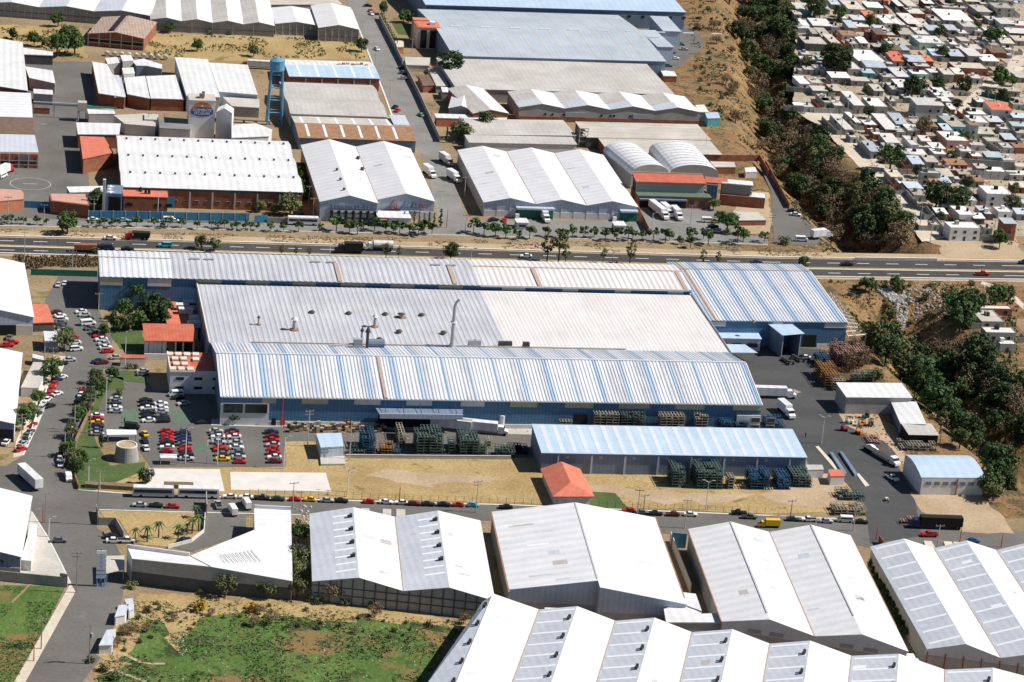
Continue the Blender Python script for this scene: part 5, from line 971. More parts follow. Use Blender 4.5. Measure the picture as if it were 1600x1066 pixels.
for i in range(n_):
    a, b2 = 2 * math.pi * i / n_, 2 * math.pi * (i + 1) / n_; f = lambda r, t, z: (r * cs(t), r * sn(t), z); mb.hexa([f(3.45, a, 6.21), f(3.95, a, 6.21), f(3.95, b2, 6.21), f(3.45, b2, 6.21)], [f(3.45, a, 6.7), f(3.95, a, 6.7), f(3.95, b2, 6.7), f(3.45, b2, 6.7)])
mb.build('rim', 'kerb', tk); MB().cyl((0, 0), 3.42, 6.22, 6.35, 24).build('tank_top', 'bare_earth', tk)
slabthing('carport', 'pale blue carport roof behind the round water tank', 'carport', [(656, 675), (840, 678), (843, 706), (660, 708)], 2.8, t_='m1', m='skylight_sheet', t=.2)
slabthing('carport', 'small white carport roof in the parking lot centre bottom', 'carport', [(985, 826), (1092, 828), (1092, 852), (988, 850)], 2.6, t_='m1', m='white_roof', t=.2)
polybuild('pump_house', 'pale blue roofed pump house in front of stacked racks', 'pump house', [(372, 700), (527, 696), (540, 778), (400, 788)], 4.4, 'm2', 'pale_blue_roof', 'pale_clad')
polybuild('plinth', 'low white equipment platform before the pump house', 'plinth', [(395, 840), (545, 840), (552, 886), (400, 888)], .8, 'm2', 'concrete', 'white_wall')
# hip roofed canteen
hp = [P(*Q('m3', 175, 918), 3.4), P(*Q('m3', 420, 918), 3.4), P(929, 776, 3.4), P(864, 776, 3.4)]; o = Vector((hp[3].x, hp[3].y, 0)); hr = thing('house', 'square red tiled hip roofed house on the dry grass', 'house', o)
Lh = [p - o for p in hp]; c0 = (Lh[0] + Lh[1]) / 2 + Vector((0, -.5, 2.8)); c1 = P(*Q('m3', 362, 1000), 6.2) - o
for f in ((Lh[3], Lh[2], c1), (Lh[2], Lh[1], c0, c1), (Lh[0], Lh[3], c1, c0), (Lh[1], Lh[0], c0)): MB().hexa([p - Vector((0, 0, .25)) for p in f], list(f)).build('roof_slope', 'orange_tile' if 0 else 'red_tile', hr)
cc = sum(Lh, Vector()) / 4; I = [Vector((cc.x + (p.x - cc.x) * .9, cc.y + (p.y - cc.y) * .9, 0)) for p in Lh]
for a, b2 in zip(I, I[1:] + I[:1]):
    n_ = Vector((b2.y - a.y, a.x - b2.x, 0)).normalized() * .2; up = Vector((0, 0, 3.2)); MB().hexa([a, b2, b2 + n_, a + n_], [a + up, b2 + up, b2 + n_ + up, a + n_ + up]).build('wall', 'white_wall', hr)
# east yard
S1 = row('shed', 'grey walled open yard shed with white roof beside the ravine trees', 'shed', 'm4', (487, 477), (885, 480), (440, 400), 6.5, axis='u', rise=.6, n=0, roof='white_roof', wall='grey_wall')
S2 = row('shed', 'low white roofed shed running back from the grey yard shed', 'shed', 'm4', (822, 640), (970, 650), (728, 503), 4.5, rise=.4, n=0, roof='white_roof', wall='dark_wall', side='slate_clad')
S3 = row('shed', 'low white roofed open shed full of shade beside scrap', 'shed', 'm4', (872, 708), (1050, 712), (822, 645), 4.2, axis='u', rise=.3, n=0, roof='fibre_white', wall='black')  # black wall colour stands in for the shade inside the open shed
b = Bld('warehouse', 'pale blue barrel roofed warehouse with whitewashed walls by the east lot', 'warehouse', Q('m4', 952, 975), Q('m4', 1335, 978), Q('m4', 828, 838), 6.2)
arc = [(0, 6.2), (b.D * .15, 7.0), (b.D * .35, 7.7), (b.D * .6, 8.0), (b.D * .82, 7.5), (b.D, 6.4)]; b.prof = arc; b.axis = 'u'
for (a, za), (c, zc) in zip(arc, arc[1:]): b.part('roof_sheet', MB().slab([(-.4, a - .01, za + .2), (b.W + .4, a - .01, za + .2), (b.W + .4, c, zc + .2), (-.4, c, zc + .2)], .18), 'pale_blue_roof')
b.box('front_wall', 'white_wall', 0, b.W, 0, .3, 0, 6.1); b.box('back_wall', 'white_wall', 0, b.W, b.D - .3, b.D, 0, 6.1)
for x in (0, b.W - .3): b.box('side_wall', 'white_wall', x, x + .3, .31, b.D - .31, 0, 6.1); b.part('tympanum', MB().hexa([(x, v_, z) for v_, z in arc], [(x + .3, v_, z) for v_, z in arc]), 'white_wall')
for k in range(7): b.box('window', 'slate_clad', 1.5 + k * b.W / 7.3, 3.4 + k * b.W / 7.3, -.1, -.004, 3.6, 4.9)
b.box('downpipe', 'rust', b.W * .56, b.W * .56 + .5, -.2, -.01, 0, 6)
polybuild('gatehouse', 'white weighbridge office with reddish roof, left of two', 'gatehouse', [(235, 893), (335, 893), (345, 922), (240, 925)], 3.2, 'm4', 'fibre_white', 'white_wall')
polybuild('gatehouse', 'white weighbridge office with red tiled roof, right of two', 'gatehouse', [(370, 922), (455, 922), (475, 962), (385, 964)], 3.4, 'm4', 'red_tile', 'white_wall')
for k, (pts, m, z, lb) in enumerate((([(380, 815), (400, 815), (485, 940), (465, 950)], 'fence_blue', .9, 'blue weighbridge side rail, left of two'), ([(440, 810), (458, 810), (552, 945), (535, 952)], 'fence_blue', .9, 'blue weighbridge side rail, right of two'))):
    slabthing('weighbridge_rail', lb, 'weighbridge rail', pts, z, t=z - .01, t_='m4', m='slate_clad' if m == 'fence_blue' else m, posts=False)
slabthing('kerb_island', 'cream kerbed island beside the weighbridge', 'kerb island', [(545, 950), (560, 945), (625, 1020), (600, 1026)], .25, t=.24, t_='m4', m='cream_wall', posts=False)
slabthing('kerb_island', 'yellow edged island left of the weighbridge rails', 'kerb island', [(292, 780), (312, 778), (445, 925), (425, 935)], .25, t=.24, t_='m4', m='cream_wall', posts=False)
slabthing('kerb_island', 'long orange kerbed planter island in the truck yard', 'kerb island', [(40, 425), (160, 428), (205, 445), (160, 455), (40, 452)], .3, t=.29, t_='m4', m='old_tile', posts=False)
# ---------------------------------------------------------------- settlement beyond the ravine
rnd = random.Random(11)
RC = {'w': ('pale', 'town_white'), 't': ('tan', 'town_tan'), 'g': ('grey', 'fibre_roof'), 'b': ('pale blue', 'town_blue'), 'r': ('red', 'red_tile'), 'u': ('rusty', 'rust'), 'n': ('brown', 'brown_roof'), 'o': ('orange', 'orange_tile'), 'c': ('cream', 'court')}
WC = {'g': ('grey block', 'block_wall'), 'w': ('white', 'white_wall'), 'b': ('brick', 'brick'), 't': ('teal', 'teal_wall'), 'm': ('mint', 'mint_wall'), 'p': ('pink', 'pink_wall'), 'c': ('cream', 'cream_wall'), 'd': ('dark grey', 'dark_wall'), 'y': ('royal blue', 'royal_wall'), 'k': ('grey', 'grey_wall'), 'r': ('dark red', 'maroon')}
HS = """s1:205,205,190,70,65,wt;530,185,95,50,40,bk;855,185,240,110,60,tg;1100,175,200,60,70,wg;1315,72,60,35,20,rp;780,300,80,55,50,wg;920,320,170,45,45,bg;1090,290,150,60,20,og;1320,365,240,90,60,wc;405,415,235,70,75,wg;640,440,110,60,80,tg;865,420,100,70,40,bk;275,395,115,50,15,wg;215,425,185,30,15,wk;400,500,110,50,35,tk;520,540,120,90,60,tg;640,620,110,90,60,tk;300,655,300,90,85,gd;1205,440,140,40,30,bm;1210,560,130,60,100,nb;1110,510,80,40,60,nb;1010,620,100,50,50,wk;880,625,105,50,50,tk;1185,670,155,35,60,td;985,850,365,140,60,wk;850,970,185,90,75,wk;1095,930,260,70,50,bk;1050,1005,145,45,50,bt;480,830,80,40,30,bt;575,860,60,50,30,nb;300,960,110,35,50,gk;430,960,130,35,50,gk;640,1075,245,50,70,wg;1335,720,215,50,70,np;1380,625,170,60,25,tk;1430,850,130,80,30,rk;230,330,60,30,30,wk;170,250,90,30,25,tk;640,120,110,35,30,bk;1210,60,80,30,35,tg;700,60,120,40,30,tg
s2:20,140,110,70,45,wd;135,165,150,90,75,tg;355,115,120,50,60,wr;610,120,115,50,40,wb;730,85,110,45,35,wg;890,80,170,45,35,tg;600,155,310,25,40,gg;170,235,205,80,30,wb;1040,220,210,80,60,gg;1255,215,250,60,100,tk;600,320,380,130,45,wg;0,385,130,120,60,wk;145,375,160,110,60,wb;275,410,160,90,50,tk;410,455,170,50,50,bg;660,450,130,50,50,bk;850,445,190,70,90,gk;1005,465,110,50,20,wk;1180,320,150,50,50,wg;1335,375,175,60,60,wm;800,490,130,50,50,ck;1160,480,230,60,40,wk;1270,540,130,40,60,wk;50,505,170,60,50,tk;270,500,160,80,20,ck;290,645,340,90,85,wm;530,680,130,80,70,wk;690,650,110,50,70,wk;0,640,180,80,25,tk;60,725,110,60,70,bp;0,840,110,90,25,rk;460,780,150,60,60,bk;690,800,170,60,70,bd;770,680,110,45,20,wk;920,810,180,80,80,wk;935,690,180,60,40,tk;1020,605,170,50,30,ck;1100,850,210,60,60,wk;1215,740,190,50,25,nb;1210,640,110,40,20,tc;150,860,220,60,60,bd;325,850,150,60,45,ob;745,960,430,70,80,tb;245,915,200,40,35,wb;0,1060,190,120,65,wy;200,1015,220,50,60,wm;430,1000,170,50,40,wk;600,1065,130,60,95,tg;745,1060,115,60,95,cb;960,1070,150,50,20,wk;1420,1055,90,50,35,wg;1340,620,165,45,20,tk;820,590,140,50,20,tk;1080,110,90,40,30,tg;1300,60,200,40,30,tk;450,210,110,60,20,tk;480,60,100,50,30,tg;1400,700,100,40,20,tc
s3:240,160,120,80,30,ww;525,375,120,80,25,tk;550,400,110,60,25,tk;680,440,130,70,25,tk;165,440,115,25,65,wg;285,455,145,50,55,wk;925,475,130,220,95,wk;1140,480,225,110,90,wg;640,250,120,60,50,gb;1190,250,120,60,20,tk;1420,235,140,90,40,wg;815,750,105,210,65,wk;950,660,90,130,60,wg;885,850,100,50,60,wk;1335,755,155,190,70,wk;1340,935,170,90,80,wk;1180,810,115,50,45,wb;1100,745,90,25,15,wo;1140,1050,130,120,80,bk;1270,1030,150,60,25,wk;1330,985,150,50,20,ww;1410,600,150,50,30,bk;1500,680,60,60,50,wk;1390,380,90,60,30,wk;900,120,230,40,30,tk
s4:30,215,160,90,60,wk;320,365,110,50,60,wk;490,330,110,60,80,wk;500,270,120,50,30,wk;570,385,120,80,40,ww;245,535,350,70,150,wk;640,330,100,50,40,wk;1030,395,145,50,60,wd;1215,550,255,90,110,rw;930,550,240,60,40,wk;965,655,220,80,65,ww;1190,650,180,60,25,wd;700,725,220,130,75,tt;925,815,110,40,165,um;600,760,110,60,40,by;1035,805,220,70,60,tk;640,930,290,110,100,wp;175,985,105,110,100,ww;285,985,165,25,75,gk;460,995,190,80,65,wb;0,680,145,60,20,bk;150,760,150,60,25,wk;70,1065,110,40,25,bd;175,1070,210,60,25,wk;480,1065,180,70,40,wk;320,900,120,50,30,ck;1160,900,200,50,40,tk;1360,980,150,60,40,wk;690,490,60,60,40,wb;1240,320,0,0,0,wk;1140,270,0,0,0,wk;820,1030,180,60,20,wk;1330,740,120,50,30,wk;230,690,110,40,20,tk;0,780,120,50,30,tk
s5:390,185,125,70,25,bk;360,85,180,60,20,wk;545,160,130,60,25,tk;780,190,220,50,40,ub;1050,95,130,45,25,wb;1210,105,180,45,55,bt;1240,290,225,75,25,wk;475,350,220,20,120,gk;150,340,130,70,70,tk;240,400,90,60,60,wk;335,460,170,60,65,bk;600,405,100,35,40,ug;690,390,130,60,30,bd;405,535,150,70,65,tk;930,500,120,50,70,wk;1205,595,290,85,130,ww;820,600,120,60,60,wk;770,560,150,60,50,ug;905,775,180,90,85,ww;1070,790,120,40,50,wd;800,970,340,60,130,ww;1385,970,140,50,190,bb;1340,725,160,50,70,ww;1190,740,100,40,30,wd;720,650,90,40,30,wk;770,250,130,50,30,tb;700,320,150,60,30,tk;1130,700,110,40,40,bk;600,860,90,40,20,tk;1180,900,100,40,20,tk"""
houses = []
for ln in HS.split('\n'):
    t, rest = ln.split(':')
    for it in rest.split(';'):
        a = it.split(','); x, y, wp, dp, hp = map(float, a[:5]); 
        if wp < 10: continue
        houses.append((t, x, y, wp, dp, hp, a[5]))
def house(t, x, y, wp, dp, hp, code):
    s_ = TL[t][2]; bx, by = Q(t, x, y); p = P(bx, by); q = P(bx + wp / s_, by + .05 * wp / s_)
    W_ = (q - p).length; dist = (p - Vector((0, 0, CH))).length; ppm = FOC / dist; pit = math.asin(CH / dist)
    H_ = max(3.0, hp / s_ / ppm / cs(pit) * 1.15); H_ = min(H_, 8); 
    D_ = max(4, dp / s_ / ppm / sn(pit)); rz = math.radians(rnd.uniform(-3, 1)); D_ = min(D_, 26)
    rc, rm = RC.get(code[0], RC['w']); wc, wm = WC.get(code[1], WC['b']); r = thing('house', None, 'house', (p.x, p.y, 0), rz, 'houses of the settlement beyond the ravine')
    two = H_ > 4.9
    wl = MB().box(0, W_, 0, .2, 0, H_); wl.box(0, W_, D_ - .2, D_, 0, H_); wl.box(0, .2, .2, D_ - .2, 0, H_); wl.box(W_ - .2, W_, .2, D_ - .2, 0, H_); wl.build('wall', wm, r)
    style = rnd.random(); flat = code[0] in 'tgcw' and style < .55
    if flat:
        MB().box(.21, W_ - .21, .21, D_ - .21, H_ - .45, H_ - .2).build('roof', rm, r)
        if style < .4:
            k = rnd.uniform(.1, .5); MB().box(W_ * k, W_ * k + 1.6, D_ * .55, D_ * .55 + 1.6, H_ - .19, H_ + 1.3).build('roof_tank_box', rnd.choice(['block_wall', 'white_wall', 'black']), r)
        if style < .22: m_ = MB()
        if style < .2:
            for k in range(int(W_ / 3)): m_.bar((1 + 3 * k, .1, H_), (1 + 3 * k, .1, H_ + 1.1), .07)
            m_.build('rebar_post', 'rust', r, kind='stuff')
    else:
        tilt = rnd.uniform(.1, .9); MB().slab([(-.3, -.5, H_ + .15), (W_ + .3, -.5, H_ + .15), (W_ + .3, D_ + .2, H_ + .15 + tilt), (-.3, D_ + .2, H_ + .15 + tilt)], .14).build('roof', rm, r)
    n = max(1, int(W_ / 4.2)); 
    for fl_ in range(2 if two else 1):
        zb = .9 + fl_ * 2.7
        for k in range(n):
            xc = W_ * (k + .5) / n + rnd.uniform(-.3, .3)
            if fl_ == 0 and k == n // 2: MB().box(xc - .5, xc + .5, -.07, -.003, .02, 2.1).build('door', rnd.choice(['black', 'brown_roof', 'green_door', 'dark_metal']), r)
            elif rnd.random() < .8: MB().box(xc - .7, xc + .7, -.07, -.003, zb, zb + 1.2).build('window', 'glass', r)
    if rnd.random() < .6:
        MB().cyl((W_ * rnd.uniform(.2, .8), D_ * rnd.uniform(.3, .8)), .65, H_ - .2, H_ + 1.35, 8, .5).build('water_tank', rnd.choice(['black', 'black', 'town_white', 'dark_wall']), r)
    if rnd.random() < .7:
        e = rnd.uniform(3, 6); hh_ = rnd.uniform(1.8, 2.6); s_ = rnd.choice((-1, 1)); x0 = -e if s_ < 0 else W_ + .4
        mb = MB().box(x0, x0 + e - .4, -.2, 0, 0, hh_); mb.box(x0 if s_ < 0 else x0 + e - .6, x0 + .2 if s_ < 0 else x0 + e - .4, .01, D_, 0, hh_); mb.build('yard_wall', rnd.choice(['block_wall', 'block_wall', 'grey_wall', 'brick']), r)
    if W_ > 6 and rnd.random() < .4:  # yard clutter shed roof beside the house
        k = rnd.uniform(2.5, 4); MB().slab([(W_ + .35, -1, 2.2), (W_ + k, -1, 2.1), (W_ + k, 2.5, 2.4), (W_ + .35, 2.5, 2.5)], .08).build('porch_roof', rnd.choice(['rust', 'fibre_white', 'pale_blue_roof']), r)
    return (by, bx, r, wc, rc)
res = [house(*h) for h in houses]
for a, lb in ((('q1', 880, 830, 430, 70, 110, 'wk'), 'pale roofed grey house with small windows below the highway at the right edge'), (('q1', 1075, 985, 230, 30, 105, 'wk'), 'low white walled house nearest the lower ravine at the right edge'), (('q1', 820, 650, 330, 150, 25, 'gk'), 'mottled grey flat roofed house behind the pale roofed one below the highway'), (('q1', 760, 470, 500, 30, 30, 'cb'), 'long narrow brick house with cream roof below the dirt track')):
    r = house(*a)[2]; r['label'] = lb; r['group'] = 'houses by the lower ravine'; r.location.z = min(0, hgt(r.location.x, r.location.y)) + .02
# plain infill houses in the gaps, on a jittered grid
occ = [Vector((r[1], r[0])) for r in res]
def inpoly(x, y, poly):
    c = False; j = len(poly) - 1
    for i in range(len(poly)):
        if (poly[i][1] > y) != (poly[j][1] > y) and x < (poly[j][0] - poly[i][0]) * (y - poly[i][1]) / (poly[j][1] - poly[i][1]) + poly[i][0]: c = not c
        j = i
    return c
boxes = [(Q(h[0], h[1], h[2])[0], Q(h[0], h[1], h[2])[1], h[3] / TL[h[0]][2], (h[4] + h[5]) / TL[h[0]][2]) for h in houses]
SET = [(1240, 2), (1600, 0), (1600, 385), (1462, 372), (1420, 310), (1370, 262), (1310, 215), (1290, 172), (1240, 150)]
STREETS = [[(1430, 184), (1495, 170), (1600, 70), (1600, 115), (1500, 195), (1430, 195)], [(1240, 168), (1300, 172), (1500, 185), (1500, 196), (1300, 190), (1240, 185)], [(1290, 175), (1450, 330), (1480, 375), (1440, 378), (1290, 220)], [(1500, 380), (1600, 380), (1600, 365), (1500, 365)]]
y = 6
while y < 372:
    x = 1242 + rnd.uniform(0, 14)
    while x < 1590:
        w_, h_ = rnd.uniform(14, 32), rnd.uniform(9, 15); yy = y + rnd.uniform(-3, 3)
        if inpoly(x + w_ / 2, yy - 3, SET) and not any(inpoly(x + k * w_ / 2, yy - 3, s_) for s_ in STREETS for k in (0, 1, 2)) and not any(x < b[0] + b[2] and x + w_ > b[0] and yy > b[1] - b[3] and yy - h_ < b[1] for b in boxes):
            res.append(house('s1', (x - 1220) * 8.2, yy * 8.2, w_ * 8.2, h_ * .5 * 8.2, h_ * .5 * 8.2, rnd.choice('wwttggtcbu') + rnd.choice('gggkkwdbcp'))); boxes.append((x, yy, w_, h_)); x += w_ + rnd.uniform(2, 6)
        else: x += 5
    y += 11
print('houses', len(res))
res.sort(key=lambda r: r[0]); rows = [res[i:i + 14] for i in range(0, len(res), 14)]
for i, rw in enumerate(rows):
    rw.sort(key=lambda r: r[1])
    for k, (by, bx, r, wc, rc) in enumerate(rw): r['label'] = '%s house with %s roof, %s from left in %s settlement row down' % (wc, rc, ordw(k + 1), ordw(i + 1))
# yard walls in the settlement
YW = [('s3', 70, 190, 640, 230, 50), ('s3', 430, 465, 800, 475, 75), ('s3', 160, 445, 280, 455, 60), ('s4', 1090, 250, 1510, 340, 60), ('s5', 1000, 285, 1530, 300, 110), ('s5', 860, 160, 1010, 320, 60), ('s5', 930, 150, 1520, 190, 90), ('s5', 1130, 975, 1370, 985, 60),
      ('s5', 130, 240, 440, 610, 60), ('s5', 540, 640, 800, 960, 70), ('s5', 480, 220, 690, 230, 60), ('s5', 170, 230, 700, 240, 50), ('s4', 940, 900, 1100, 890, 60), ('s4', 1100, 850, 1330, 1000, 70), ('s4', 0, 500, 240, 530, 50), ('s4', 380, 820, 600, 830, 60), ('s1', 880, 600, 980, 780, 60), ('s3', 980, 880, 1150, 1060, 70), ('s1', 640, 1000, 640, 1100, 60)]
def wallseg(name, label, a, b, h, m, th=.25, group=None, cap=None, post=None):
    d = b - a; L_ = math.hypot(d.x, d.y); r = thing(name, label, name.replace('_', ' '), (a.x, a.y, 0), math.atan2(d.y, d.x), group)
    MB().box(0, L_, 0, th, 0, h).build('wall_panel', m, r)
    if cap: MB().box(0, L_, -.05, th + .05, h, h + .12).build('coping', cap, r)
    if post:
        me = None
        for k in range(int(L_ / post) + 1):
            if me is None: o = MB().box(-.15, .15, -.08, th + .08, 0, h + .2).build('post', 'concrete', r); me = o.data
            else: o = bpy.data.objects.new('post', me); C.objects.link(o); o.parent = r
            o.location.x = k * post
    return r
for k, (t, x0, y0, x1, y1, hp) in enumerate(YW):
    a = P(*Q(t, x0, y0)); b = P(*Q(t, x1, y1)); m = 'tarp_green' if (t, x0) == ('s4', 1090) else rnd.choice(['block_wall', 'grey_wall', 'block_wall'])
    wallseg('yard_wall', '%s yard wall in the settlement, %s counting from the top' % ('green tarp covered' if m == 'tarp_green' else 'grey block', ordw(1)), a, b, 2.6 if hp < 90 else 4.2, m, group='settlement yard walls', post=4)
yw = sorted([o for o in C.objects if o.name.startswith('yard_wall') and o.parent is None], key=lambda o: -o.location.y)
for k, o in enumerate(yw): o['label'] = o['label'].replace('first counting', ordw(k + 1) + ' counting')
# walls and fences of the industrial area
def pw(name, label, pts, h, m, t=None, **kw):
    w_ = [P(*(Q(t, *p) if t else p)) for p in pts]
    for i, (a, b) in enumerate(zip(w_, w_[1:])): wallseg(name, label if len(w_) == 2 else label + ', %s stretch from the %s' % (ordw(i + 1), 'left' if w_[0].x < w_[-1].x else 'right'), a, b, h, m, **kw)
pw('fence', 'long blue sheet fence between the brick food plant and service road', [(545, 362), (1535, 378)], 3.4, 'fence_blue', 'z5', post=5)
pw('fence', 'blue sheet fence right of the brick food plant gate', [(-10, 388), (70, 386)], 3.2, 'fence_blue', 'z6')
pw('fence', 'dull blue gate fence between the two gatehouses', [(148, 295), (303, 302)], 3, 'fence_blue', 'z5')
pw('wall', 'grey wall right of the blue fence behind the white bus', [(70, 388), (400, 398)], 2.4, 'block_wall', 'z6')
pw('wall', 'rust coloured wall around the truck lot beside the ravine', [(1195, 258), (1232, 326)], 2.6, 'brick')
pw('wall', 'long grey wall along the right side of the cross street', [(592, 30), (653, 150), (686, 222)], 3, 'grey_wall', post=6)
pw('wall', 'low pale wall along the left side of the cross street', [(613, 184), (624, 208)], 1.8, 'concrete')
pw('wall', 'brick yard wall right of the vaulted sheds', [(1122, 252), (1186, 252), (1200, 275)], 3, 'brick')
pw('wall', 'brick wall between green door warehouse and lattice office', [(994, 328), (1012, 365)], 3, 'brick')
pw('wall', 'thick white topped retaining kerb in front of the stacked racks', [(540, 716.5), (798, 718.5)], 1.3, 'concrete', cap='kerb')
pw('wall', 'low dark wall around the palm garden entrance', [(150, 800), (154, 821), (180, 821), (192, 842)], 2.6, 'block_wall')
pw('wall', 'curved pale kerb wall on the right of the palm garden', [(320, 803), (318, 832), (298, 848), (262, 857)], 1.2, 'kerb')
pw('wall', 'white garden wall right of the palm garden beside the yard', [(321, 786), (322, 806)], 4, 'grey_wall')
pw('wall', 'dark block wall below the left edge warehouse forecourt', [(-30, 905), (103, 918)], 3.2, 'block_wall')
pw('wall', 'end pier of the dark block wall at the left road', [(93, 916), (105, 918)], 4.2, 'block_wall')
pw('wall', 'white kerb wall along the annexe forecourt on the left road', [(74, 608), (60, 640), (44, 690)], 1.2, 'white_wall')
pw('wall', 'cream wall in the alley beside the stepped warehouse', [(1046, 846), (1078, 928)], 3.4, 'cream_wall')
pw('gate', 'blue gate panel closing the alley between big warehouses', [(1048, 855), (1071, 857)], 5, 'tower_blue')
pw('fence', 'dark green fence below the highway near the left road end', [(48, 430), (152, 433)], 2.5, 'green_door')
pw('hedge_wall', 'rust brown hedge top wall along the left road and lawn', [(150, 622), (118, 690), (108, 722), (122, 765)], 1.6, 'rust')
pw('hedge', 'dark brown clipped hedge on the dry grass corner by the buses', [(132, 763), (215, 768)], 1.5, 'leaf_brown', th=2.5)
pw('hedge', 'short dark brown hedge between the buses and first court', [(256, 764), (302, 765)], 1.5, 'leaf_brown', th=2.5)
pw('gate_wall', 'red posts and wall stub at the east junction', [(1372, 848), (1378, 856)], 2.5, 'brick')
# wire fence along the front road
fw = thing('wire_fence', 'long thin wire fence with posts along the front road verge', 'wire fence', P(390, 774)); o_ = fw.location.copy()
a, b = P(390, 774) - o_, P(1195, 803) - o_; n_ = 62; me = None
for k in range(n_):
    p = a.lerp(b, k / (n_ - 1))
    if me is None: o = MB().bar((0, 0, 0), (0, 0, 2.3), .06).build('post', 'dark_metal', fw); me = o.data
    else: o = bpy.data.objects.new('post', me); C.objects.link(o); o.parent = fw
    o.location = p
for z in (.9, 1.6, 2.2): MB().bar(a + Vector((0, 0, z)), b + Vector((0, 0, z)), .02).build('wire', 'dark_metal', fw)
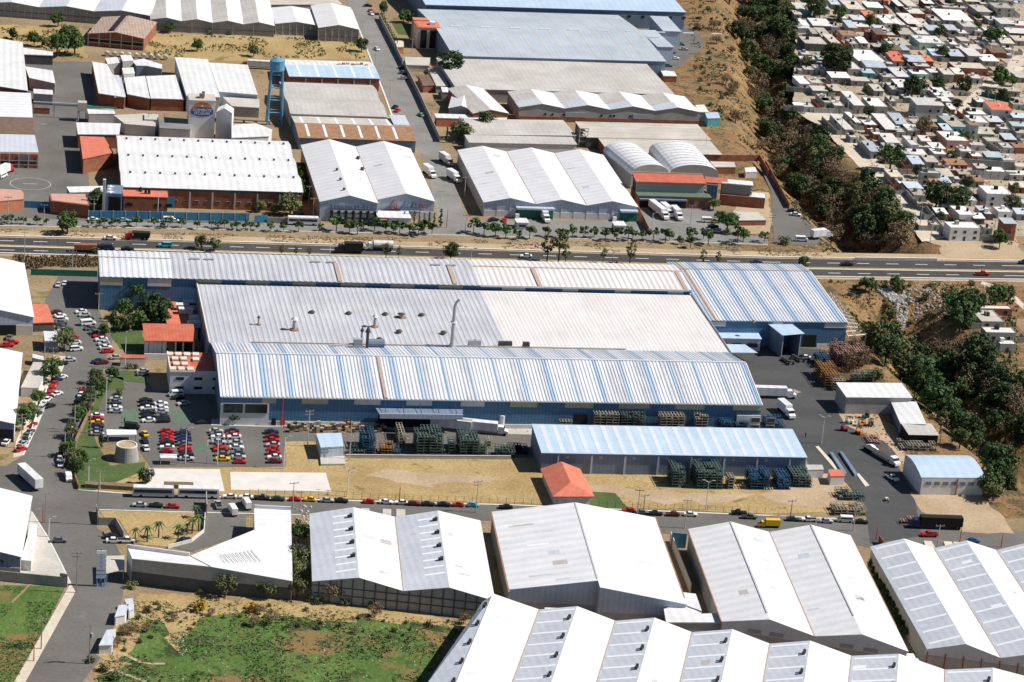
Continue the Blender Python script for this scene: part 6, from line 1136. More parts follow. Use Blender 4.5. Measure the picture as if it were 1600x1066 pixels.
# ---------------------------------------------------------------- vehicles
def car_parts(kind, col, r):
    c = 'car_' + col; wr, L_, W_ = .33, 4.4, 1.7
    def wheels(xs, y, rad=.33, w_=.22):
        me = None
        for x in xs:
            for sy in (-1, 1):
                if me is None: o = MB().hexa([(rad * cs(2 * math.pi * k / 8), -w_ / 2, rad * sn(2 * math.pi * k / 8)) for k in range(8)], [(rad * cs(2 * math.pi * k / 8), w_ / 2, rad * sn(2 * math.pi * k / 8)) for k in range(8)]).build('wheel', 'tyre', r); me = o.data
                else: o = bpy.data.objects.new('wheel', me); C.objects.link(o); o.parent = r; KIDS[r.name].append(o)
                o.location = (x, sy * y, rad)
    def cabin(prof, w0, w1, m, name='glasshouse'):
        lo = min(z for _, z in prof); hi = max(z for _, z in prof); g_ = lambda z, s: s * (w0 + (w1 - w0) * (z - lo) / (hi - lo)) / 2
        return MB().hexa([(x, g_(z, -1), z) for x, z in prof], [(x, g_(z, 1), z) for x, z in prof]).build(name, m, r)
    if kind == 'sedan':
        MB().prism([(-2.2, .3), (2.2, .3), (2.25, .62), (2.05, .8), (1.0, .92), (-1.5, .95), (-2.15, .9), (-2.25, .6)], -.85, .85).build('body', c, r)
        cabin([(1.0, .9), (.45, 1.36), (-.9, 1.38), (-1.6, .93)], 1.6, 1.25, 'glass'); MB().prism([(.42, 1.37), (-.88, 1.39), (-.86, 1.45), (.36, 1.44)], -.62, .62).build('roof', c, r); wheels((-1.35, 1.35), .78)
    elif kind == 'beetle':
        MB().prism([(-2.0, .3), (2.0, .3), (2.02, .5), (1.8, .75), (1.3, .92), (.7, .95), (-1.0, 1.0), (-1.6, .85), (-2.0, .5)], -.72, .72).build('body', c, r)
        cabin([(.8, .93), (.45, 1.3), (0, 1.45), (-.5, 1.43), (-1.1, 1.15), (-1.5, .9)], 1.35, 1.0, 'glass'); MB().prism([(.35, 1.38), (0, 1.49), (-.5, 1.47), (-1.05, 1.22), (-1.0, 1.15), (.2, 1.3)], -.52, .52).build('roof', c, r)
        f = MB(); 
        for x in (-1.3, 1.3):
            for s_ in (-1, 1): f.prism([(x - .5, .35), (x + .5, .35), (x + .35, .72), (x - .35, .72)], s_ * .75 - .12, s_ * .75 + .12)
        f.build('fender', c, r); wheels((-1.3, 1.3), .75)
    elif kind == 'suv':
        MB().prism([(-2.3, .35), (2.3, .35), (2.3, .95), (1.2, 1.05), (-2.3, 1.05)], -.9, .9).build('body', c, r)
        cabin([(1.2, 1.05), (.7, 1.65), (-2.1, 1.68), (-2.28, 1.05)], 1.75, 1.5, 'glass'); MB().box(-2.1, .7, -.72, .72, 1.68, 1.76).build('roof', c, r); wheels((-1.45, 1.45), .82, .38)
    elif kind == 'van':
        MB().prism([(-2.5, .35), (2.5, .35), (2.55, 1.0), (1.9, 1.3), (1.5, 2.1), (-2.5, 2.1)], -.95, .95).build('body', c, r)
        MB().box(-2.2, 1.4, -.97, -.955, 1.3, 1.8).build('side_window', 'glass', r); MB().box(-2.2, 1.4, .955, .97, 1.3, 1.8).build('side_window', 'glass', r); wheels((-1.6, 1.6), .85, .38)
    elif kind == 'pickup':
        MB().prism([(-2.5, .4), (2.5, .4), (2.5, .95), (1.3, 1.05), (-2.5, 1.0)], -.9, .9).build('body', c, r); cabin([(1.3, 1.04), (.8, 1.6), (-.3, 1.62), (-.5, 1.04)], 1.7, 1.4, 'glass')
        MB().box(-.3, .8, -.68, .68, 1.61, 1.69).build('roof', c, r); MB().box(-2.4, -.6, -.78, .78, 1.005, 1.05).build('load_bed', 'black', r); wheels((-1.6, 1.6), .84, .38)
    elif kind in ('box_truck', 'semi', 'black_semi', 'tractor', 'flatbed'):
        L2 = {'box_truck': 6.5, 'tractor': 3}.get(kind, 13)
        if kind != 'tractor': MB().box(-L2 / 2 - 1, L2 / 2 - 1, -1.25, 1.25, 1.1, 1.35 if kind == 'flatbed' else 3.9).build('flat_bed' if kind == 'flatbed' else 'cargo_box', 'black' if kind == 'black_semi' or col == 'black' else 'dark_metal' if kind == 'flatbed' else 'car_yellow' if col == 'yellow' else 'white_roof', r); MB().prism([(L2 / 2 - .8, .6), (L2 / 2 + 2.4, .6), (L2 / 2 + 2.4, 1.5), (L2 / 2 + 1.2, 1.8), (L2 / 2 + .9, 2.9), (L2 / 2 - .8, 2.9)], -1.1, 1.1).build('cab', c, r)
        MB().box(L2 / 2 + 1.0, L2 / 2 + 1.28, -1, 1, 1.85, 2.7).build('windscreen', 'glass', r); MB().box(-L2 / 2 - 1, L2 / 2 + 1, -.5, .5, .6, 1.09).build('chassis', 'dark_metal', r); wheels((-L2 / 2, -L2 / 2 + 1.3, L2 / 2 + 1.4), 1.0, .5, .35)
    elif kind == 'trailer':
        MB().box(-6.5, 6.5, -1.25, 1.25, 1.1, 3.9).build('cargo_box', 'white_roof', r); MB().box(-6, 6, -.5, .5, .7, 1.09).build('chassis', 'dark_metal', r); wheels((-5.5, -4.2), 1.0, .5, .35)
        for y_ in (-.8, .8): MB().box(4.2, 4.4, y_ - .1, y_ + .1, 0, 1.09).build('landing_leg', 'dark_metal', r)
    elif kind == 'bus':
        MB().prism([(-6, .5), (6, .5), (6.05, 1.5), (5.8, 3.1), (-5.95, 3.1), (-6, 1.5)], -1.25, 1.25).build('body', 'car_silver' if col == 'silver' else c, r)
        for y_ in (-1.28, 1.26): MB().box(-5.6, 5.3, y_, y_ + .02, 1.6, 2.6).build('side_window', 'glass', r)
        MB().box(-5.8, 5.6, -1.15, 1.15, 3.1, 3.2).build('roof', 'white_roof', r); wheels((-3.6, 3.9), 1.08, .5, .35)
    elif kind == 'dump_truck':
        MB().prism([(-4, 1.2), (1.6, 1.2), (1.9, 2.9), (-4.3, 2.7)], -1.25, 1.25).build('tipper_body', 'black', r); MB().prism([(1.9, .6), (4.6, .6), (4.6, 1.6), (3.4, 1.8), (3.2, 2.7), (1.9, 2.7)], -1.1, 1.1).build('cab', c, r)
        MB().box(-4, 3, -.5, .5, .6, 1.19).build('chassis', 'dark_metal', r); wheels((-3, -1.6, 3.4), 1.0, .5, .35)
    elif kind == 'tanker':
        mb = MB().bar((-4.5, 0, 2.3), (2.5, 0, 2.3), 1.3, 12); mb.build('tank', 'white_roof', r); MB().prism([(2.8, .6), (5.6, .6), (5.6, 1.6), (4.4, 1.8), (4.2, 2.8), (2.8, 2.8)], -1.1, 1.1).build('cab', c, r)
        MB().box(-4.5, 4, -.5, .5, .6, 1.0).build('chassis', 'dark_metal', r); wheels((-3.6, -2.3, 4.2), 1.0, .5, .35)
CP = {}
def car(kind, col, p, ang, label, group=None, sc=1):
    nm = {'sedan': 'parked_car', 'beetle': 'rounded_car', 'suv': 'off_road_car', 'semi': 'articulated_truck', 'black_semi': 'articulated_truck', 'tractor': 'tractor_truck', 'flatbed': 'flatbed_truck'}.get(kind, kind); ct = {'sedan': 'car', 'beetle': 'car', 'suv': 'car', 'semi': 'truck', 'black_semi': 'truck', 'tractor': 'truck', 'flatbed': 'truck', 'box_truck': 'truck', 'dump_truck': 'truck', 'tanker': 'truck', 'trailer': 'trailer', 'bus': 'bus', 'van': 'van', 'pickup': 'pickup'}[kind]
    p = Vector((p.x, p.y, .12)); rz = math.radians(ang)
    if (kind, col) not in CP:
        r = thing(nm, label, ct, p, rz, group); r.scale = (sc,) * 3; KIDS[r.name] = []; car_parts(kind, col, r); CP[(kind, col)] = r; return r
    src = CP[(kind, col)]; r = dup(src, p, rz, label, scale=(sc,) * 3); r['category'] = ct
    if group: r['group'] = group
    elif 'group' in r: del r['group']
    return r
CN = {'w': 'white', 'r': 'red', 'k': 'black', 's': 'silver', 'g': 'grey', 'b': 'dark blue', 'B': 'blue', 'c': 'cyan', 'y': 'yellow', 'n': 'dark green', 'm': 'maroon', 'd': 'dark red', 'o': 'orange', 'e': 'green'}
KN = {'sedan': 'car', 'beetle': 'rounded car', 'suv': 'off road car', 'pickup': 'pickup', 'van': 'van'}
def carrow(t, items, ang, where, group, jit=3, order='top', sc=1.0):
    """items: (x, y, colour code [+ kind letter])"""
    for k, it in enumerate(items):
        x, y, c = it[:3]; a = it[3] if len(it) > 3 else ang; kind = {'v': 'van', 'p': 'pickup', 'f': 'beetle', 'u': 'suv'}.get(c[1:2], None) or ('beetle' if c[0] in 'r' and rnd.random() < .35 else 'sedan')
        flip = 180 if rnd.random() < .4 else 0
        car(kind, CN[c[0]], P(*Q(t, x, y)) if t else P(x, y), a + rnd.uniform(-jit, jit) + flip, '%s %s, %s from the %s %s' % (CN[c[0]], KN[kind], ordw(k + 1), order, where), group, sc)
def col(t, x, ys, cs_, dx=0): return [(x + dx * i, y, c) for i, (y, c) in enumerate(zip(ys, cs_))]
PK = 'cars in the factory parking lot'
carrow('m1', col('m1', 600, [600, 618, 642, 665, 690, 712], 'wrybgs'), 0, 'in the parking column beside the lawn', PK)
carrow('m1', [(893, 712, 'y', 100), (895, 755, 'k', 97), (900, 800, 'w', 97)], 97, 'in the three cars beside the round tank', PK)
carrow('m1', col('m1', 1030, [697, 717, 735, 752, 772, 797, 817], 'rrrrkwr'), 0, 'in the first full parking column', PK, sc=1.08)
carrow('m1', col('m1', 1128, [697, 712, 735, 755, 775, 797, 812, 842, 866], 'gbbbgrrks', 3), 0, 'in the second full parking column', PK, sc=1.08)
carrow('m1', col('m1', 1332, [697, 713, 733, 765, 797, 812, 840, 868], 'sgwsrrgy', 6), 0, 'in the third full parking column', PK, sc=1.08)
carrow('m1', col('m1', 1430, [697, 717, 732, 768, 797, 830, 857, 885], 'brwswgsr', 7), 0, 'in the fourth full parking column', PK, sc=1.08)
carrow('m2', col('m2', 95, [702, 728, 752, 782, 808, 832, 858, 882], 'bdrsrrwd', 3), 0, 'in the parking column by the red mast', PK, sc=1.08)
carrow('m1', col('m1', 900, [507, 530, 555, 582, 605, 630], 'kkwkkw', 3), 8, 'in the left column of the upper lot', PK, sc=1.05)
carrow('m1', col('m1', 993, [528, 555, 575, 600, 618, 632], 'wwsgkk', 3), 8, 'in the right column of the upper lot', PK, sc=1.05)
carrow('m1', col('m1', 714, [497, 516, 552, 573], 'sgws'), 2, 'in the short column by the lawn hedge', PK)
carrow('m1', [(1085, 470, 'wv', 10), (1098, 488, 'k', 15), (1130, 525, 's', 20), (878, 325, 's', 10), (880, 342, 'g', 10), (1250, 640, 'k', 10), (815, 672, 'kv', -15)], 10, 'near the white offices', PK)
LR = 'cars parked along the left road'
carrow('m1', [(378, 25, 'g'), (384, 50, 'n'), (392, 75, 's'), (420, 95, 'r'), (445, 118, 'r'), (460, 150, 'w'), (470, 190, 'wu'), (430, 255, 's'), (378, 278, 'k')], 15, 'on the upper left kerb', LR, sc=1.05)
carrow('m1', [(540, 32, 'wv'), (560, 62, 'g'), (590, 85, 'g'), (612, 108, 'r'), (625, 130, 'w'), (640, 155, 's'), (652, 180, 'w'), (665, 202, 'r'), (605, 265, 'b'), (628, 272, 'm'), (718, 240, 's')], 15, 'of the cars on the right kerb', LR, sc=1.05)
carrow('z5', [(345, 948, 'm'), (372, 970, 'w'), (382, 995, 'wu'), (385, 1042, 'g')], 15, 'by the red roofed office', LR)
carrow('z5', [(500, 945, 'w'), (520, 965, 's'), (540, 990, 'k'), (552, 1018, 'wu'), (560, 1045, 'b'), (400, 770, 'w', 80), (360, 780, 's', 80)], 15, 'beside the rear hall shade', LR)
carrow('m1', [(380, 362, 'w', 40), (352, 378, 'b', 40), (333, 405, 'r'), (318, 435, 'r'), (305, 465, 'r'), (352, 465, 'w', 45), (290, 502, 'w'), (305, 540, 'k', 40), (255, 555, 's'), (232, 590, 'n'), (205, 655, 'r'), (185, 700, 'g'), (170, 722, 'g'), (158, 748, 'k'), (145, 772, 's'), (128, 808, 'r', 40)], 62, 'of the cars along the lower left kerb', LR)
carrow('m1', [(525, 438, 'r', 30), (500, 470, 'w', 80), (492, 500, 'n', 80), (500, 520, 'b', 80), (450, 640, 'k', 75), (438, 688, 'w', 75), (420, 740, 'n', 75), (400, 790, 'k', 80), (375, 835, 'r', 85), (368, 868, 's', 85), (375, 898, 'w', 85), (422, 985, 'wv', 95)], 80, 'of the cars beside the lawn hedge', LR)
carrow('b1', [(733, 141, 's'), (820, 144, 'k'), (910, 148, 'r')], -5, 'of the three cars below the buses', 'cars on the front road', order='left')
FR_ = [Q('b1', 1210, 97) + ('w',), Q('b1', 1295, 99) + ('w',), Q('b2', 30, 104) + ('bp',), Q('b2', 115, 109) + ('n',), Q('b2', 205, 110) + ('rf',), Q('b2', 282, 112) + ('yf',), Q('b2', 375, 117) + ('s',), Q('b2', 448, 119) + ('k',), Q('b2', 593, 123) + ('rf',), Q('b2', 685, 126) + ('w',), Q('b2', 765, 129) + ('w',), Q('b2', 830, 134) + ('d',), Q('b2', 905, 137) + ('k',), Q('b2', 990, 139) + ('k',), Q('b2', 1065, 140) + ('rf',), Q('b2', 1143, 142) + ('cf',), Q('b2', 1315, 152) + ('k',),
       Q('b3', 615, 170) + ('r',), Q('b3', 685, 180) + ('g',), Q('b3', 757, 186) + ('k',), Q('b3', 847, 190) + ('d',), Q('b3', 940, 191) + ('w',), Q('b3', 1195, 183) + ('kp',), Q('b3', 1250, 204) + ('gp',), Q('b4', 130, 216) + ('n',), Q('b4', 215, 219) + ('wp',), Q('b4', 305, 226) + ('s',), Q('b4', 403, 222) + ('wv',), Q('b4', 490, 230) + ('k',)]
carrow(None, FR_, -6, 'in the line parked along the front road kerb', 'cars on the front road', jit=1, order='left')
carrow('z5', [(575, 376, 'w'), (635, 378, 'g'), (760, 380, 's'), (850, 382, 'n'), (955, 384, 's'), (1045, 382, 'wv'), (1070, 384, 'w')], 0, 'in the line beside the blue fence', 'cars beside the blue fence', order='left', jit=1)
HW = 'vehicles on the highway'
for kind, c, t, x, y, a, lb in (('sedan', 'white', 'z5', 680, 492, 0, 'white car stopped on the far shoulder of the highway'), ('dump_truck', 'red', 'z5', 850, 492, 180, 'red cabbed dump truck with dark body on the highway'), ('suv', 'cyan', 'z5', 1018, 538, 180, 'bright blue car on the highway near the median'),
                             ('van', 'dark blue', 'z5', 662, 556, 0, 'dark van on the highway right of the red trailer truck'), ('sedan', 'black', 'z5', 785, 560, 0, 'black car just above the left end of the rear hall'), ('box_truck', 'black', 'z6', 582, 575, 180, 'dark truck on the highway ahead of the white tanker'),
                             ('tanker', 'white', 'z6', 765, 558, 180, 'white tanker truck on the highway shoulder lane'), ('sedan', 'white', 'z7', 85, 603, 180, 'white car on the highway above the cream roof'), ('sedan', 'dark blue', 'z7', 1505, 642, 180, 'dark car on the highway above the striped hall'),
                             ('sedan', 'black', 'z8', 485, 652, 180, 'black car on the far carriageway near the ravine'), ('pickup', 'red', 'z8', 1320, 712, 0, 'red pickup on the near carriageway at the right'), ('sedan', 'dark blue', 'z8', 1580, 640, 180, 'dark car cut by the right photo edge on the highway')):
    car(kind, c, P(*Q(t, x, y)), a - .5, lb, HW, 1.15)
r = thing('dump_truck', 'red bodied heavy tipper truck on the near carriageway at left', 'truck', Vector((*P(*Q('z5', 530, 568)).xy, .12)), 0, HW); KIDS[r.name] = []
MB().prism([(-4.6, 1.1), (4, 1.1), (4.2, 3.2), (-4.8, 3.2)], -1.25, 1.25).build('tipper_body', 'brick', r); MB().box(4.4, 6.8, -1.1, 1.1, .6, 3).build('cab', 'black', r); MB().box(-4.5, 4.5, -.5, .5, .5, 1.08).build('chassis', 'dark_metal', r)
for x in (-3.6, -2.2, 5.6):
    for y in (-1, 1): MB().hexa([(x + .5 * cs(k), y - .17, .5 + .5 * sn(k)) for k in (0, 1, 2, 3, 4, 5)], [(x + .5 * cs(k), y + .17, .5 + .5 * sn(k)) for k in (0, 1, 2, 3, 4, 5)]).build('wheel', 'tyre', r)
TRK = [('bus', 'silver', 'b1', 808, 88, -3, 'silver sided bus with white roof, left of two beside the dry grass'), ('bus', 'white', 'b1', 1046, 92, -3, 'white roofed bus, right of two beside the dry grass'), ('bus', 'white', 'z6', 290, 400, -1, 'white bus on the service road left of the twin gabled warehouse'),
       ('trailer', 'white', 'm1', 185, 1010, -67, 'long white trailer parked on the left road junction'), ('black_semi', 'dark blue', 'b4', 890, 255, 176, 'long black trailer truck with blue cab at the east junction'), ('box_truck', 'yellow', 'b4', 10, 250, 177, 'yellow truck with cream box at the front road kerb'),
       ('pickup', 'red', 'b4', 850, 298, 180, 'red pickup carrying a load on the east junction road'), ('beetle', 'blue', 'b4', 1080, 330, 0, 'small blue rounded car at the lower east road'), ('sedan', 'grey', 'b1', 310, 328, 0, 'small dark car driving down the left road'),
       ('sedan', 'black', 'b1', 590, 308, 0, 'black car parked behind the angled warehouse entrance'), ('sedan', 'white', 'b1', 600, 330, 0, 'white car parked beside the angled warehouse entrance'), ('pickup', 'white', 'b1', 665, 330, 0, 'white pickup parked against the angled warehouse wall'),
       ('sedan', 'dark blue', 'b1', 972, 328, 30, 'dark blue car on the ramp beside the palm garden'), ('pickup', 'silver', 'b1', 1150, 142, 95, 'silver pickup standing nose on by the front road'), ('box_truck', 'white', 'b1', 1225, 178, 100, 'white cabbed truck in the yard of the angled warehouse, left'), ('box_truck', 'cream', 'b1', 1298, 145, 100, 'cream cabbed truck in the yard of the angled warehouse, right'),
       ('semi', 'white', 'm2', 1380, 695, -14, 'white semi truck with long grey trailer behind the rack stacks'), ('trailer', 'white', 'm2', 1200, 680, -16, 'long white trailer left of the white semi truck'), ('semi', 'white', 'm4', 10, 480, -3, 'white trailer truck backed to the blue striped hall'), ('box_truck', 'white', 'm4', 105, 580, -80, 'white box truck parked facing the viewer in the truck yard'),
       ('tractor', 'red', 'm4', 175, 245, -72, 'red cabbed truck standing by the loading dock'), ('tractor', 'dark blue', 'm4', 112, 262, -72, 'blue cabbed truck under the loading dock roof'), ('sedan', 'white', 'm4', 225, 242, 170, 'white car parked by the roller door of the striped hall'),
       ('flatbed', 'white', 'm4', 690, 850, -68, 'flatbed truck with white cab between scrap and the east warehouse'), ('pickup', 'white', 'm4', 762, 985, -65, 'white pickup standing open beside the east warehouse'), ('sedan', 'white', 'm4', 640, 800, -70, 'white car behind the flatbed truck'),
       ('box_truck', 'white', 'z6', 1065, 95, -75, 'white truck parked on the left kerb of the cross street'), ('box_truck', 'white', 'z6', 1215, 125, -72, 'white box truck with long shadow on the cross street'), ('box_truck', 'silver', 'z6', 1168, 20, -72, 'silver box truck behind another on the cross street'),
       ('box_truck', 'white', 'z7', 195, 368, -85, 'white truck at the left green loading door'), ('semi', 'white', 'z7', 900, 335, -80, 'white long truck leaving the lattice office dock, leftmost'), ('box_truck', 'white', 'z7', 950, 335, -80, 'white truck in the middle before the lattice office dock'), ('box_truck', 'white', 'z7', 1012, 355, -85, 'white truck rightmost before the lattice office dock'),
       ('van', 'white', 'z8', 205, 502, -3, 'white van at the bottom of the truck lot near the ravine'), ('sedan', 'black', 'z8', 152, 322, -20, 'black car at the top of the truck lot'), ('sedan', 'white', 'z8', 170, 345, -20, 'white car at the top of the truck lot'), ('box_truck', 'silver', 'z8', 320, 485, 20, 'grey box truck at the ravine edge below the truck lot'),
       ('sedan', 'white', 'z2', 745, 310, -75, 'white car driving along the upper cross street'), ('sedan', 'red', 'z2', 872, 690, 60, 'red car parked halfway down the cross street'), ('sedan', 'black', 'z2', 858, 668, 60, 'black car parked behind the red car on the cross street'), ('sedan', 'red', 'z2', 708, 75, -80, 'red car near the top of the cross street'), ('sedan', 'white', 'z2', 712, 92, -80, 'white car near the top of the cross street'), ('sedan', 'black', 'z2', 690, 42, 0, 'black car at the very top of the cross street'),
       ('sedan', 'black', 'z2', 905, 425, 0, 'black car at the right kerb of the cross street, rear of three'), ('sedan', 'grey', 'z2', 908, 457, 0, 'grey car at the right kerb of the cross street, middle of three'), ('sedan', 'silver', 'z2', 910, 490, 0, 'silver car at the right kerb of the cross street, front of three'), ('sedan', 'green', 'z2', 1018, 718, -70, 'green car in the wall shadow on the cross street'),
       ('semi', 'red', 'z2', 20, 425, 175, 'red lorry standing behind the blue water tower'), ('sedan', 'red', 'z2', 1098, 432, 0, 'red car parked on the narrow grey workshop'),
       ('sedan', 'black', 'z6', 545, 388, 80, 'black car parked left in front of the letter sign warehouse'), ('sedan', 'black', 'z6', 678, 393, 80, 'black car parked right in front of the letter sign warehouse'), ('sedan', 'black', 'z6', 1465, 378, 20, 'black car left of the red car at the street corner'), ('beetle', 'red', 'z6', 1532, 380, 80, 'red rounded car at the street corner yard'), ('sedan', 'dark green', 'z6', 1472, 412, 20, 'dark green car below the red car at the street corner'),
       ('pickup', 'white', 'z5', 900, 292, 30, 'white pickup parked in front of the brick office'), ('sedan', 'silver', 'z5', 960, 308, 0, 'silver car parked behind the blue fence'), ('sedan', 'black', 'z6', 262, 338, 0, 'dark car under the tree right of the blue fence'), ('van', 'white', 'z5', 15, 110, 60, 'white van beside the red truck at the left yard edge'), ('semi', 'red', 'z5', 5, 100, 60, 'red truck at the left yard edge near the playing circle'),
       ('van', 'white', 'z7', 1205, 385, 0, 'white van in the lot before the lattice office'), ('sedan', 'yellow', 'z7', 1250, 388, 0, 'yellow car in the lot before the lattice office'), ('sedan', 'black', 'z7', 1240, 418, 0, 'black car in the lot before the lattice office'), ('sedan', 'silver', 'z7', 1268, 448, 0, 'silver car in the lot before the lattice office'),
       ('sedan', 'white', 'z3', 1005, 368, 0, 'white car in the hill car park, third from the top'), ('sedan', 'silver', 'z3', 1060, 310, 0, 'silver car in the hill car park, second from the top'), ('sedan', 'blue', 'z3', 985, 332, 20, 'blue car in the hill car park near the grey step'), ('sedan', 'green', 'z3', 1042, 278, -30, 'green car at the top of the hill car park'), ('sedan', 'grey', 'z3', 962, 412, 0, 'grey car lowest in the hill car park'), ('sedan', 'black', 'z3', 1145, 182, -30, 'black car at the rim of the hill car park'),
       ('sedan', 'white', 's4', 210, 530, 0, 'white car on the settlement dirt street before the two storey house'), ('sedan', 'white', 's4', 1215, 805, 0, 'white car parked under the tan roofed settlement house'), ('sedan', 'white', 's5', 1205, 870, 0, 'white car in the yard right of the white settlement house'), ('sedan', 'silver', 's4', 205, 615, 20, 'silver car among the settlement yards'),
       ('sedan', 'black', 'm1', 20, 760, 60, 'black car left under the warehouse canopy'), ('sedan', 'white', 'm1', 38, 765, 70, 'white car under the warehouse canopy'), ('sedan', 'red', 'm1', 45, 165, 10, 'red car in the left edge yard, nearer'), ('sedan', 'red', 'm1', 75, 148, 10, 'red car in the left edge yard, farther'), ('sedan', 'grey', 'm1', 58, 118, 80, 'dark grey car at the top of the left edge yard')]
for kind, c, t, x, y, a, lb in TRK: car(kind, c, P(*Q(t, x, y)), a, lb, None, .72 if 'angled warehouse,' in lb or kind == 'box_truck' and c == 'yellow' else 1.08)
# ---------------------------------------------------------------- trees
def crown(seed, R_, H_, z0, n, leaf, clumps, fl=.35, shape='round'):
    q = random.Random(seed); mb = MB(); cl = []
    for _ in range(clumps):
        while True:
            x, y, z = q.uniform(-1, 1), q.uniform(-1, 1), q.uniform(-1, 1)
            if .15 < x * x + y * y + z * z < 1: break
        k = 1.0
        if shape == 'cone': k = .25 + .75 * (1 - (z + 1) / 2)
        cl.append((x * R_ * .8 * k, y * R_ * .8 * k, z0 + (z * .5 + .5) * H_, q.uniform(.55, 1.1)))
    for i in range(n):
        cx, cy, cz, s_ = cl[i % clumps]; r = R_ * fl * s_
        d = Vector((q.gauss(0, 1), q.gauss(0, 1), q.gauss(0, .7))).normalized() * r * q.uniform(.6, 1); p = Vector((cx, cy, cz)) + d
        nr = (d.normalized() + Vector((q.uniform(-.6, .6), q.uniform(-.6, .6), q.uniform(-.2, .8)))).normalized(); u = nr.orthogonal().normalized(); u = Matrix.Rotation(q.uniform(0, 6.28), 3, nr) @ u; v = nr.cross(u); l = leaf * q.uniform(.5, 1.2)
        mb.face([p - u * l - v * l * .5, p + u * l * .2 - v * l * .7, p + u * l + v * l * .3, p - u * l * .3 + v * l * .7])
    return mb
def trunk(seed, h, r, R_):
    q = random.Random(seed); mb = MB().bar((0, 0, -.5), (0, 0, h), r, 6, r * .6)
    for k in range(4):
        a = q.uniform(0, 6.28); mb.bar((0, 0, h * q.uniform(.5, .95)), (R_ * .5 * cs(a), R_ * .5 * sn(a), h + R_ * q.uniform(.3, .9)), r * .5, 4, r * .15)
    return mb
STY = {'green': ('leaf_green', 3.2, 4.4, 1.8, 1700, .30, 34, .34, 'round'), 'dark': ('leaf_dark', 3.6, 5.0, 1.6, 1900, .30, 38, .34, 'round'), 'olive': ('leaf_olive', 3.4, 4.2, 1.6, 1400, .28, 34, .34, 'round'), 'dry': ('leaf_brown', 3.4, 4.0, 1.5, 1300, .20, 34, .38, 'round'),
       'bush': ('leaf_olive', 1.5, 1.5, .1, 420, .2, 10, .5, 'round'), 'young': ('leaf_green', 1.5, 2.2, 1.3, 200, .32, 9, .45, 'round'), 'cypress': ('leaf_dark', .75, 6.5, .3, 260, .3, 22, .7, 'cone'), 'eucalypt': ('leaf_olive', 2.4, 6.5, 2.6, 380, .36, 18, .34, 'round'), 'conifer': ('leaf_dark', 2.4, 7.5, 1.2, 520, .42, 26, .4, 'cone'), 'gold': ('leaf_yellow', 1.8, 2.2, .2, 260, .3, 10, .5, 'round')}
TP = {}
def tree(style, p, label, group=None, sc=1.0, name=None, cat='tree', q=None):
    v = rnd.randrange(3) if style not in ('cypress', 'gold') else 0; rz = rnd.uniform(0, 6.28); s_ = sc * rnd.uniform(.9, 1.1); scl = (s_ * rnd.uniform(.9, 1.15), s_ * rnd.uniform(.9, 1.15), s_)
    if (style, v) not in TP:
        lm, R_, H_, z0, n, leaf, clp, fl, sh = STY[style]; nm = name or {'bush': 'bush', 'dry': 'bare_tree', 'dark': 'evergreen_tree', 'olive': 'broadleaf_tree', 'gold': 'bush', 'cypress': 'cypress_tree', 'young': 'young_tree', 'eucalypt': 'eucalyptus_tree', 'conifer': 'conifer_tree'}.get(style, 'tree')
        r = thing(nm, label, cat, p, rz, group); r.scale = scl; KIDS[r.name] = []
        crown(v * 7 + len(style), R_, H_, z0, n, leaf, clp, fl, sh).build('crown', lm, r); trunk(v, z0 + H_ * .3, .12 if R_ < 2 else .25, R_).build('trunk', 'bark', r); TP[(style, v)] = r; return r
    r = dup(TP[(style, v)], p, rz, label, scale=scl); r['category'] = cat
    if group: r['group'] = group
    elif 'group' in r: del r['group']
    return r
def trees(t, lst, where, group, order='left', terr=False, cat='tree'):
    for k, (x, y, st, sc) in enumerate(lst):
        p = (PT if terr else P)(*(Q(t, x, y) if t else (x, y)))
        adj = {'green': 'green leafy tree', 'dark': 'dark green tree', 'olive': 'olive green tree', 'dry': 'bare brownish tree', 'bush': 'low olive bush', 'young': 'small green tree', 'cypress': 'slim dark cypress', 'eucalypt': 'thin airy tree', 'conifer': 'pointed dark conifer', 'gold': 'golden yellow bush'}[st]
        tree(st, p, '%s, %s from the %s %s' % (adj, ordw(k + 1), order, where), group, sc)
RW = [('z5', x, y, 'young', s_) for x, y, s_ in ((25, 400, .9), (70, 390, .8), (108, 395, .7), (145, 395, .7), (228, 400, .9), (285, 405, .8), (560, 412, .9), (615, 415, .8), (642, 408, .8), (690, 418, .9), (720, 412, .9), (790, 415, .7), (840, 412, 1), (955, 415, 1), (1000, 425, .8), (1035, 418, 1), (1120, 418, .9), (1215, 430, 1), (1305, 418, .7), (1350, 430, .9), (1382, 425, 1), (1435, 432, .7), (1460, 430, .9), (1515, 435, .9), (1545, 430, .8))]
RW += [('z6', x, y, 'young', s_) for x, y, s_ in ((12, 435, .8), (92, 440, .9), (168, 440, .9), (262, 445, 1.2), (400, 440, .8), (495, 440, 1.6), (575, 452, 1.2), (625, 460, 1.5), (730, 440, 1.5), (800, 455, 1.3), (845, 455, 1.1), (885, 450, 1.4), (945, 465, 1.4), (1000, 470, 1.3), (1035, 460, 1.6), (1085, 460, 1.2), (1340, 455, 1.5), (1405, 465, 1.4), (1475, 475, 1.5), (1540, 480, 1.3))]
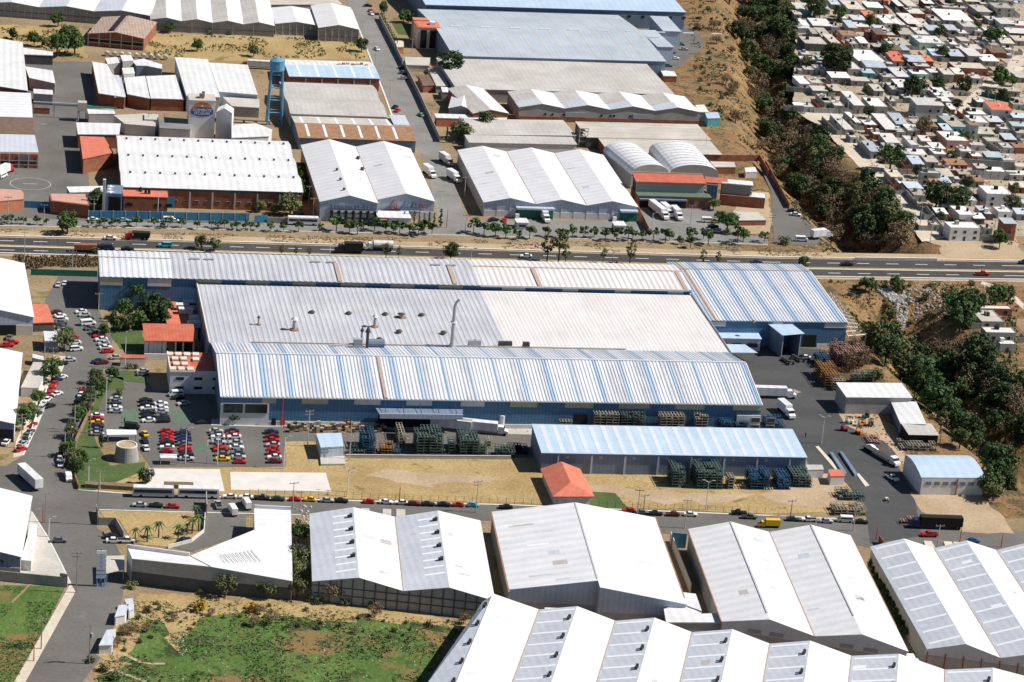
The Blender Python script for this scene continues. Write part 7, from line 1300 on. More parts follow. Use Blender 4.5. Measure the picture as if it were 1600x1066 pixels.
RW += [('z7', x, y, 'young', s_) for x, y, s_ in ((30, 490, 1.2), (108, 485, 1.4), (205, 475, 1.2), (290, 480, 1), (330, 485, 1.2), (372, 475, 1.2), (442, 480, 1.1), (505, 480, 1.1), (575, 500, 1.4), (645, 500, 1.3), (715, 500, 1.5), (745, 485, 1), (800, 500, 1.2), (870, 500, 1.5), (945, 510, 1.6), (970, 495, 1), (1035, 520, .9), (1105, 505, 1.4), (1100, 545, 1.3), (1180, 490, 1.1), (1210, 525, 1.6), (1390, 515, 1.8), (1425, 500, 1.1), (1555, 510, 1.2))]
RW.sort(key=lambda a: Q(a[0], a[1], a[2])[0])
for k, (t, x, y, st, s_) in enumerate(RW): tree(st, P(*Q(t, x, y)), 'small roadside tree, %s from the left along the service road verge' % ordw(k + 1), 'small trees along the service road', s_ * 1.25)
trees('z6', [(155, 592, 'eucalypt', .6), (245, 595, 'eucalypt', .5), (325, 600, 'eucalypt', .5), (800, 615, 'eucalypt', .8), (880, 610, 'eucalypt', .7), (1200, 622, 'dark', 1.15)], 'rising behind the left half of the rear hall', 'trees behind the rear hall')
trees('z7', [(215, 628, 'eucalypt', 1.25), (285, 640, 'eucalypt', 1.5), (330, 640, 'eucalypt', 1.1), (560, 640, 'eucalypt', .8), (725, 645, 'eucalypt', 1.25), (1178, 655, 'eucalypt', .9), (1272, 650, 'eucalypt', .6), (1795, 668, 'dark', .85)], 'rising behind the right half of the rear hall', 'trees behind the rear hall')
trees('z5', [(415, 455, 'green', 1.55), (1240, 555, 'olive', 1.0), (1320, 560, 'olive', .95), (600, 300, 'dark', 1.35), (865, 298, 'conifer', 1.0), (590, 575, 'bush', 1.5)], 'around the highway and food plant front', 'trees near the food plant')
trees('z6', [(210, 340, 'olive', 1.5), (20, 320, 'olive', .9), (120, 335, 'olive', .9)], 'between food plant and twin warehouse', 'trees near the food plant')
trees('z6', [(278, 100 + 22 * k, 'green', .9) for k in range(8)] + [(310, 150 + 30 * k, 'bush', 1.4) for k in range(4)], 'in the gap beside the twin warehouse', 'trees in the gap', order='top')
trees('z1', [(358, 165, 'green', 1.3), (210, 285, 'green', 1.2), (85, 245, 'green', 1.0), (350, 350, 'green', 1.9), (460, 340, 'green', 2.0), (420, 260, 'green', 1.5), (260, 290, 'olive', 1.0), (1050, 205, 'green', .9), (1215, 318, 'green', 1.1), (1565, 350, 'olive', 1.1), (1300, 215, 'bush', 1.5), (1410, 215, 'bush', 1.2)], 'around the old brick hall', 'trees round the brick hall')
trees('z2', [(650, 320, 'dark', 1.1), (790, 90, 'green', 1.1), (910, 140, 'green', 1.2), (940, 140, 'green', 1.1), (1195, 490, 'dark', 2.0), (1248, 860, 'olive', 1.6), (1300, 880, 'olive', 1.4), (1415, 820, 'dark', 1.5), (1175, 880, 'cypress', 1.2), (1350, 815, 'green', .8)], 'beside the cross street and beige office', 'trees by the cross street')
trees('z2', [(770 + 9 * k, 120 + 17 * k, 'cypress', .75) for k in range(12)], 'in the cypress row along the cross street', 'cypresses along the cross street', order='top')
trees('z6', [(462, 385, 'cypress', .5), (508, 388, 'cypress', .5), (555, 388, 'cypress', .5), (600, 388, 'cypress', .5), (648, 388, 'cypress', .5), (690, 388, 'cypress', .5)] + [(912 + 31 * k, 392 + k, 'cypress', .78) for k in range(7)] + [(1135, 415, 'cypress', 1.2)], 'in the row before the twin warehouse', 'cypresses before the warehouse')
trees('z7', [(1275, 385, 'green', .8), (1325, 440, 'green', 1.4), (1330, 460, 'bush', 1.4), (1240, 310, 'olive', .9)], 'near the lattice office car park', 'trees near the lattice office')
trees('z5', [(700, 895, 'green', 1.5), (780, 905, 'green', 1.9), (860, 915, 'green', 1.9), (920, 890, 'green', 1.4), (930, 1015, 'dark', 1.7), (985, 1030, 'dark', 1.5), (770, 985, 'green', 1.2), (705, 1000, 'cypress', .9), (780, 1050, 'olive', 1.1)], 'in the factory entrance garden', 'trees in the entrance garden')
trees('m1', [(700, 60, 'conifer', .9), (740, 70, 'olive', 1), (850, 60, 'green', 1.1), (640, 100, 'green', .8), (690, 385, 'green', .9), (600, 430, 'olive', .9), (625, 470, 'green', .85), (590, 395, 'dark', .8), (800, 298, 'bush', 1), (840, 300, 'bush', 1), (735, 460, 'bush', 1.2)], 'around the entrance lawns', 'trees around the entrance lawns', order='top')
trees('m1', [(395, 190, 'olive', 1.2), (410, 130, 'green', .8), (320, 380, 'dark', 1.3), (235, 530, 'green', .85), (200, 600, 'olive', .85), (140, 680, 'green', 1.15), (525, 590, 'olive', .85), (485, 625, 'green', .8), (440, 725, 'olive', .85), (435, 790, 'green', .6), (410, 845, 'green', .9), (450, 900, 'olive', 1), (470, 960, 'dark', .9), (545, 530, 'green', 1.0), (500, 900, 'dark', .8), (900, 1018, 'dark', .8), (625, 790, 'cypress', 1.0)], 'along the left road kerbs', 'trees along the left road', order='top')
trees('m1', [(1065, 445, 'cypress', .55), (1105, 440, 'cypress', .6), (1400, 630, 'young', 1.2), (1445, 645, 'young', 1.2), (1497, 628, 'young', 1.2), (1542, 640, 'young', 1.2)], 'along the white office walls', 'shrubs along the office walls')
trees('m4', [(640, 180, 'olive', 1.9), (700, 200, 'dark', 1.8), (760, 190, 'olive', 1.9), (720, 280, 'dark', 1.7), (820, 280, 'olive', 2.0), (870, 350, 'olive', 1.8), (900, 420, 'dark', 2.0), (970, 430, 'dark', 1.9), (950, 500, 'green', 2.0), (1000, 560, 'green', 1.8), (1050, 600, 'dark', 1.8), (1100, 650, 'green', 1.6), (1170, 700, 'dark', 1.5), (1220, 760, 'dark', 1.9), (1260, 800, 'green', 1.3), (1370, 940, 'green', 1.7), (1420, 980, 'dark', 1.8), (1400, 1040, 'green', 1.5), (1180, 790, 'olive', 1.2), (660, 390, 'olive', 1.0), (1060, 700, 'eucalypt', 1.1)], 'in the tree belt right of the truck yard', 'trees right of the truck yard', order='top', terr=True)
trees('m4', [(420, 230, 'dry', 1.3), (470, 270, 'dry', 1.4), (530, 240, 'dry', 1.4), (560, 300, 'dry', 1.4), (500, 320, 'dry', 1.4), (590, 270, 'dry', 1.2)], 'of the reddish bare trees behind the racks', 'reddish bare trees')
# ravine woods

def scatter(poly, n, sts, smin, smax, seed, dmin=6.5):
    q = random.Random(seed); xs_ = [p[0] for p in poly]; ys_ = [p[1] for p in poly]; k = 0; tr = 0; out = []
    while k < n and tr < n * 60:
        tr += 1; x, y = q.uniform(min(xs_), max(xs_)), q.uniform(min(ys_), max(ys_))
        if not inpoly(x, y, poly): continue
        if any(abs(x - a) < dmin * 1.2 and abs(y - b) < dmin for a, b, *_ in out): continue
        out.append((x, y, q.choice(sts), q.uniform(smin, smax))); k += 1
    return sorted(out, key=lambda a: a[1])
R1 = scatter([(1130, -10), (1235, -10), (1240, 100), (1232, 180), (1245, 200), (1275, 215), (1310, 262), (1370, 300), (1400, 350), (1445, 385), (1440, 402), (1330, 402), (1285, 370), (1262, 330), (1215, 270), (1190, 210), (1165, 130), (1145, 60)], 150, ['dark', 'dry', 'dry', 'dry', 'olive', 'dry', 'dark', 'dark'], 1.2, 1.8, 3, 7.5)
trees(None, R1, 'in the upper ravine wood', 'trees in the upper ravine', order='top', terr=True)
R2 = scatter([(1410, 570), (1460, 560), (1500, 560), (1530, 580), (1560, 600), (1600, 620), (1600, 710), (1560, 690), (1500, 650), (1450, 615)], 40, ['dark', 'dry', 'dark', 'dry', 'dark', 'dry'], 1.3, 2.0, 5, 9)
trees(None, R2, 'in the lower ravine wood', 'trees in the lower ravine', order='top', terr=True)
trees('z8', [(1150, 985, 'green', 1.9), (1205, 1005, 'green', 1.9), (1250, 960, 'dark', 1.6), (1180, 1060, 'dark', 1.8), (1400, 910, 'green', 1.6), (600, 815, 'green', 1.0), (640, 805, 'green', .9), (780, 805, 'green', 1.0), (820, 800, 'bush', 1.5), (730, 920, 'bush', 1.6), (770, 950, 'bush', 1.8), (790, 990, 'bush', 2.0), (975, 860, 'bush', 1.5), (1150, 825, 'bush', 1.5), (1425, 545, 'green', 1.2), (105, 520, 'bush', 2), (215, 655, 'dark', .01), (1480, 870, 'olive', 1.2)], 'on slopes beside the highway bridge', 'trees by the bridge slopes', terr=True)
RB1 = scatter([(1072, 0), (1130, 0), (1140, 70), (1165, 150), (1190, 220), (1225, 290), (1280, 360), (1340, 395), (1290, 398), (1255, 350), (1200, 262), (1140, 190), (1090, 150), (1075, 120), (1100, 80)], 46, ['bush', 'bush', 'dry', 'bush'], .6, 1.2, 9, 6)
trees(None, RB1, 'of the scrub on the industrial side bank', 'scrub on the ravine bank', order='top', terr=True)
RB2 = scatter([(1290, 440), (1586, 445), (1590, 500), (1480, 500), (1400, 540), (1430, 640), (1500, 700), (1586, 800), (1586, 740), (1500, 660), (1400, 600), (1340, 520), (1320, 470)], 44, ['bush'], .6, 1.4, 12, 7)
trees(None, RB2, 'of the scrub below the highway at right', 'scrub on the lower bank', order='top', terr=True)
ST = scatter([(1245, 10), (1590, 5), (1590, 370), (1470, 365), (1420, 300), (1330, 215), (1250, 160)], 60, ['dark', 'dark', 'green', 'bush', 'olive', 'bush'], .6, 1.3, 21, 14)
ST += [(1272, 28, 'dark', 1.9), (1310, 32, 'green', 1.4), (1358, 45, 'green', 1.4), (1310, 118, 'dark', 2.3), (1300, 108, 'dark', 2.0), (1390, 268, 'green', 1.9), (1462, 325, 'dark', 1.9), (1425, 150, 'dark', 1.7), (1465, 145, 'green', 1.4), (1505, 148, 'dark', 1.5), (1565, 140, 'green', 1.9), (1550, 72, 'green', 1.7), (1560, 380, 'green', .9), (1440, 212, 'dry', 1.6), (1495, 330, 'dark', 1.6), (1562, 130, 'green', 1.4), (1425, 15, 'bush', 1)]
ST.sort(key=lambda a: a[1]); trees(None, ST, 'among the settlement houses', 'trees among the settlement houses', order='top')
trees('b1', [(1185, 620, 'olive', 1.1), (1050, 600, 'bush', .9), (690, 570, 'bush', 1.3), (1055, 690, 'gold', 1.5), (1330, 695, 'gold', 1.0), (770, 700, 'bush', 1.2), (480, 960, 'bush', 1.1), (540, 1010, 'bush', 1.3), (600, 1050, 'bush', 1.4)], 'on rough ground at lower left', 'bushes on the rough ground')
trees('b2', [(5, 610, 'olive', .8), (60, 620, 'olive', .9), (285, 640, 'bush', 1.2), (330, 650, 'bush', 1.1), (405, 640, 'dry', 1.1), (470, 660, 'bush', 1.1), (570, 640, 'eucalypt', .5), (610, 670, 'bush', 1.1), (220, 330, 'green', 1.1), (225, 470, 'olive', 1.3), (235, 520, 'olive', 1.1), (215, 620, 'olive', 1.0), (225, 560, 'bush', 1.4)], 'along the foot of the vented warehouse', 'bushes below the vented warehouse')
SC = scatter([(205, 940), (450, 945), (600, 958), (735, 972), (700, 1000), (620, 1000), (500, 985), (420, 985), (330, 975), (290, 1000), (250, 990), (215, 1010), (165, 1066), (150, 1060)], 60, ['bush', 'bush', 'dry', 'bush'], .35, .8, 31, 7)
trees(None, SC, 'of the dry shrubs fringing the green field', 'dry shrubs fringing the green field', order='top')
trees('b4', [(20, 480 + 0, 'bush', .01)], 'hidden', None) if 0 else None
trees('b4', [(545 + 15 * k, 480 + 32 * k, 'dark', .55) for k in range(12)], 'in the dark alley between warehouses', 'shrubs in the alley', order='top')
trees('b4', [(1160, 90, 'green', 1.3), (1185, 110, 'olive', 1.3), (1230, 70, 'dark', 1.5)], 'behind the east warehouse at right', 'trees behind the east warehouse')
# palms
def palm(p, label, sc=1):
    r = thing('palm_tree', label, 'palm tree', p, rnd.uniform(0, 6), 'palms in the walled garden'); r.scale = (sc,) * 3; MB().bar((0, 0, 0), (0, 0, 4.2), .22, 7, .15).build('trunk', 'bark', r)
    for k in range(13):
        a = 2 * math.pi * k / 13; e = .55 if k % 2 else .15; mb = MB(); pr = None
        for j in range(6):
            t = j / 5; c_ = Vector((2.3 * t * cs(a), 2.3 * t * sn(a), 4.2 + e * 2.4 * t - 2.0 * t * t)); w_ = Vector((-sn(a), cs(a), 0)) * (.34 * (1 - t) + .04) * (1 if j else .3)
            if pr: mb.face([pr[0] - pr[1], c_ - w_, c_ + w_, pr[0] + pr[1]])
            pr = (c_, w_)
        mb.build('frond', 'leaf_palm', r)
for k, (x, y, s_) in enumerate(((712, 320, .9), (775, 328, 1.15), (835, 305, 1.15), (938, 310, 1.0), (1012, 285, 1.1), (1045, 270, 1.2), (985, 290, .8), (1030, 200, .9))): palm(P(*Q('b1', x, y)), 'feathery palm, %s in the walled garden counting from the left' % ordw(k + 1), s_)
# grass tufts on the rough field (stuff)
def tufts(name, poly, n, m, seed, hmin, hmax):
    q = random.Random(seed); mb = MB(); xs_ = [p[0] for p in poly]; ys_ = [p[1] for p in poly]; k = 0
    while k < n:
        x, y = q.uniform(min(xs_), max(xs_)), q.uniform(min(ys_), max(ys_))
        if not inpoly(x, y, poly) : continue
        p = P(x, y); k += 1
        if noise.noise((p.x * .07, p.y * .07, seed)) < -.02: continue
        p.z = hgt(p.x, p.y)
        for _ in range(3):
            a = q.uniform(0, 3.14); w_ = q.uniform(.15, .45); h_ = q.uniform(hmin, hmax); u = Vector((cs(a), sn(a), 0)) * w_; o = Vector((q.uniform(-.5, .5), q.uniform(-.5, .5), 0)); l = Vector((q.uniform(-.4, .4), q.uniform(-.4, .4), h_)); mb.face([p + o - u, p + o + u, p + o + u * .5 + l, p + o - u * .6 + l])
    mb.build(name, m, kind='stuff')
GF = [(210, 940), (450, 945), (735, 975), (640, 1080), (140, 1080)]
tufts('weeds', GF, 5200, 'leaf_green', 1, .1, .3); tufts('dry_weeds', GF, 1800, 'leaf_brown', 2, .1, .35); tufts('weeds', [(-10, 915), (100, 920), (60, 1000), (20, 1070), (-10, 1070)], 1300, 'leaf_green', 3, .1, .25)
tufts('scrub_grass', [(1072, 0), (1150, 0), (1170, 150), (1230, 290), (1440, 400), (1290, 400), (1200, 262), (1090, 150)], 3200, 'leaf_olive', 4, .2, .8); tufts('scrub_grass', [(1290, 440), (1590, 445), (1590, 800), (1440, 640), (1340, 520)], 5000, 'leaf_olive', 5, .3, 1.1)
tufts('verge_grass', [(0, 358), (1250, 385), (1290, 402), (0, 370)], 2600, 'leaf_brown', 6, .1, .3); tufts('verge_grass', [(230, 55), (560, 62), (575, 92), (230, 90)], 1500, 'leaf_olive', 7, .3, .9); tufts('verge_grass', [(0, 42), (110, 46), (130, 92), (0, 60)], 700, 'leaf_olive', 8, .3, .9)
tufts('scrub_grass', [(20, 400), (155, 402), (152, 432), (45, 430)], 1200, 'leaf_brown', 9, .3, 1.1)
def rocks(name, poly, n, m, seed, s0, s1):
    q = random.Random(seed); mb = MB(); xs_ = [p[0] for p in poly]; ys_ = [p[1] for p in poly]; k = 0
    while k < n:
        x, y = q.uniform(min(xs_), max(xs_)), q.uniform(min(ys_), max(ys_))
        if not inpoly(x, y, poly): continue
        p = PT(x, y); k += 1; s_ = q.uniform(s0, s1); mb.hexa([p + Vector((s_ * cs(a) * q.uniform(.7, 1.1), s_ * sn(a) * q.uniform(.7, 1.1), -.1)) for a in (0, 1.3, 2.5, 3.8, 5.1)], [p + Vector((s_ * .6 * cs(a), s_ * .6 * sn(a), s_ * q.uniform(.5, .9))) for a in (0, 1.3, 2.5, 3.8, 5.1)])
    mb.build(name, m, kind='stuff')
rocks('rubble', [(1370, 452), (1392, 452), (1412, 475), (1420, 500), (1405, 505), (1395, 480)], 420, 'rubble', 1, .3, .9); rocks('rubble', [(1215, 175), (1232, 178), (1222, 225), (1200, 228), (1205, 200)], 260, 'rubble', 2, .3, 1.0); rocks('rubble', [(1400, 440), (1560, 445), (1540, 490), (1430, 500)], 500, 'rubble', 3, .15, .6)
rocks('yard_litter', SET, 2600, 'town_white', 7, .15, .55); rocks('yard_litter', SET, 700, 'dark_wall', 8, .2, .7); rocks('yard_litter', SET, 700, 'rust', 9, .2, .6)
rocks('yard_litter', [(1310, 642), (1400, 650), (1425, 700), (1440, 740), (1400, 740), (1360, 690)], 160, 'rust', 10, .2, .6); rocks('yard_litter', [(460, 790), (486, 790), (486, 860), (460, 920)], 90, 'rubble', 11, .2, .7); rocks('yard_litter', [(446, 662), (830, 660), (830, 714), (545, 714), (446, 690)], 220, 'wood', 12, .15, .5)
rocks('yard_litter', [(150, 100), (560, 100), (560, 190), (150, 190)], 300, 'rust', 13, .2, .6); rocks('litter', GF, 260, 'rubble', 14, .1, .3)
tufts('yard_weeds', SET, 2600, 'leaf_green', 15, .2, .8)
rocks('rubble', [(280, 990), (291, 990), (293, 1020), (283, 1026), (274, 1010)], 45, 'rubble', 4, .1, .3)
# ---------------------------------------------------------------- stacks of racks
RKP = {}
def rack(t, x, y, w_, d_, h_, m, label, rz=0, cell=2.2, tier=1.0, fill=.0):
    p = P(*(Q(t, x, y))); r = thing('rack_stack', label, 'rack stack', (p.x, p.y, .12), math.radians(rz), 'stacks of metal racks')
    nx_, ny_, nz = max(1, round(w_ / cell)), max(1, round(d_ / cell)), max(1, round(h_ / tier)); mb = MB(); inn = MB(); q = random.Random(x)
    for i in range(nx_):
        for j in range(ny_):
            top_ = nz - (q.random() < .25)
            x0, y0 = i * cell, j * cell + q.uniform(-.15, .15)
            for (a, b) in ((0, 0), (cell - .12, 0), (cell - .12, cell - .12), (0, cell - .12)): mb.box(x0 + a, x0 + a + .1, y0 + b, y0 + b + .1, 0, top_ * tier)
            for k in range(top_ + 1):
                z = k * tier; mb.box(x0, x0 + cell - .05, y0, y0 + .12, z, z + .16); mb.box(x0, x0 + cell - .05, y0 + cell - .2, y0 + cell - .08, z, z + .14)
                mb.box(x0, x0 + .12, y0 + .13, y0 + cell - .21, z, z + .16); mb.box(x0 + cell - .17, x0 + cell - .05, y0 + .13, y0 + cell - .21, z, z + .14)
                if k < top_ and q.random() < .7: inn.box(x0 + .2, x0 + cell - .3, y0 + .2, y0 + cell - .3, z + .17, z + tier * q.uniform(.4, .75))
                if k == top_: mb.box(x0 + cell * .45, x0 + cell * .55, y0 + .13, y0 + cell - .21, z, z + .12)
    mb.build('rack_frame', m, r, kind='stuff'); inn.build('rack_load', 'rack_inner', r, kind='stuff'); return r
RK = [('m3', 985, 1035, 4.4, 9, 5.5, 'rack_green', 'green rack stack left of two before the long store'), ('m3', 1140, 1045, 9, 11, 6, 'rack_green', 'large green rack stack before the long store, white lamp in front'), ('m3', 1330, 1045, 2.2, 4, 3.5, 'rack_tan', 'small tan rack pile right of the large green stack'), ('m3', 1400, 1045, 2, 3, 2.5, 'rack_tan', 'low broken rack pile between green and blue stacks'),
      ('m3', 1470, 1050, 6.6, 9, 5, 'rack_blue', 'blue rack stack before the right part of the long store, leftmost'), ('m4', 60, 1050, 5, 9, 4.5, 'rack_blue', 'blue rack stack before the right part of the long store, middle'), ('m4', 150, 1035, 6.6, 9, 4, 'rack_green', 'dark rack stack at the right end of the long store'),
      ('m2', 990, 845, 8.8, 11, 7, 'rack_green', 'tallest dark green rack stack behind the white kerb wall'), ('m2', 1255, 850, 6.6, 11, 6.2, 'rack_green', 'dark green rack stack right of the tallest one'), ('m2', 1185, 840, 2.2, 4, 5.5, 'rack_green', 'narrow green rack tower between two big stacks'),
      ('m2', 655, 835, 4.4, 12, 6, 'rack_blue', 'blue rack stack near the pump house'), ('m2', 590, 845, 4, 5, 3, 'rack_green', 'low dark rack pile right of the pump house'), ('m2', 770, 845, 4.4, 7, 3.4, 'rack_orange', 'tan and orange crate pile left of the tallest stack'), ('m2', 850, 845, 3, 7, 2.4, 'rack_blue', 'low blue crate pile left of the tallest stack'), ('m2', 880, 780, 2.2, 10, 3.5, 'rack_tan', 'tan rack row leaning back left of the tallest stack'),
      ('m2', 1150, 850, 2.2, 3, 2, 'rack_green', 'low green pile at the foot of the narrow tower'), ('m2', 1380, 850, 3, 5, 4, 'rack_green', 'dark pile right of the second green stack'), ('m2', 1420, 800, 2.2, 4, 3.4, 'rack_tan', 'brown pile behind the dark pile'), ('m2', 1480, 850, 6.6, 4, 2.6, 'rack_green', 'long low dark pile near the end of the white kerb'),
      ('m2', 1560, 825, 5, 5, 2.4, 'black', 'black scrap pile at the left end of the long store'),
      ('m3', 500, 702, 8.8, 4.4, 7.0, 'rack_tan', 'tan rack stack against the front hall wall, leftmost'), ('m3', 665, 702, 8, 4.4, 7.0, 'rack_green', 'green rack stack against the front hall wall beside the tan one'), ('m3', 905, 714, 9, 4.4, 6.6, 'rack_tan', 'dark brown rack stack against the hall wall'), ('m3', 1125, 714, 4.4, 4.4, 7.2, 'rack_tan', 'narrow brown and green stack against the hall wall'),
      ('m3', 1285, 716, 5, 4.4, 5.2, 'rack_blue', 'blue rack pile near the right office front, left'), ('m3', 1375, 716, 5, 4.4, 5.4, 'rack_blue', 'blue rack pile near the right office front, right'), ('m3', 290, 695, 4.4, 2.2, 4, 'rack_tan', 'low pale pile before the roller door'), ('m3', 20, 830, 5, 4, 2, 'black', 'low dark pile beside the left end of the long store'),
      ('m4', 310, 300, 4.4, 8, 4, 'rack_blue', 'dark blue rack stack below the roller door'), ('m4', 345, 420, 6.6, 16, 5, 'rack_orange', 'orange rack stack in the truck yard'), ('m4', 400, 440, 4.4, 5, 4, 'rack_tan', 'brown rack stack before the orange one'), ('m4', 420, 290, 11, 12, 5.5, 'rack_pink', 'pinkish rusty rack mass under the reddish trees'), ('m4', 520, 400, 8, 5, 3.5, 'rack_green', 'dark rack pile behind the grey yard shed'),
      ('m4', 820, 810, 14, 6, 1.8, 'rack_tan', 'long low scrap pile before the shaded shed'), ('m4', 620, 770, 5, 7, 2.4, 'rack_pink', 'rusty scrap load on the yard by the flatbed truck'), ('m4', -5, 690, 6, 9, 3, 'rack_blue', 'dark blue pile beside the white box truck'),
      ('b4', 375, 110, 9, 7, 2.2, 'rack_green', 'dark crate pile in the scrap corner by the front road, rear'), ('b4', 350, 190, 11, 6, 2.2, 'rack_tan', 'mixed crate pile in the scrap corner by the front road, front'), ('b4', 700, 235, 8, 3, 2, 'rack_pink', 'rusty frames piled left of the blue cabbed truck')]
for a in RK: rack(*a, rz=-1)
q = random.Random(4)
for k in range(46):   # pallets and crates standing in the work yard
    x = 205 + k * 13 + q.uniform(-6, 6); p = P(*Q('m2', x, 672 + q.uniform(-14, 25))); hh = q.uniform(1.2, 3.2)
    r = thing('crate_stack', 'small stack of brown crates, %s from the left in the yard row' % ordw(k + 1), 'crate stack', (p.x, p.y, .12), q.uniform(-.2, .2), 'crate stacks in the yard')
    for j in range(max(1, int(hh / .8))): MB().box(-.6, .6, -.5, .5, j * .8, j * .8 + .7).build('crate', q.choice(['wood', 'rack_tan', 'rack_tan', 'rack_blue' if k > 33 else 'wood', 'dark_metal']), r)
def forklift(t, x, y, m, label):
    p = P(*Q(t, x, y)); r = thing('forklift', label, 'forklift', (p.x, p.y, .1), q.uniform(0, 6)); MB().prism([(-1.4, .3), (1.2, .3), (1.2, 1.0), (-.2, 1.0), (-.6, 1.5), (-1.4, 1.4)], -.7, .7).build('body', m, r)
    mb = MB()
    for a in ((-1, -.6), (-1, .6), (.8, -.6), (.8, .6)): mb.bar((a[0], a[1], 1), (a[0], a[1], 2.5), .07)
    mb.box(-1.1, .9, -.7, .7, 2.5, 2.6); mb.build('cage', 'dark_metal', r); mb = MB()
    for y_ in (-.35, .35): mb.box(1.25, 1.4, y_ - .08, y_ + .08, .1, 3.0); mb.box(1.4, 2.5, y_ - .08, y_ + .08, .12, .22)
    mb.build('mast', 'steel', r)
    for a in (-.9, .8):
        for b_ in (-.75, .75): MB().hexa([(a + .35 * cs(k * .9), b_ - .13, .35 + .35 * sn(k * .9)) for k in range(7)], [(a + .35 * cs(k * .9), b_ + .13, .35 + .35 * sn(k * .9)) for k in range(7)]).build('wheel', 'tyre', r)
for x, y, m, lb in ((470, 685, 'car_red', 'red forklift at the left of the loading machines'), (560, 705, 'car_orange', 'orange forklift with raised mast in front'), (500, 640, 'car_white', 'white cabbed forklift behind the red one'), (575, 655, 'car_orange', 'orange forklift in the middle of the machines'), (630, 655, 'car_black', 'black forklift rightmost on the yellow ground'), (600, 605, 'car_black', 'small black machine nearest the grey shed wall')): forklift('m4', x, y, m, lb)
p = P(*Q('m2', 1510, 660)); r = thing('storage_tank', 'white upright storage tank in front of the blue hall', 'tank', p); MB().cyl((0, 0), 1.6, .6, 4.6, 14).build('shell', 'white_roof', r); MB().cyl((0, 0), 1.6, 4.6, 5.3, 14, .5).build('dome', 'white_roof', r)
for a in (0, 2.1, 4.2): MB().bar((1.3 * cs(a), 1.3 * sn(a), 0), (1.3 * cs(a), 1.3 * sn(a), .6), .12).build('leg', 'steel', r)
# steel frame under construction right of the striped hall
a0, a1, a2, a3 = P(*Q('z8', 380, 812), 6), P(*Q('z8', 440, 870), 6), P(*Q('m4', 605, 90), 6), P(*Q('m4', 490, 100), 6); o = Vector((a0.x, a0.y, 0)); r = thing('steel_frame', 'open cream steel frame standing beside the right factory hall', 'steel frame', o); L4 = [p - o for p in (a0, a1, a2, a3)]
for k in range(11):
    f = k / 10; p, q_ = L4[0].lerp(L4[3], f), L4[1].lerp(L4[2], f); MB().bar(p, q_, .34).build('beam', 'cream_wall', r); MB().bar(Vector((q_.x, q_.y, 0)), q_, .15).build('post', 'cream_wall', r)
for f in (0, .33, .66, 1): MB().bar(L4[0].lerp(L4[1], f), L4[3].lerp(L4[2], f), .3).build('purlin', 'cream_wall', r)
# roadside kiosks
def kiosk(t, pts, label):
    slabthing('kiosk', label, 'kiosk', pts, 2.8, t_=t, m='galv_shade_roof', wall='white_wall', t=.2)
kiosk('b1', [(625, 660), (680, 655), (660, 712), (604, 722)], 'larger pale roadside kiosk beside the left road, farther'); kiosk('b1', [(655, 628), (700, 622), (708, 680), (680, 690)], 'small white annexe behind the farther roadside kiosk'); kiosk('b1', [(562, 790), (612, 785), (590, 870), (520, 872)], 'pale roadside kiosk beside the left road, nearer')
p = P(*Q('b1', 530, 562)); r = thing('billboard_sign', 'tall narrow blue and white totem sign at the road junction', 'sign', (p.x, p.y, .1), 0)
for x in (-1.1, 1.1): MB().bar((x, 0, 0), (x, 0, 3), .2).build('post', 'fence_blue', r)
MB().bar((0, .3, 0), (0, .3, 12), .3).build('post', 'fence_blue', r)
for k in range(7): MB().box(-1.4, 1.4, -.2, .0, 2.6 + 1.3 * k, 3.6 + 1.3 * k).build('sign_board', 'pale_clad' if k < 6 else 'paint_white', r)
slabthing('shelter', 'grey shelter roof over the dark entrance behind the totem sign', 'shelter', [(555, 400), (655, 398), (655, 470), (560, 492)], 4, t_='b1', m='concrete', t=.2)
# ---------------------------------------------------------------- poles and lamps
def pole(t, x, y, h, kind, label):
    p = P(*Q(t, x, y)) if t else P(x, y); m = {'u': 'pole_wood', 'l': 'pole_white', 'm': 'mast_red', 'c': 'concrete'}[kind[0]]; nm = {'u': 'utility_pole', 'l': 'street_lamp', 'm': 'mast', 'c': 'utility_pole'}[kind[0]]
    r = thing(nm, label, nm.replace('_', ' '), (p.x, p.y, 0), math.radians(rnd.uniform(-20, 20))); MB().bar((0, 0, 0), (0, 0, h), .19, 6, .11).build('pole', m, r)
    if kind[0] in 'uc':
        for z in (h - .5, h - 1.6)[:(2 if h > 10 else 1)]: MB().box(-1.5, 1.5, -.1, .1, z, z + .18).build('crossarm', 'pole_wood', r)
        for x_ in (-1.3, 0, 1.3): MB().cyl((x_, 0), .1, h - .3, h + .1, 6).build('insulator', 'steel', r)
        if len(kind) > 1: MB().cyl((.5, 0), .4, h - 4, h - 2.7, 8).build('transformer', 'steel', r)
    elif kind[0] == 'l':
        for s_ in ((-1, 1) if len(kind) > 1 else (1,)): MB().bar((0, 0, h - .1), (s_ * 1.6, 0, h + .5), .08).build('arm', m, r); MB().box(s_ * 1.6 - .5, s_ * 1.6 + .5, -.2, .2, h + .4, h + .65).build('lamp_head', 'steel', r)
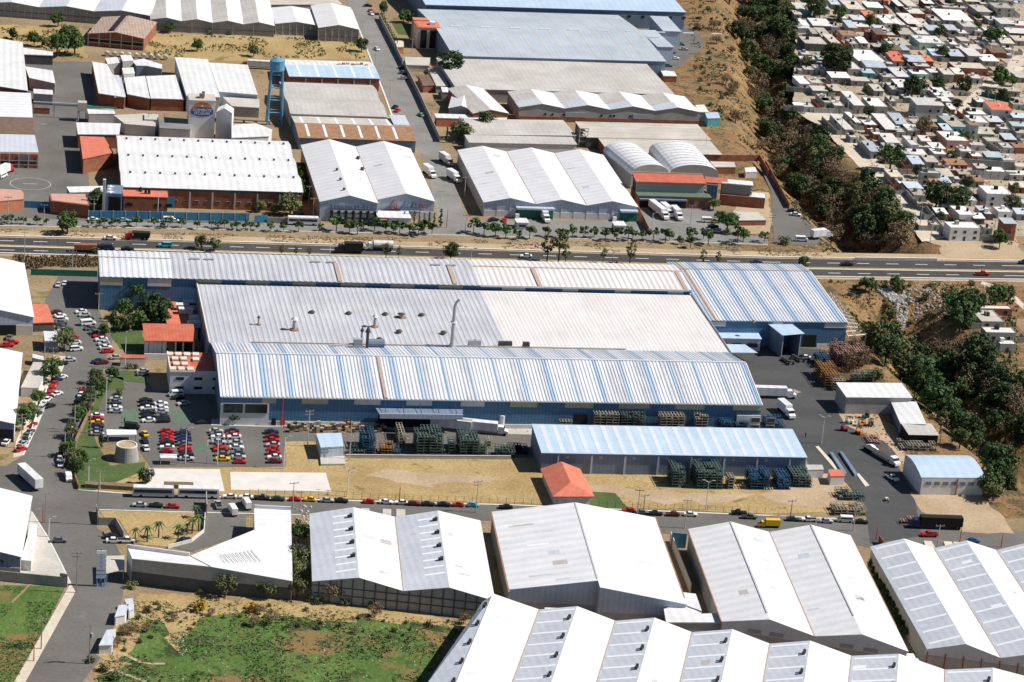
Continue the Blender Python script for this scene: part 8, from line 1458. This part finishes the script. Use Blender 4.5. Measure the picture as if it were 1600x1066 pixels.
PL = [('b1', 470, 970, 12, 'ut', 'nearest utility pole with transformer cluster on the lower left road'), ('b1', 402, 595, 13, 'u', 'utility pole at the end of the dark block wall'), ('b1', 237, 225, 10, 'u', 'utility pole left of the junction by the warehouse'), ('b1', 225, 225, 6, 'm', 'short dark post beside the junction utility pole'), ('b1', 257, 300, 6, 'l', 'thin post on the forecourt edge'), ('b1', 513, 238, 15, 'u', 'tall utility pole at the palm garden corner'), ('b1', 217, 890, 9, 'u', 'leaning utility pole beside the lower green field'), ('b1', 178, 955, 5, 'm', 'short rusty post beside the lower green field'),
      ('b2', 193, 150, 9, 'c', 'utility pole behind the angled warehouse corner'), ('b2', 1158, 172, 11, 'c', 'utility pole behind the vented warehouse'), ('b2', 755, 110, 5, 'm', 'short dark post on the dry grass verge'), ('b2', 480, 88, 8, 'l', 'thin lamp on the dry grass by the second court'), ('b3', 660, 185, 9, 'c', 'utility pole behind the stepped warehouse'), ('b3', 692, 168, 6, 'u', 'short wooden pole behind the stepped warehouse'), ('b3', 1020, 160, 10, 'l2', 'white double headed lamp in front of the large rack stack'), ('b3', 910, 255, 10, 'c', 'utility pole at the alley end between warehouses'),
      ('b4', 118, 195, 6, 'u', 'short wooden pole by the green parked car'), ('b4', 448, 270, 11, 'c', 'utility pole beside the scrap corner'), ('b4', 890, 358, 8, 'c', 'pale pole behind the right edge warehouse'), ('b4', 1010, 330, 5, 'm', 'dark red post near the blue cabbed truck'), ('b4', 1228, 355, 5, 'm', 'dark red post near the right photo edge'), ('b4', 570, 315, 5, 'm', 'dark red gate post at the alley mouth'),
      ('m1', 555, 700, 14, 'u', 'utility pole on the lawn beside the hedge'), ('m1', 520, 530, 9, 'c', 'pole among the left road kerb trees'), ('m1', 652, 560, 12, 'l', 'lamp post beside the entrance lawn'), ('m1', 770, 300, 14, 'l', 'tall lamp post before the office garden'), ('m1', 460, 680, 9, 'c', 'pole between kerb trees on the right of the left road'), ('m1', 398, 850, 9, 'c', 'pole near the lower end of the hedge'), ('m1', 132, 790, 12, 'c', 'tall pole beside the annexe forecourt'), ('m1', 325, 285, 7, 'c', 'pole beside the pale blue guard booth'), ('m1', 275, 230, 6, 'c', 'short pole left of the guard booth'), ('m1', 1143, 885, 12, 'l', 'thin white lamp in the second full parking column'), ('m1', 1340, 890, 10, 'l', 'thin white lamp by the third full parking column'), ('m1', 1275, 885, 8, 'l', 'thin lamp between parking columns'), ('m1', 545, 1010, 8, 'l', 'lamp on the dry grass corner'), ('m1', 615, 1055, 7, 'c', 'pole on the dry corner near the buses'),
      ('m2', 158, 660, 10, 'm', 'red mast beside the parking column'), ('m2', 170, 920, 11, 'l', 'lamp at the lower corner of the parking lot'), ('m2', 318, 780, 13, 'c', 'pole left of the pump house'), ('m2', 575, 870, 13, 'c', 'pole right of the pump house'), ('m2', 565, 1060, 8, 'l2', 'double lamp on the dry grass near the wall'),
      ('m4', 328, 765, 10, 'l2', 'white lamp post in the truck yard by the weighbridge'), ('m4', 1060, 760, 6, 'u', 'wooden pole behind the shaded shed'), ('z5', 150, 620, 13, 'c', 'utility pole below the highway at left'), ('z5', 445, 712, 10, 'c', 'pole below the highway left of the rear hall'), ('z5', 608, 930, 7, 'c', 'pole at the corner of the rear hall'), ('z5', 48, 370, 10, 'c', 'pole before the orange gatehouse'), ('z5', 270, 405, 9, 'c', 'dark pole before the brick gatehouse'), ('z5', 972, 360, 11, 'l', 'lamp behind the blue fence'), ('z5', 578, 355, 8, 'c', 'pole before the dark tree at the fence'),
      ('z6', 350, 360, 9, 'c', 'pole behind the white bus'), ('z6', 325, 270, 8, 'c', 'pole at the end of the green gap'), ('z6', 435, 370, 7, 'c', 'pole before the letter sign warehouse'), ('z6', 1135, 300, 8, 'c', 'pole on the left kerb of the cross street'), ('z6', 1285, 225, 9, 'c', 'pole on the right kerb of the cross street'), ('z6', 1175, 420, 8, 'm', 'slim post at the cross street mouth'), ('z6', 1290, 450, 8, 'c', 'pole at the cross street junction corner'), ('z6', 455, 600, 5, 'l', 'small lamp on the highway edge, left'), ('z6', 1325, 620, 5, 'l', 'small lamp on the highway edge, middle'), ('z7', 618, 640, 5, 'l', 'small lamp on the highway edge, right'), ('z7', 858, 455, 9, 'l', 'lamp left of the lattice office lot'), ('z7', 1100, 400, 9, 'c', 'pole in the lattice office lot'),
      ('z2', 825, 600, 9, 'c', 'pole on the left kerb halfway up the cross street'), ('z2', 1080, 760, 9, 'c', 'pole on the right wall of the cross street'), ('z2', 735, 400, 8, 'c', 'pole at the corner of the white and blue roof'), ('z2', 900, 420, 8, 'c', 'pole beside the parked cars on the cross street'), ('z2', 655, 210, 7, 'c', 'pole at the corner of the tallest store'), ('z2', 960, 330, 8, 'cypress'[0:1], 'pole by the lawn near the beige office'), ('z3', 1190, 960, 14, 'l', 'thin tall antenna mast by the right vault'), ('z1', 958, 370, 7, 'm', 'short dark chimney post behind the workshops'), ('z1', 1028, 372, 9, 'l', 'white chimney pipe behind the workshops'), ('z1', 915, 800, 8, 'c', 'pole on the food plant annexe roof'),
      ('z4', 488, 705, 9, 'c', 'settlement pole beside the dirt street end'), ('z4', 445, 850, 10, 'c', 'settlement pole at the long house'), ('z8', 630, 130, 8, 'c', 'settlement pole on the dirt street, first of the row'), ('z8', 808, 300, 9, 'c', 'settlement pole on the dirt street, second of the row'), ('z8', 935, 415, 10, 'c', 'settlement pole on the dirt street, third of the row'), ('z8', 1000, 510, 10, 'c', 'settlement pole on the dirt street, fourth of the row'), ('z8', 1385, 500, 10, 'c', 'settlement pole right of the white two storey house'), ('z8', 10, 500, 12, 'c', 'pole at the left of the truck lot')]
for a in PL: pole(*a)
# people
def person(t, x, y, shirt, label, rz=0):
    p = P(*Q(t, x, y)); r = thing('person', label, 'person', (p.x, p.y, .1), rz); mb = MB()
    for s_ in (-1, 1): mb.bar((s_ * .1, s_ * .12, 0), (s_ * .09, 0, .88), .08, 6, .1)
    mb.bar((0, 0, .84), (0, 0, 1.42), .17, 8, .22); mb.bar((0, 0, 1.42), (0, 0, 1.55), .07, 6)
    for s_ in (-1, 1): mb.bar((s_ * .22, 0, 1.4), (s_ * .3, .1 * s_, .8), .06, 5, .04)
    mb.cyl((0, 0), .1, 1.52, 1.78, 8, .09); mb.build('body', shirt, r)
for a in (('m1', 767, 635, 'black', 'person in dark clothes walking across the parking lot'), ('m4', 230, 725, 'black', 'person in dark clothes walking in the truck yard'), ('b1', 543, 300, 'dark_metal', 'person standing near the palm garden wall')): person(*a)
p = P(*Q('b4', 628, 115)); r = thing('cargo_tricycle', 'small cargo tricycle with rider on the truck yard road', 'tricycle', (p.x, p.y, .1), 1.6)
MB().box(.2, 1.4, -.5, .5, .5, 1.0).build('cargo_tray', 'cream_wall', r); MB().bar((-1, 0, .4), (.3, 0, .6), .06).build('frame', 'dark_metal', r); MB().bar((-.4, 0, .8), (-.3, 0, 1.5), .2, 7).build('rider', 'cream_wall', r)
for x, y in ((.8, -.55), (.8, .55), (-1, 0)): MB().hexa([(x + .33 * cs(k * .9), y - .05, .33 + .33 * sn(k * .9)) for k in range(7)], [(x + .33 * cs(k * .9), y + .05, .33 + .33 * sn(k * .9)) for k in range(7)]).build('wheel', 'tyre', r)
# playing circle painted on the yard, bridge parapet blocks, pipe bridge
n_ = 40; cc = P(*Q('z5', 187, 148)); mb = MB()
for k in range(n_):
    a, b = 2 * math.pi * k / n_, 2 * math.pi * (k + 1) / n_; g_ = lambda r_, t_: cc + Vector((r_ * cs(t_), r_ * sn(t_), .06)); mb.face([g_(8.4, a), g_(8.6, a), g_(8.6, b), g_(8.4, b)])
mb.face([cc + Vector((x, y, .06)) for x, y in ((-3, -.15), (3, -.15), (3, .15), (-3, .15))]); mb.build('painted_circle', 'kerb', kind='structure')
for k in range(9):
    p = P(*Q('z8', 540 + k * 56, 619 + k * .6)); r = tag(MB().box(0, 3.9, 0, .8, 0, 1.3).build('parapet_block', 'kerb'), 'pale concrete bridge parapet block, %s from the left over the ravine' % ordw(k + 1), 'parapet block', 'bridge parapet blocks'); r.location = p
a, b = P(*Q('z1', 205, 640), 6), P(*Q('z1', 720, 668), 6); r = thing('pipe_bridge', 'blue and green pipe bridge crossing the dark yard lane', 'pipe bridge', (a.x, a.y, 0)); b = b - Vector((a.x, a.y, 0)); a = Vector((0, 0, 6))
for z, m in ((0, 'tower_blue'), (.9, 'steel')): MB().bar(a + Vector((0, 0, z)), a.lerp(b, .55) + Vector((0, 0, z)), .3, 6).build('pipe', m, r)
MB().bar(a.lerp(b, .56), b, .5, 6).build('pipe', 'green_door', r)
for f in (0, .25, .55, .8): p = a.lerp(b, f); MB().box(p.x - .2, p.x + .2, p.y - .2, p.y + .2, 0, 6).build('support', 'steel', r)
p = P(*Q('z1', 505, 745)); r = thing('conveyor_tower', 'rusty grey conveyor hopper beside the dark yard', 'hopper', p); MB().box(-2, 2, -2, 2, 5, 9).build('hopper_bin', 'fibre_roof', r)
for x in (-1.8, 1.8):
    for y in (-1.8, 1.8): MB().bar((x, y, 0), (x, y, 5), .2).build('leg', 'steel', r)
p = P(*Q('z3', 430, 900)); r = thing('stair_frame', 'open steel stair frame between the low grey stores', 'stair frame', p)
for x in (-2, 2):
    for y in (-2, 2): MB().bar((x, y, 0), (x, y, 9), .22).build('post', 'steel', r)
for z in (2.5, 5, 7.5, 9): MB().box(-2.2, 2.2, -2.2, 2.2, z, z + .2).build('landing', 'concrete', r)
for k in range(9):   # drums behind the workshops
    p = P(*Q('z1', 660 + 45 * k, 345 + 3 * k)); r = tag(MB().bar((0, -1.5, 1.2), (0, 1.5, 1.2), 1.2, 10).build('drum', 'fibre_roof'), 'tan cylindrical drum, %s from the left in the row behind the workshops' % ordw(k + 1), 'drum', 'drums behind the workshops'); r.location = p
